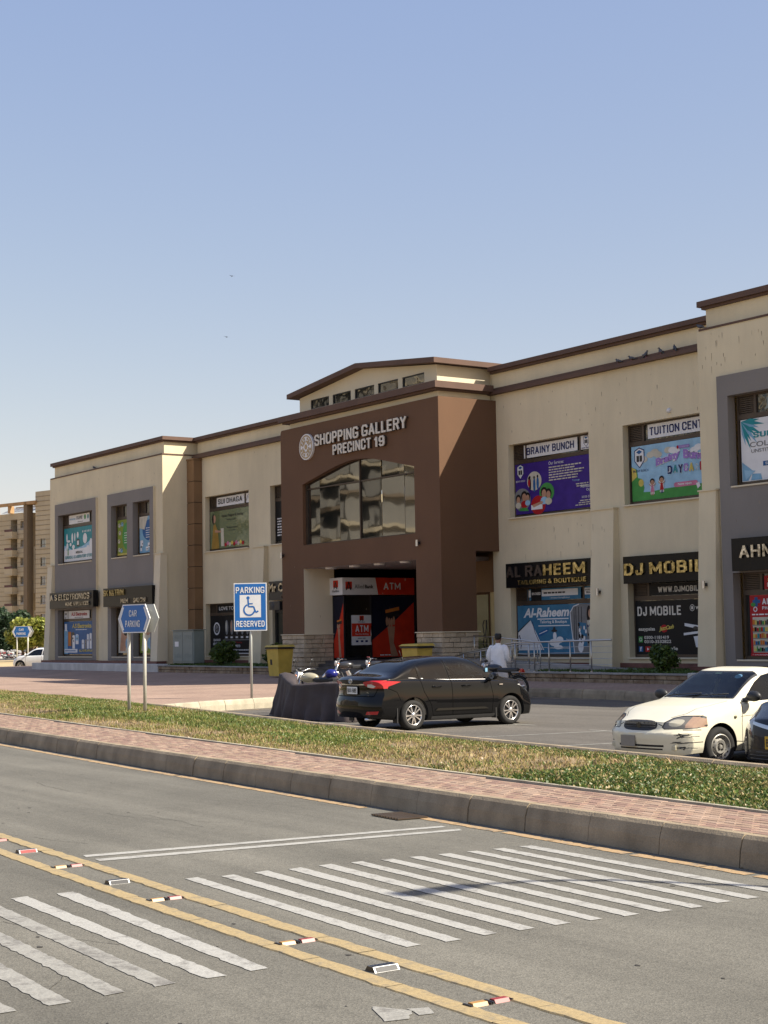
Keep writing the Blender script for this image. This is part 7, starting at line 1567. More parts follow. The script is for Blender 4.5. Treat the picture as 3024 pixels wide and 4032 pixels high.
DS['regions'] = [('side', [(x + .15, z) for x, z in fw], 'side_window', sideC), ('side', [(x + .08, z) for x, z in rw], 'rear_side_window', sideC),
    ('front', [(-.72, 1.05), (.72, 1.05), (.6, 1.40), (-.6, 1.40)], 'windshield', frontC(2.7)), ('rear', [(-.66, 1.165), (.66, 1.165), (.56, 1.385), (-.56, 1.385)], 'rear_window', rearC(1.5)),
    ('rear', [(.36, .86), (.95, .86), (.95, 1.0), (.36, 1.0)], 'tail_lamp', rearC(.36)),
    ('front', [(0.001, .575), (.5, .66), (.5, .70), (0.001, .63)], 'chrome_bar', frontC(4.2)), ('front', [(.48, .56), (.86, .63), (.9, .70), (.9, .80), (.62, .765), (.48, .72)], 'headlight', frontC(4.0)),
    ('front', [(0.001, .47), (.42, .52), (.47, .65), (0.001, .57)], 'grille', frontC(4.2)), ('front', [(0.001, .18), (.60, .18), (.54, .33), (0.001, .33)], 'lower_grille', frontC(4.1)), ('front', [(.70, .25), (.74, .25), (.80, .60), (.74, .62)], 'edge_trim', frontC(3.9))]
DS['gaps'] = [('side', [(3.12, .965), (3.18, .6), (3.15, .28)], .013, sideC), ('side', [(2.05, .99), (2.06, .28)], .013, sideC), ('front', [(0.001, .70), (.45, .735)], .012, frontC(4.2))]
dD = (.02, -.9998); nose = (-13.44, 15.06); sc = .93
root, FF, RF = build_car(DS, 'parked_car', 'dark graphite saloon with yellow number plate, cut by the right edge', (nose[0] - dD[0] * 4.62 * sc, nose[1] - dD[1] * 4.62 * sc), math.atan2(dD[1], dD[0]), sc)
for x in (1.0, 3.70):
    for sd in (-1, 1): wheel(root, x, sd * .86, .305, .205, 'alloy')
mirror(root, 3.12, .84, 1.03, DS['paint']); mirror(root, 3.12, -.84, 1.03, DS['paint']); seatset(root, DS, m_in)
plate(root, FF(0, .42) + .0, 0, .34, .17, .345, 'BSX 431', P('yellow_plate', (.60, .36, .02), .5), m_k, 1)
for k in range(3): obj('grille_bar', MB().tube([(FF(y, .25) + .006, y, .21 + k * .045) for y in (-.52, -.3, 0, .3, .52)], .005, 5), P('bar_grey', (.1, .1, .1), .3), root, True, local=True)
rings3(root, FF(0, .62) + .03, .63, 1.3, m_alloy)

# ---------------- white crossover beyond the plinth
VS = dict(BS); VS.update(L=4.14, hw=.88, ra=.75, fa=3.33, wr=.33, arch=.40, cowl=2.95, sx=2.1, pcf=.36, pcr=.18, tum=.25,
    T=[(0, 1.1), (.05, 1.22), (.25, 1.40), (.7, 1.50), (1.5, 1.545), (2.1, 1.53), (2.4, 1.47), (2.75, 1.27), (3.05, 1.09), (3.2, 1.05), (3.6, .99), (3.95, .90), (4.14, .80)],
    B=[(0, 1.0), (1, 1.02), (2.5, .98), (3.1, .96), (3.7, .89), (4.14, .7)], W=[(0, .82), (.75, .88), (3.3, .88), (3.8, .86), (4.14, .82)], zb=[(0, .3), (4.14, .24)],
    nose=[(.15, .08), (.3, .02), (.45, .0), (.65, .04), (.8, .12), (1, .25)], tail=[(.2, .08), (.4, .0), (.8, .03), (1.1, .06), (1.3, .2), (1.6, .4)], paint=cpaint('clean_white_car_paint', (.70, .71, .72), .25, .03))
VS['regions'] = [('side', [(1.72, 1.02), (2.85, 1.0), (2.62, 1.18), (2.35, 1.36), (2.1, 1.42), (1.68, 1.44)], 'side_window', sideC), ('side', [(.7, 1.05), (1.66, 1.02), (1.62, 1.44), (1.0, 1.42), (.75, 1.3)], 'rear_side_window', sideC),
    ('front', [(-.70, 1.1), (.70, 1.1), (.6, 1.46), (-.6, 1.46)], 'windshield', frontC(2.2)), ('side', [(3.55, .90), (4.2, .82), (4.2, .74), (3.8, .80)], 'headlight', sideC), ('side', [(1.1, .2), (3.0, .2), (3.0, .33), (1.1, .33)], 'sill_trim', sideC)]
VS['gaps'] = [('side', [(1.70, 1.0), (1.70, .3)], .016, sideC), ('side', [(2.88, 1.0), (2.93, .6), (2.9, .3)], .016, sideC)]
VS['mats'] = dict(BS['mats'], side_window=g_tint)
root, FF, RF = build_car(VS, 'parked_car', 'white crossover half hidden behind the left end of the building', (-98.0, 42.2, -.18), math.atan2(-.62, -.785), .97)
for x in (.75, 3.33):
    for sd in (-1, 1): wheel(root, x, sd * .865, .33, .22, 'alloy')
mirror(root, 2.85, .85, 1.08, m_w); mirror(root, 2.85, -.85, 1.08, m_w)
# ================================================================== OPPOSITE BLOCK (seen mirrored in the glazing), FAR FLATS, TREES
m_flat = M('sandstone_render', (.49, .41, .29), .85, var=.08, scale=.25, fine=.05, streak=.08); m_flat2 = M('dark_sandstone_render', (.20, .15, .10), .85, var=.08, scale=.3)
m_winf = glass_dark('far_window_glass', (.03, .035, .04), .25, .1)
m_opp = M('grey_sandstone_render', (.25, .23, .20), .85, var=.1, scale=.25)
def flats(label, origin, uang, bays, floors, h, facing, name='apartment_block', w_bay=5.0):
    t = thing(name, label, 'building', origin, uang)
    W_ = bays * w_bay; mb = MB(); hs = []
    for b in range(bays):
        for f in range(floors): hs.append((b * w_bay + .5, b * w_bay + (2.9 if (b + f) % 3 else 3.7), f * h + .7, f * h + 2.7))
    wallxz(mb, 0, W_, 0, floors * h + 1, 0, hs, .3); mb.quad((W_, 0, 0), (W_, 14, 0), (W_, 14, floors * h + 1), (W_, 0, floors * h + 1)); mb.quad((0, 0, 0), (0, 0, floors * h + 1), (0, 14, floors * h + 1), (0, 14, 0)); mb.quad((0, 0, floors * h + 1), (W_, 0, floors * h + 1), (W_, 14, floors * h + 1), (0, 14, floors * h + 1))
    obj('wall', mb, m_opp, t, local=True)
    for (a, b, c, d) in hs: obj('window', MB().quad((a, .26, c), (b, .26, c), (b, .26, d), (a, .26, d)), m_winf, t, local=True)
    for f in range(floors):
        obj('string_course', MB().box(-.1, -.5, f * h + .1, W_ + .1, 0, f * h + .5), m_flat2 if f % 2 else m_flat, t, local=True)
        for b in range(0, bays, 2): obj('balcony', MB().box(b * w_bay + 3.1, -1.2, f * h + .5, b * w_bay + 4.9, -.001, f * h + 1.4), m_opp, t, local=True)
    return t
# behind the camera, across the road: faces the gallery (local -y is the facing side, so it is turned round)
flats('long sandstone apartment block across the road, mirrored in the arch window', (-139, -30, -.19), PI, 16, 11, 3.2, 1, w_bay=5.2)
flats('side wing of the block across the road, mirrored right in the arch window', (-139.02, -30 - 62.4, -.19), PI / 2, 12, 11, 3.2, 1, w_bay=5.2)
# far left apartment block
t = thing('apartment_block', 'tall sandstone apartment block with balconies at the far left', 'building', (-251.4, 100.5, -.19), math.atan2(.259, .966))
h = 3.12; zt = 21.8 + .19
mb = MB(); holes = []
for k in range(7): holes.append((-1.62, -.30, zt - 1.55 - k * h, zt - k * h)); holes.append((-4.3, -2.5, zt - 1.75 - k * h, zt + .35 - k * h, 1.2))
wallxz(mb, -9, 0, 0, 23.4, 0, holes, .5); mb.quad((0, 0, 0), (0, 6, 0), (0, 6, 23.4), (0, 0, 23.4)); mb.quad((-9, 0, 23.4), (0, 0, 23.4), (0, 12, 23.4), (-9, 12, 23.4)); obj('wall', mb, m_flat, t, local=True)
mb = MB()
for k in range(28): mb.box(-9, -.03, .6 + k * .80, 0, -.001, .66 + k * .80)
tag(obj('joint_bands', mb, m_flat2, t, local=True), kind='stuff')
for k in range(7):
    z = zt - k * h
    w = obj('window', MB().quad((-1.62, .45, z - 1.55), (-.3, .45, z - 1.55), (-.3, .45, z), (-1.62, .45, z)), m_winf, t, local=True); obj('frame', MB().box(-1.62, .40, z - 1.55, -.62, .44, z).box(-1.62, -.02, z - 1.55, -.3, .02, z - 1.2), P('window_grey', (.30, .29, .28), .6) if k == 0 else bpy.data.materials['window_grey'], w, local=True)
    r_ = obj('recess_back', MB().quad((-4.3, 1.2, z - 1.75), (-2.5, 1.2, z - 1.75), (-2.5, 1.2, z + .35), (-4.3, 1.2, z + .35)), m_flat2, t, local=True); obj('door', MB().quad((-3.6, 1.15, z - 1.75), (-2.7, 1.15, z - 1.75), (-2.7, 1.15, z - .3), (-3.6, 1.15, z - .3)), m_winf, r_, local=True)
    b_ = obj('balcony', MB().box(-4.6, -1.1, z - 2.75, -2.45, -.001, z - 1.75).box(-4.75, -1.25, z - 2.9, -2.3, -.001, z - 2.76), m_flat, t, local=True); obj('railing', MB().box(-4.6, -1.1, z - 1.74, -2.5, -1.04, z - 1.35), P('maroon_rail', (.08, .02, .02), .5) if k == 0 else bpy.data.materials['maroon_rail'], b_, local=True)
# dark pier carrying the roof pergola
obj('pier', MB().box(.02, -.6, 0, 1.0, .6, 24.6), m_flat2, t, local=True)
mb = MB(); mb.box(-9, -.9, 24.6, 1.1, -.3, 25.1); mb.box(-9, 4.5, 24.6, 1.1, 5.0, 25.0); mb.box(.6, -.9, 24.6, 3.4, 5.0, 25.1); mb.box(-4.3, -.6, 23.4, -3.6, .2, 24.6); mb.box(-8.3, -.6, 23.4, -7.6, .2, 24.6); obj('roof_pergola', mb, M('orange_pergola', (.42, .26, .13), .8), t, local=True)
for k in range(9): obj('solar_panel', MB().add([(-8.6 + k * 1.3, 1.2, 23.7), (-7.5 + k * 1.3, 1.2, 23.7), (-7.3 + k * 1.3, 3.4, 24.7), (-8.4 + k * 1.3, 3.4, 24.7)], [(0, 1, 2, 3)]), m_mk if False else c_mgrey, t, local=True)
# recessed bay and plank-faced wing right of the pier
mb = MB(); hw2 = [(1.8, 3.2, z0 := zt - 1.9 - k * h, zt + .2 - k * h) for k in range(7)]
wallxz(mb, 1.0, 3.6, 0, 23.0, 1.5, hw2, .3); obj('wall', mb, m_flat, t, local=True)
for q in hw2: obj('window', MB().quad((q[0], 1.75, q[2]), (q[1], 1.75, q[2]), (q[1], 1.75, q[3]), (q[0], 1.75, q[3])), m_winf, t, local=True)
for z0, z1 in ((1.5, 6.5), (9.8, 17.2)): obj('bay_frame', MB().box(1.2, .6, z1, 3.6, 1.5, z1 + .4).box(1.2, .6, z0, 1.5, 1.5, z1), m_flat, t, local=True)
mb = MB(); hw3 = [(4.3, 5.7, 18.5 - k * h - 1.2 + .0, 18.5 - k * h + .2) for k in range(6)]
wallxz(mb, 3.0, 9.5, 6.1, 26.6, -.4, hw3, .25); mb.quad((3.0, -.4, 6.1), (3.0, -.4, 26.6), (3.0, 6, 26.6), (3.0, 6, 6.1)); mb.quad((3, -.4, 6.1), (9.5, -.4, 6.1), (9.5, 4, 6.1), (3, 4, 6.1)); mb.quad((3.6, 1.6, 0), (9.5, 1.6, 0), (9.5, 1.6, 6.1), (3.6, 1.6, 6.1)); obj('wall', mb, m_flat, t, local=True)
mb = MB()
for k in range(25): mb.box(2.96, -.45, 6.5 + k * .80, 9.5, -.402, 6.56 + k * .80)
tag(obj('joint_bands', mb, m_flat2, t, local=True), kind='stuff')
for q in hw3:
    w = obj('window', MB().quad((q[0], -.2, q[2]), (q[1], -.2, q[2]), (q[1], -.2, q[3]), (q[0], -.2, q[3])), m_winf, t, local=True); obj('frame', MB().box(q[0] + .62, -.24, q[2], q[0] + .78, -.2, q[3]).box(q[0] - .05, -.45, q[2] - .12, q[1] + .05, -.2, q[2]), bpy.data.materials['window_grey'], w, local=True)
obj('column', MB().box(4.0, 0, 0, 4.7, .6, 6.1), m_flat2, t, local=True)

# ---------------- foliage
def leaf_cloud(blobs, n, size, mats, rng, flat=.4):
    V, Fc, MI = [], [], []; k = 0; tot = sum(b[3] * b[4] * b[5] for b in blobs)
    for (x, y, z, rx, ry, rz) in blobs:
        m_ = int(n * rx * ry * rz / tot)
        d = rng.normal(size=(m_, 3)); d /= np.linalg.norm(d, axis=1)[:, None]; r = rng.uniform(.55, 1.05, m_) ** .6
        p = d * r[:, None] * (rx, ry, rz) + (x, y, z)
        for i in range(m_):
            a = rng.normal(size=3) * (1, 1, flat + .3); a /= np.linalg.norm(a); b = np.cross(a, rng.normal(size=3)); b /= np.linalg.norm(b); s = size * rng.uniform(.6, 1.4); q = p[i]
            V += [tuple(q - a * s), tuple(q + b * s * .45), tuple(q + a * s), tuple(q - b * s * .45)]; Fc.append((k, k + 1, k + 2, k + 3)); MI.append(0 if rng.random() < .6 else (1 if rng.random() < .6 else 2)); k += 4
    mb = MB(); mb.v, mb.f, mb.mi = V, Fc, [min(q, len(mats) - 1) for q in MI]; return mb
rngf = np.random.default_rng(5)
lm_d = [leafmat('shrub_leaf', (.06, .105, .018)), leafmat('shrub_leaf_light', (.12, .17, .03)), leafmat('shrub_leaf_dark', (.025, .05, .012))]
lm_y = [leafmat('yellow_green_leaf', (.24, .27, .05)), leafmat('yellow_leaf', (.36, .36, .08)), leafmat('olive_leaf', (.10, .13, .03))]
lm_k = [leafmat('dark_tree_leaf', (.035, .065, .03)), leafmat('dark_tree_leaf_2', (.05, .085, .04)), leafmat('dark_tree_leaf_3', (.02, .035, .02))]
m_mk = None
m_bark = M('grey_brown_bark', (.12, .09, .065), .9, var=.3, scale=8, bump=.8)
GAL = 1
def shrub(label, x, y, z, r, n=1500):
    t = thing('shrub', label, 'shrub', (x, y, z), 0, 'clipped shrubs in the planters')
    bl = [(x, y, z + r * .95, r * .78, r * .78, r * .8)] + [(x + random.uniform(-.6, .6) * r, y + random.uniform(-.6, .6) * r, z + r * random.uniform(.6, 1.5), r * random.uniform(.25, .5), r * random.uniform(.25, .5), r * random.uniform(.25, .5)) for _ in range(10)]
    obj('foliage', leaf_cloud(bl, n, r * .13, lm_d, rngf), lm_d, t)
    mb = MB()
    for k in range(5): a = k * 1.3; mb.tube([(x, y, z - .03), (x + math.cos(a) * r * .3, y + math.sin(a) * r * .3, z + r * .8)], [.02, .008], 5)
    obj('stem', mb, m_bark, t)
shrub('round shrub in the left planter in front of the meat shop poster', -64.85, 35.5, .45, .66)
shrub('dense shrub behind the yellow bin in the left planter', -60.15, 35.6, .42, .62); shrub('clipped round shrub under the DJ MOBILE poster', -35.7, 35.1, .44, .50, 1900)
shrub('small pale shrub seen at the glass door beside the right pillar', -50.0, 38.3, .74, .45, 700)
GAL = 0
def tree(label, x, y, z, H_, blobs, n, size, mats, trunks):
    t = thing('tree', label, 'tree', (x, y, z)); mb = MB()
    for pts, r in trunks: mb.tube(pts, r, 8)
    obj('trunk', mb, m_bark, t, True); obj('crown', leaf_cloud(blobs, n, size, mats, rngf), mats, t)
def at(px, py, d):
    """a place d metres along the line of sight, in plan"""
    v = cf + cr * ((px - 1512) / 6218.27) - cu * ((py - 2016) / 6218.27); return Vector((0, 0, 1.83)) + v * d
D_ = 150
c0 = at(105, 2560, D_)
bl = []
rr = random.Random(4)
for px, py, s in ((60, 2500, 1.0), (75, 2460, .8), (95, 2480, 1.1), (120, 2470, 1.2), (150, 2465, 1.2), (175, 2470, 1.1), (200, 2470, 1.2), (45, 2520, .6), (90, 2520, 1.1), (120, 2510, 1.3), (160, 2505, 1.3), (195, 2510, 1.3), (80, 2540, .7), (230, 2480, 1.4), (75, 2440, .35), (100, 2450, .5), (170, 2445, .5)):
    p = at(px, py, D_ + rr.uniform(-1.2, 1.2)); bl.append((p.x, p.y, p.z, s, s, s * .7))
g0 = at(95, 2600, D_); g0.z = -.19
tree('bushy yellow-green tree behind the distant car parking sign', g0.x, g0.y, -.19, 4, bl, 9000, .20, lm_y, [([tuple(g0), tuple(at(88, 2560, D_)), tuple(at(85, 2520, D_))], [.16, .12, .06]), ([tuple(g0), tuple(at(105, 2570, D_)), tuple(at(130, 2510, D_))], [.14, .1, .05]), ([tuple(g0), tuple(at(120, 2575, D_)), tuple(at(165, 2520, D_))], [.12, .08, .04])])
D2 = 190
for (lb, pts, gx) in (('dark tree rising behind the yellow-green tree', ((60, 2440, 1.8), (85, 2425, 1.6), (85, 2415, 1.0), (45, 2470, 2.2), (75, 2470, 2.5), (100, 2450, 1.4), (30, 2480, 1.6), (55, 2520, 2.2)), 70), ('grey-green drooping tree at the left edge', ((5, 2420, 1.4), (15, 2440, 1.8), (-5, 2460, 2.0), (20, 2480, 1.7), (5, 2510, 1.8), (25, 2460, 1.3), (10, 2395, .7), (-20, 2430, 2)), 5)):
    bl = [(*at(px, py + 12, D2 + rr.uniform(-2, 2)), s * .72, s * .72, s * .66) for px, py, s in pts]; g = at(gx, 2580, D2); g.z = -.19
    tree(lb, g.x, g.y, -.19, 8, bl, 7000, .28, lm_k, [([tuple(g), (g.x, g.y, 3), tuple(at(gx, 2450, D2))], [.25, .2, .08])])
# bikes and clutter parked by the far flats, too small to tell apart
mb = MB(); cl = [P('clutter_%d' % i, c, .5) for i, c in enumerate(((.35, .34, .33), (.05, .05, .05), (.25, .05, .05), (.5, .48, .45)))]
for k in range(120):
    p = at(rr.uniform(-40, 100), 2560, 170 + rr.uniform(-4, 4)); z = rr.uniform(-.1, .75); s = rr.uniform(.08, .28); mb.ball((p.x, p.y, z), (s, s, s * .6), 6, rr.randrange(4), .2)
tag(obj('parked_motorbike_row', mb, cl), 'blurred row of motorbikes parked before the far apartment block', 'motorbikes', kind='stuff')
sheet('far_road', [tuple(at(-700, 2560, 160).xy), tuple(at(500, 2560, 160).xy), tuple(at(500, 2560, 240).xy), tuple(at(-700, 2560, 250).xy)], -.18, m_asph2)
# low planting in the two beds
def bed(label, x0, x1, y0, y1, z, n):
    def rg_(rng): return rng.uniform(x0, x1), rng.uniform(y0, y1)
    o = blades('ground_cover', n, rg_, lambda x, y: z, lambda x, y, r, mi: r.uniform(.03, .12), lambda x, y, r: (2 if r.random() < .7 else 0, True), g_mats, 3, .008); tag(o, label, 'ground cover')
bed('low dark grass in the right planter bed', -37.4, -30.6, 31.25, 33.7, .575, 7000); bed('low dark grass in the left planter bed', -63, -53.1, 31.7, 33.7, .6, 5000)
# ================================================================== MAN, MOTORCYCLES, COVERED BIKE
def skinned(name, verts, edges, radii, mt, parent, root=0, sub=2):
    me = bpy.data.meshes.new(name); me.from_pydata(verts, edges, []); me.update(); ob = bpy.data.objects.new(name, me); COL.objects.link(ob)
    md = ob.modifiers.new('s', 'SKIN'); md.use_smooth_shade = True; me.skin_vertices[0].data[root].use_root = True
    for i, r in enumerate(radii): me.skin_vertices[0].data[i].radius = r if isinstance(r, tuple) else (r, r)
    m2 = ob.modifiers.new('u', 'SUBSURF'); m2.levels = sub; m2.render_levels = sub
    bpy.context.view_layer.update(); em = bpy.data.meshes.new_from_object(ob.evaluated_get(bpy.context.evaluated_depsgraph_get())); bpy.data.objects.remove(ob)
    em.materials.clear(); em.materials.append(mt)
    for p in em.polygons: p.use_smooth = True
    o = bpy.data.objects.new(name, em); link(o, parent); return o
m_skin = P('brown_skin', (.19, .095, .055), .5); m_kurta = M('pale_blue_white_cotton', (.78, .79, .82), .85, var=.05, scale=6, bump=.4, bscale=12); m_hair = P('black_hair', (.006, .005, .005), .6)
# he faces away to the left; local +x is forward, +y his left
man = thing('person', 'man in a long pale white kurta with black cap standing with his back turned', 'person', (-34.55, 27.6, 0), math.radians(118))
Vv = [(0, 0, .95), (.01, 0, 1.15), (0, 0, 1.38), (.0, 0, 1.47), (.02, 0, 1.56), (.03, 0, 1.66),
      (0, .19, 1.40), (-.01, .26, 1.16), (.16, .25, .99), (.27, .20, 1.03), (0, -.19, 1.40), (-.01, -.26, 1.16), (.16, -.25, 1.0), (.27, -.18, 1.05),
      (0, .09, .88), (.01, .11, .50), (-.02, .12, .10), (.10, .13, .04), (0, -.09, .88), (.01, -.11, .50), (-.02, -.12, .10), (.10, -.13, .04)]
Ee = [(0, 1), (1, 2), (2, 3), (3, 4), (4, 5), (2, 6), (6, 7), (7, 8), (8, 9), (2, 10), (10, 11), (11, 12), (12, 13), (0, 14), (14, 15), (15, 16), (16, 17), (0, 18), (18, 19), (19, 20), (20, 21)]
Rr = [(.13, .15), (.12, .14), (.12, .16), .055, .075, .085, .06, .045, .038, .032, .06, .045, .038, .032, .085, .055, .038, .035, .085, .055, .038, .035]
body = skinned('body', Vv, Ee, Rr, m_skin, man)
# head details, hands, kurta, trousers, cap
obj('ear', MB().ball((.02, .082, 1.62), (.022, .012, .032), 10).ball((.02, -.082, 1.62), (.022, .012, .032), 10), m_skin, body, True, local=True)
obj('nose', MB().ball((.115, 0, 1.62), (.022, .015, .022), 10), m_skin, body, True, local=True); obj('eye', MB().ball((.095, .03, 1.645), .011, 8).ball((.095, -.03, 1.645), .011, 8), m_k, body, True, local=True); obj('mouth', MB().ball((.103, 0, 1.575), (.008, .025, .006), 8), m_sred, body, True, local=True)
hair = MB()
for i in range(13):
    pass
hair.ball((.01, 0, 1.675), (.098, .090, .088), 20); obj('hair', hair, m_hair, body, True, local=True)
obj('cap', MB().lathe([(.094, -.03), (.098, .0), (.094, .05), (.086, .085), (.05, .10), (0, .102)], (.01, 0, 1.685), (0, 0, 1), 24), m_hair, man, True, local=True)
for sd in (1, -1):
    bx_, by_, bz_ = .27, .19 * sd, 1.04
    vs = [(bx_, by_, bz_), (bx_ + .06, by_ - .01 * sd, bz_ + .01)]; es = [(0, 1)]; rs = [.03, (.035, .022)]
    for k in range(4):
        o_ = (k - 1.5) * .02; L5 = (.07, .085, .08, .06)[k]; i = len(vs)
        vs += [(bx_ + .09, by_ - .01 * sd + o_, bz_ + .012), (bx_ + .09 + L5 * .55, by_ - .015 * sd + o_ * 1.1, bz_ + .006), (bx_ + .09 + L5 * .9, by_ - .02 * sd + o_ * 1.1, bz_ - .022)]; es += [(1, i), (i, i + 1), (i + 1, i + 2)]; rs += [.011, .009, .008]
    i = len(vs); vs += [(bx_ + .04, by_ - .05 * sd, bz_ + .015), (bx_ + .08, by_ - .06 * sd, bz_ + .02)]; es += [(0, i), (i, i + 1)]; rs += [.012, .009]
    skinned('hand', vs, es, rs, m_skin, body, 0, 1)
# kurta: lathe-like cloth with folds, knee length
def cloth_tube(levels, n=48, fold=.012, nf=11, seed=1):
    mb = MB(); rg2 = random.Random(seed); ph = rg2.random() * 6
    for z, cx_, rx, ry, fa in levels:
        for k in range(n):
            a = 2 * PI * k / n; f = 1 + fa * (math.sin(a * nf + ph + z * 3) * .6 + math.sin(a * (nf * 2 + 1) + z * 9) * .4); mb.v.append((cx_ + rx * math.cos(a) * f, ry * math.sin(a) * f, z))
    for i in range(len(levels) - 1):
        for k in range(n): mb.f.append((i * n + k, i * n + (k + 1) % n, (i + 1) * n + (k + 1) % n, (i + 1) * n + k)); mb.mi.append(0)
    return mb
obj('kurta', cloth_tube([(.50, -.01, .20, .285, .05), (.62, -.01, .19, .27, .045), (.78, -.01, .175, .25, .035), (.92, -.005, .165, .235, .025), (1.05, 0, .155, .225, .018), (1.18, 0, .155, .222, .012), (1.30, 0, .152, .225, .008), (1.38, 0, .135, .215, .0), (1.44, 0, .105, .15, 0), (1.48, .0, .068, .075, 0), (1.515, .0, .062, .066, 0)]), m_kurta, man, True, local=True)
for sd in (1, -1):
    mb = MB(); mb.tube([(0, .13 * sd, 1.40), (0, .20 * sd, 1.385), (-.01, .255 * sd, 1.28), (-.015, .275 * sd, 1.14), (.05, .275 * sd, 1.05), (.13, .262 * sd, 1.0), (.20, .235 * sd, 1.0)], [.075, .085, .078, .072, .073, .066, .058], 18)
    mb.v = [(x + .006 * math.sin(z * 60 + y * 40), y, z + .006 * math.sin(x * 70)) for x, y, z in mb.v]; obj('sleeve', mb, m_kurta, man, True, local=True)
    mb = MB(); mb.tube([(0, .095 * sd, .92), (0, .11 * sd, .6), (-.01, .115 * sd, .3), (-.02, .12 * sd, .09)], [.13, .115, .10, .085], 16); obj('trouser_leg', mb, m_kurta, man, True, local=True); obj('sandal', MB().cbox(-.12, .12 * sd - .05, 0, .17, .12 * sd + .05, .035, .01), m_k, man, local=True)

def motorcycle(label, x, y, z, ang, tank, group=None, mirrors=True):
    t = thing('motorcycle', label, 'motorcycle', (x, y, z), ang, group); mt = P('tank_' + label[:12].replace(' ', '_'), tank, .25, coat=.6)
    for wx, nm in ((-.62, 'wheel'), (.62, 'wheel')):
        w = obj('wheel', MB().lathe([(.245, -.03), (.265, -.045), (.30, -.03), (.31, 0), (.30, .03), (.265, .045), (.245, .03), (.245, -.03)], (wx, 0, .31), (0, 1, 0), 32), m_tyre, t, True, local=True)
        mb = MB(); mb.lathe([(.225, -.02), (.25, -.022), (.25, .022), (.225, .02), (.225, -.02)], (wx, 0, .31), (0, 1, 0), 32); mb.lathe([(0, -.05), (.05, -.05), (.05, .05), (0, .05)], (wx, 0, .31), (0, 1, 0), 14)
        for k in range(14): a = 2 * PI * k / 14; mb.tube([(wx + .05 * math.cos(a), .03 * (-1) ** k, .31 + .05 * math.sin(a)), (wx + .23 * math.cos(a + .2), 0, .31 + .23 * math.sin(a + .2))], .003, 4)
        obj('rim', mb, m_alloy, w, True, local=True)
        obj('mudguard', MB().tube([(wx + .34 * math.cos(a), 0, .31 + .34 * math.sin(a)) for a in [(.1 + .28 * i) if wx < 0 else (.35 + .25 * i) for i in range(9)]], .035, 8), m_alloy if wx > 0 else mt, t, True, local=True)
    obj('fork', MB().tube([(.62, .07, .31), (.42, .07, .95)], .022).tube([(.62, -.07, .31), (.42, -.07, .95)], .022), m_alloy, t, True, local=True)
    obj('frame', MB().tube([(.42, 0, .88), (0, 0, .75), (-.35, 0, .72), (-.62, 0, .31)], .025).tube([(.4, 0, .8), (.2, 0, .3), (-.25, 0, .28), (-.35, 0, .7)], .022), m_plas, t, True, local=True)
    obj('engine', MB().cbox(-.15, -.13, .26, .17, .13, .50, .04).tube([(.05, 0, .5), (.12, 0, .66)], .07, 12), m_alloy, t, local=True); obj('tank', MB().ball((.17, 0, .83), (.26, .13, .12), 20), mt, t, True, local=True)
    obj('seat', MB().cbox(-.62, -.13, .74, .02, .13, .84, .04), m_plas, t, local=True); obj('exhaust', MB().tube([(.15, -.14, .3), (-.1, -.16, .26), (-.7, -.17, .34)], [.02, .035, .04], 12), m_alloy, t, True, local=True)
    hb = obj('handlebar', MB().tube([(.30, .36, 1.02), (.37, .26, 1.03), (.42, .1, .98), (.42, -.1, .98), (.37, -.26, 1.03), (.30, -.36, 1.02)], .013), m_alloy, t, True, local=True)
    obj('grip', MB().tube([(.33, .33, 1.025), (.26, .43, 1.01)], .018).tube([(.33, -.33, 1.025), (.26, -.43, 1.01)], .018), m_plas, hb, True, local=True)
    obj('headlight', MB().lathe([(0, .02), (.07, .01), (.085, -.02), (.06, -.1), (0, -.12)], (.52, 0, .90), (1, 0, 0), 20), m_clamp, t, True, local=True); obj('instrument', MB().ball((.42, 0, 1.03), (.05, .09, .04), 12), m_plas, t, True, local=True)
    for sy in (-1, 1):
        obj('indicator', MB().ball((.45, sy * .16, .88), (.035, .03, .03), 10), m_alamp, t, True, local=True); obj('rear_indicator', MB().ball((-.72, sy * .12, .74), (.03, .03, .03), 10), m_alamp, t, True, local=True)
        if mirrors: obj('mirror', MB().tube([(.36, sy * .25, 1.03), (.34, sy * .33, 1.20)], .006, 6).ball((.33, sy * .37, 1.23), (.02, .06, .045), 12), m_plas, t, True, local=True)
    obj('tail_lamp', MB().cbox(-.76, -.07, .72, -.68, .07, .82, .02), m_rlamp, t, local=True)
    return t
t = motorcycle('black motorcycle beyond the bonnet of the black car, beside the man', -34.15, 27.3, 0, math.radians(200), (.01, .01, .012), mirrors=False)
t = motorcycle('motorcycle with ivory tank and blue cap behind the sheet-covered one', -31.6, 19.75, 0, math.radians(204), (.40, .36, .25), 'motorcycles parked before the portal steps')
obj('blue_cover', MB().ball((-.45, .0, .92), (.16, .14, .11), 14), P('deep_blue_plastic', (.01, .015, .16), .3), t, True, local=True)
t = motorcycle('silver motorcycle with upright bars above the boot of the black car', -36.75, 24.15, .25, math.radians(250), (.03, .03, .032), 'motorcycles parked before the portal steps', False)
t.scale = (.88, .88, .88)
t = motorcycle('motorcycle with a red brake lever, right of the silver one', -36.25, 24.85, .25, math.radians(245), (.03, .03, .03), 'motorcycles parked before the portal steps', False)

t.scale = (.88, .88, .88); obj('brake_lever', MB().tube([(.36, -.30, 1.06), (.42, -.40, 1.07)], .018), m_sred, t, True, local=True)
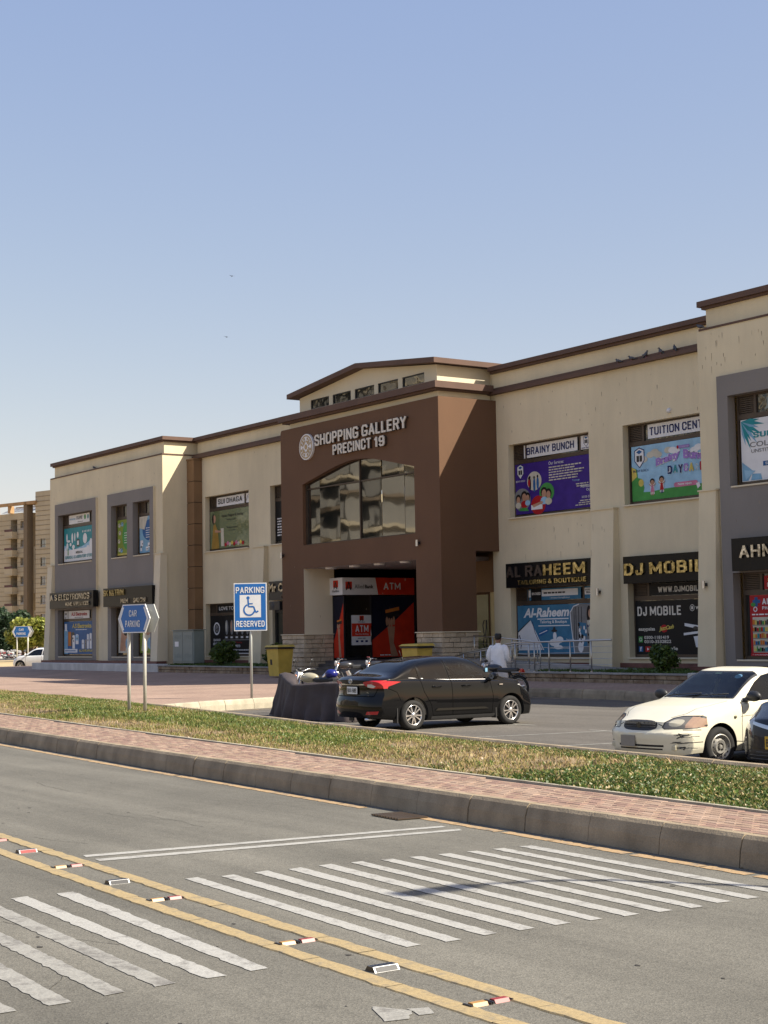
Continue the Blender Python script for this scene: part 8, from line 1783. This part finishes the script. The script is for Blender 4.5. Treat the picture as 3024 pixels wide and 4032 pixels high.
# covered motorcycle: a dark sheet draped over bars and seat, falling in folds to the ground
t = thing('covered_motorcycle', 'motorcycle shrouded in a dark brown sheet at the left of the black car', 'motorcycle', (-29.3, 18.4, 0))
m_sheet = M('dark_brown_sheet', (.07, .055, .054), .85, var=.15, scale=2, bump=.3, bscale=90)
A_, B_, Cc_ = Vector((-30.95, 18.75, 0)), Vector((-29.35, 17.75, 0)), Vector((-27.9, 18.55, 0))
spine = [(-31.55, 18.85, .93), (-31.3, 18.75, .99), (-30.9, 18.6, .97), (-30.5, 18.4, .91), (-30.1, 18.2, .84), (-29.65, 18.0, .77), (-29.2, 18.05, .78), (-28.7, 18.2, .82), (-28.3, 18.3, .83), (-27.9, 18.4, .80)]
mb = MB(); NS, NT = 130, 22
def spt(s):
    q = s * (len(spine) - 1); i = min(int(q), len(spine) - 2); f = q - i; f2 = f * f * (3 - 2 * f); return Vector(spine[i]).lerp(Vector(spine[i + 1]), f2 * .5 + f * .5)
def sheet_pt(s, side, v):
    """v: 0 at the spine, 1 at the hem"""
    p = spt(s); d = (spt(min(1, s + .01)) - spt(max(0, s - .01))); d.z = 0; d.normalize(); nrm = Vector((d.y, -d.x, 0)) * side
    w = .10 + .06 * math.sin(s * 7); vv = max(0, (v - .12) / .88); out = w * min(1, v / .12) + .13 * vv ** 1.3
    fold = (math.sin(s * 46 + 3 * math.sin(s * 9)) * .5 + math.sin(s * 83 + 1.7) * .22 + noise.noise(Vector((s * 14, v * 2.2, side))) * .9) * .14 * vv ** .8
    diag = .04 * math.sin((s * 9 - v * 6)) * vv * (1 - vv)
    flare = 0
    if s < .04: flare = .0
    z = p.z * (1 - vv) + .015 * vv + (-.03 * min(1, v / .12) if v < .12 else -.03 * (1 - vv))
    q = p + nrm * (out + fold + diag); q.z = z
    if s < .12: q -= d * ((.12 - s) / .12) ** 2 * .22 * vv
    if s > .88: q += d * ((s - .88) / .12) ** 2 * .2 * vv
    return q
for i in range(NS + 1):
    for j in range(-NT, NT + 1):
        mb.v.append(tuple(sheet_pt(i / NS, -1 if j < 0 else 1, abs(j) / NT)))
R2 = 2 * NT + 1
for i in range(NS):
    for j in range(R2 - 1): mb.f.append((i * R2 + j, i * R2 + j + 1, (i + 1) * R2 + j + 1, (i + 1) * R2 + j)); mb.mi.append(0)
mb.f.append(tuple(range(R2))); mb.mi.append(0); mb.f.append(tuple(range(NS * R2 + R2 - 1, NS * R2 - 1, -1))); mb.mi.append(0)
obj('sheet', mb, m_sheet, t, True)
for x, y in ((-30.9, 18.5), (-28.7, 18.2)): obj('wheel', MB().lathe([(.16, -.03), (.24, -.045), (.26, 0), (.24, .045), (.16, .03)], (x, y, .26), (.1, 1, 0), 28), m_tyre, t, True)
obj('handlebar', MB().tube([(-31.2, 18.75, .9), (-31.05, 18.7, .93)], .02), m_alloy, t)
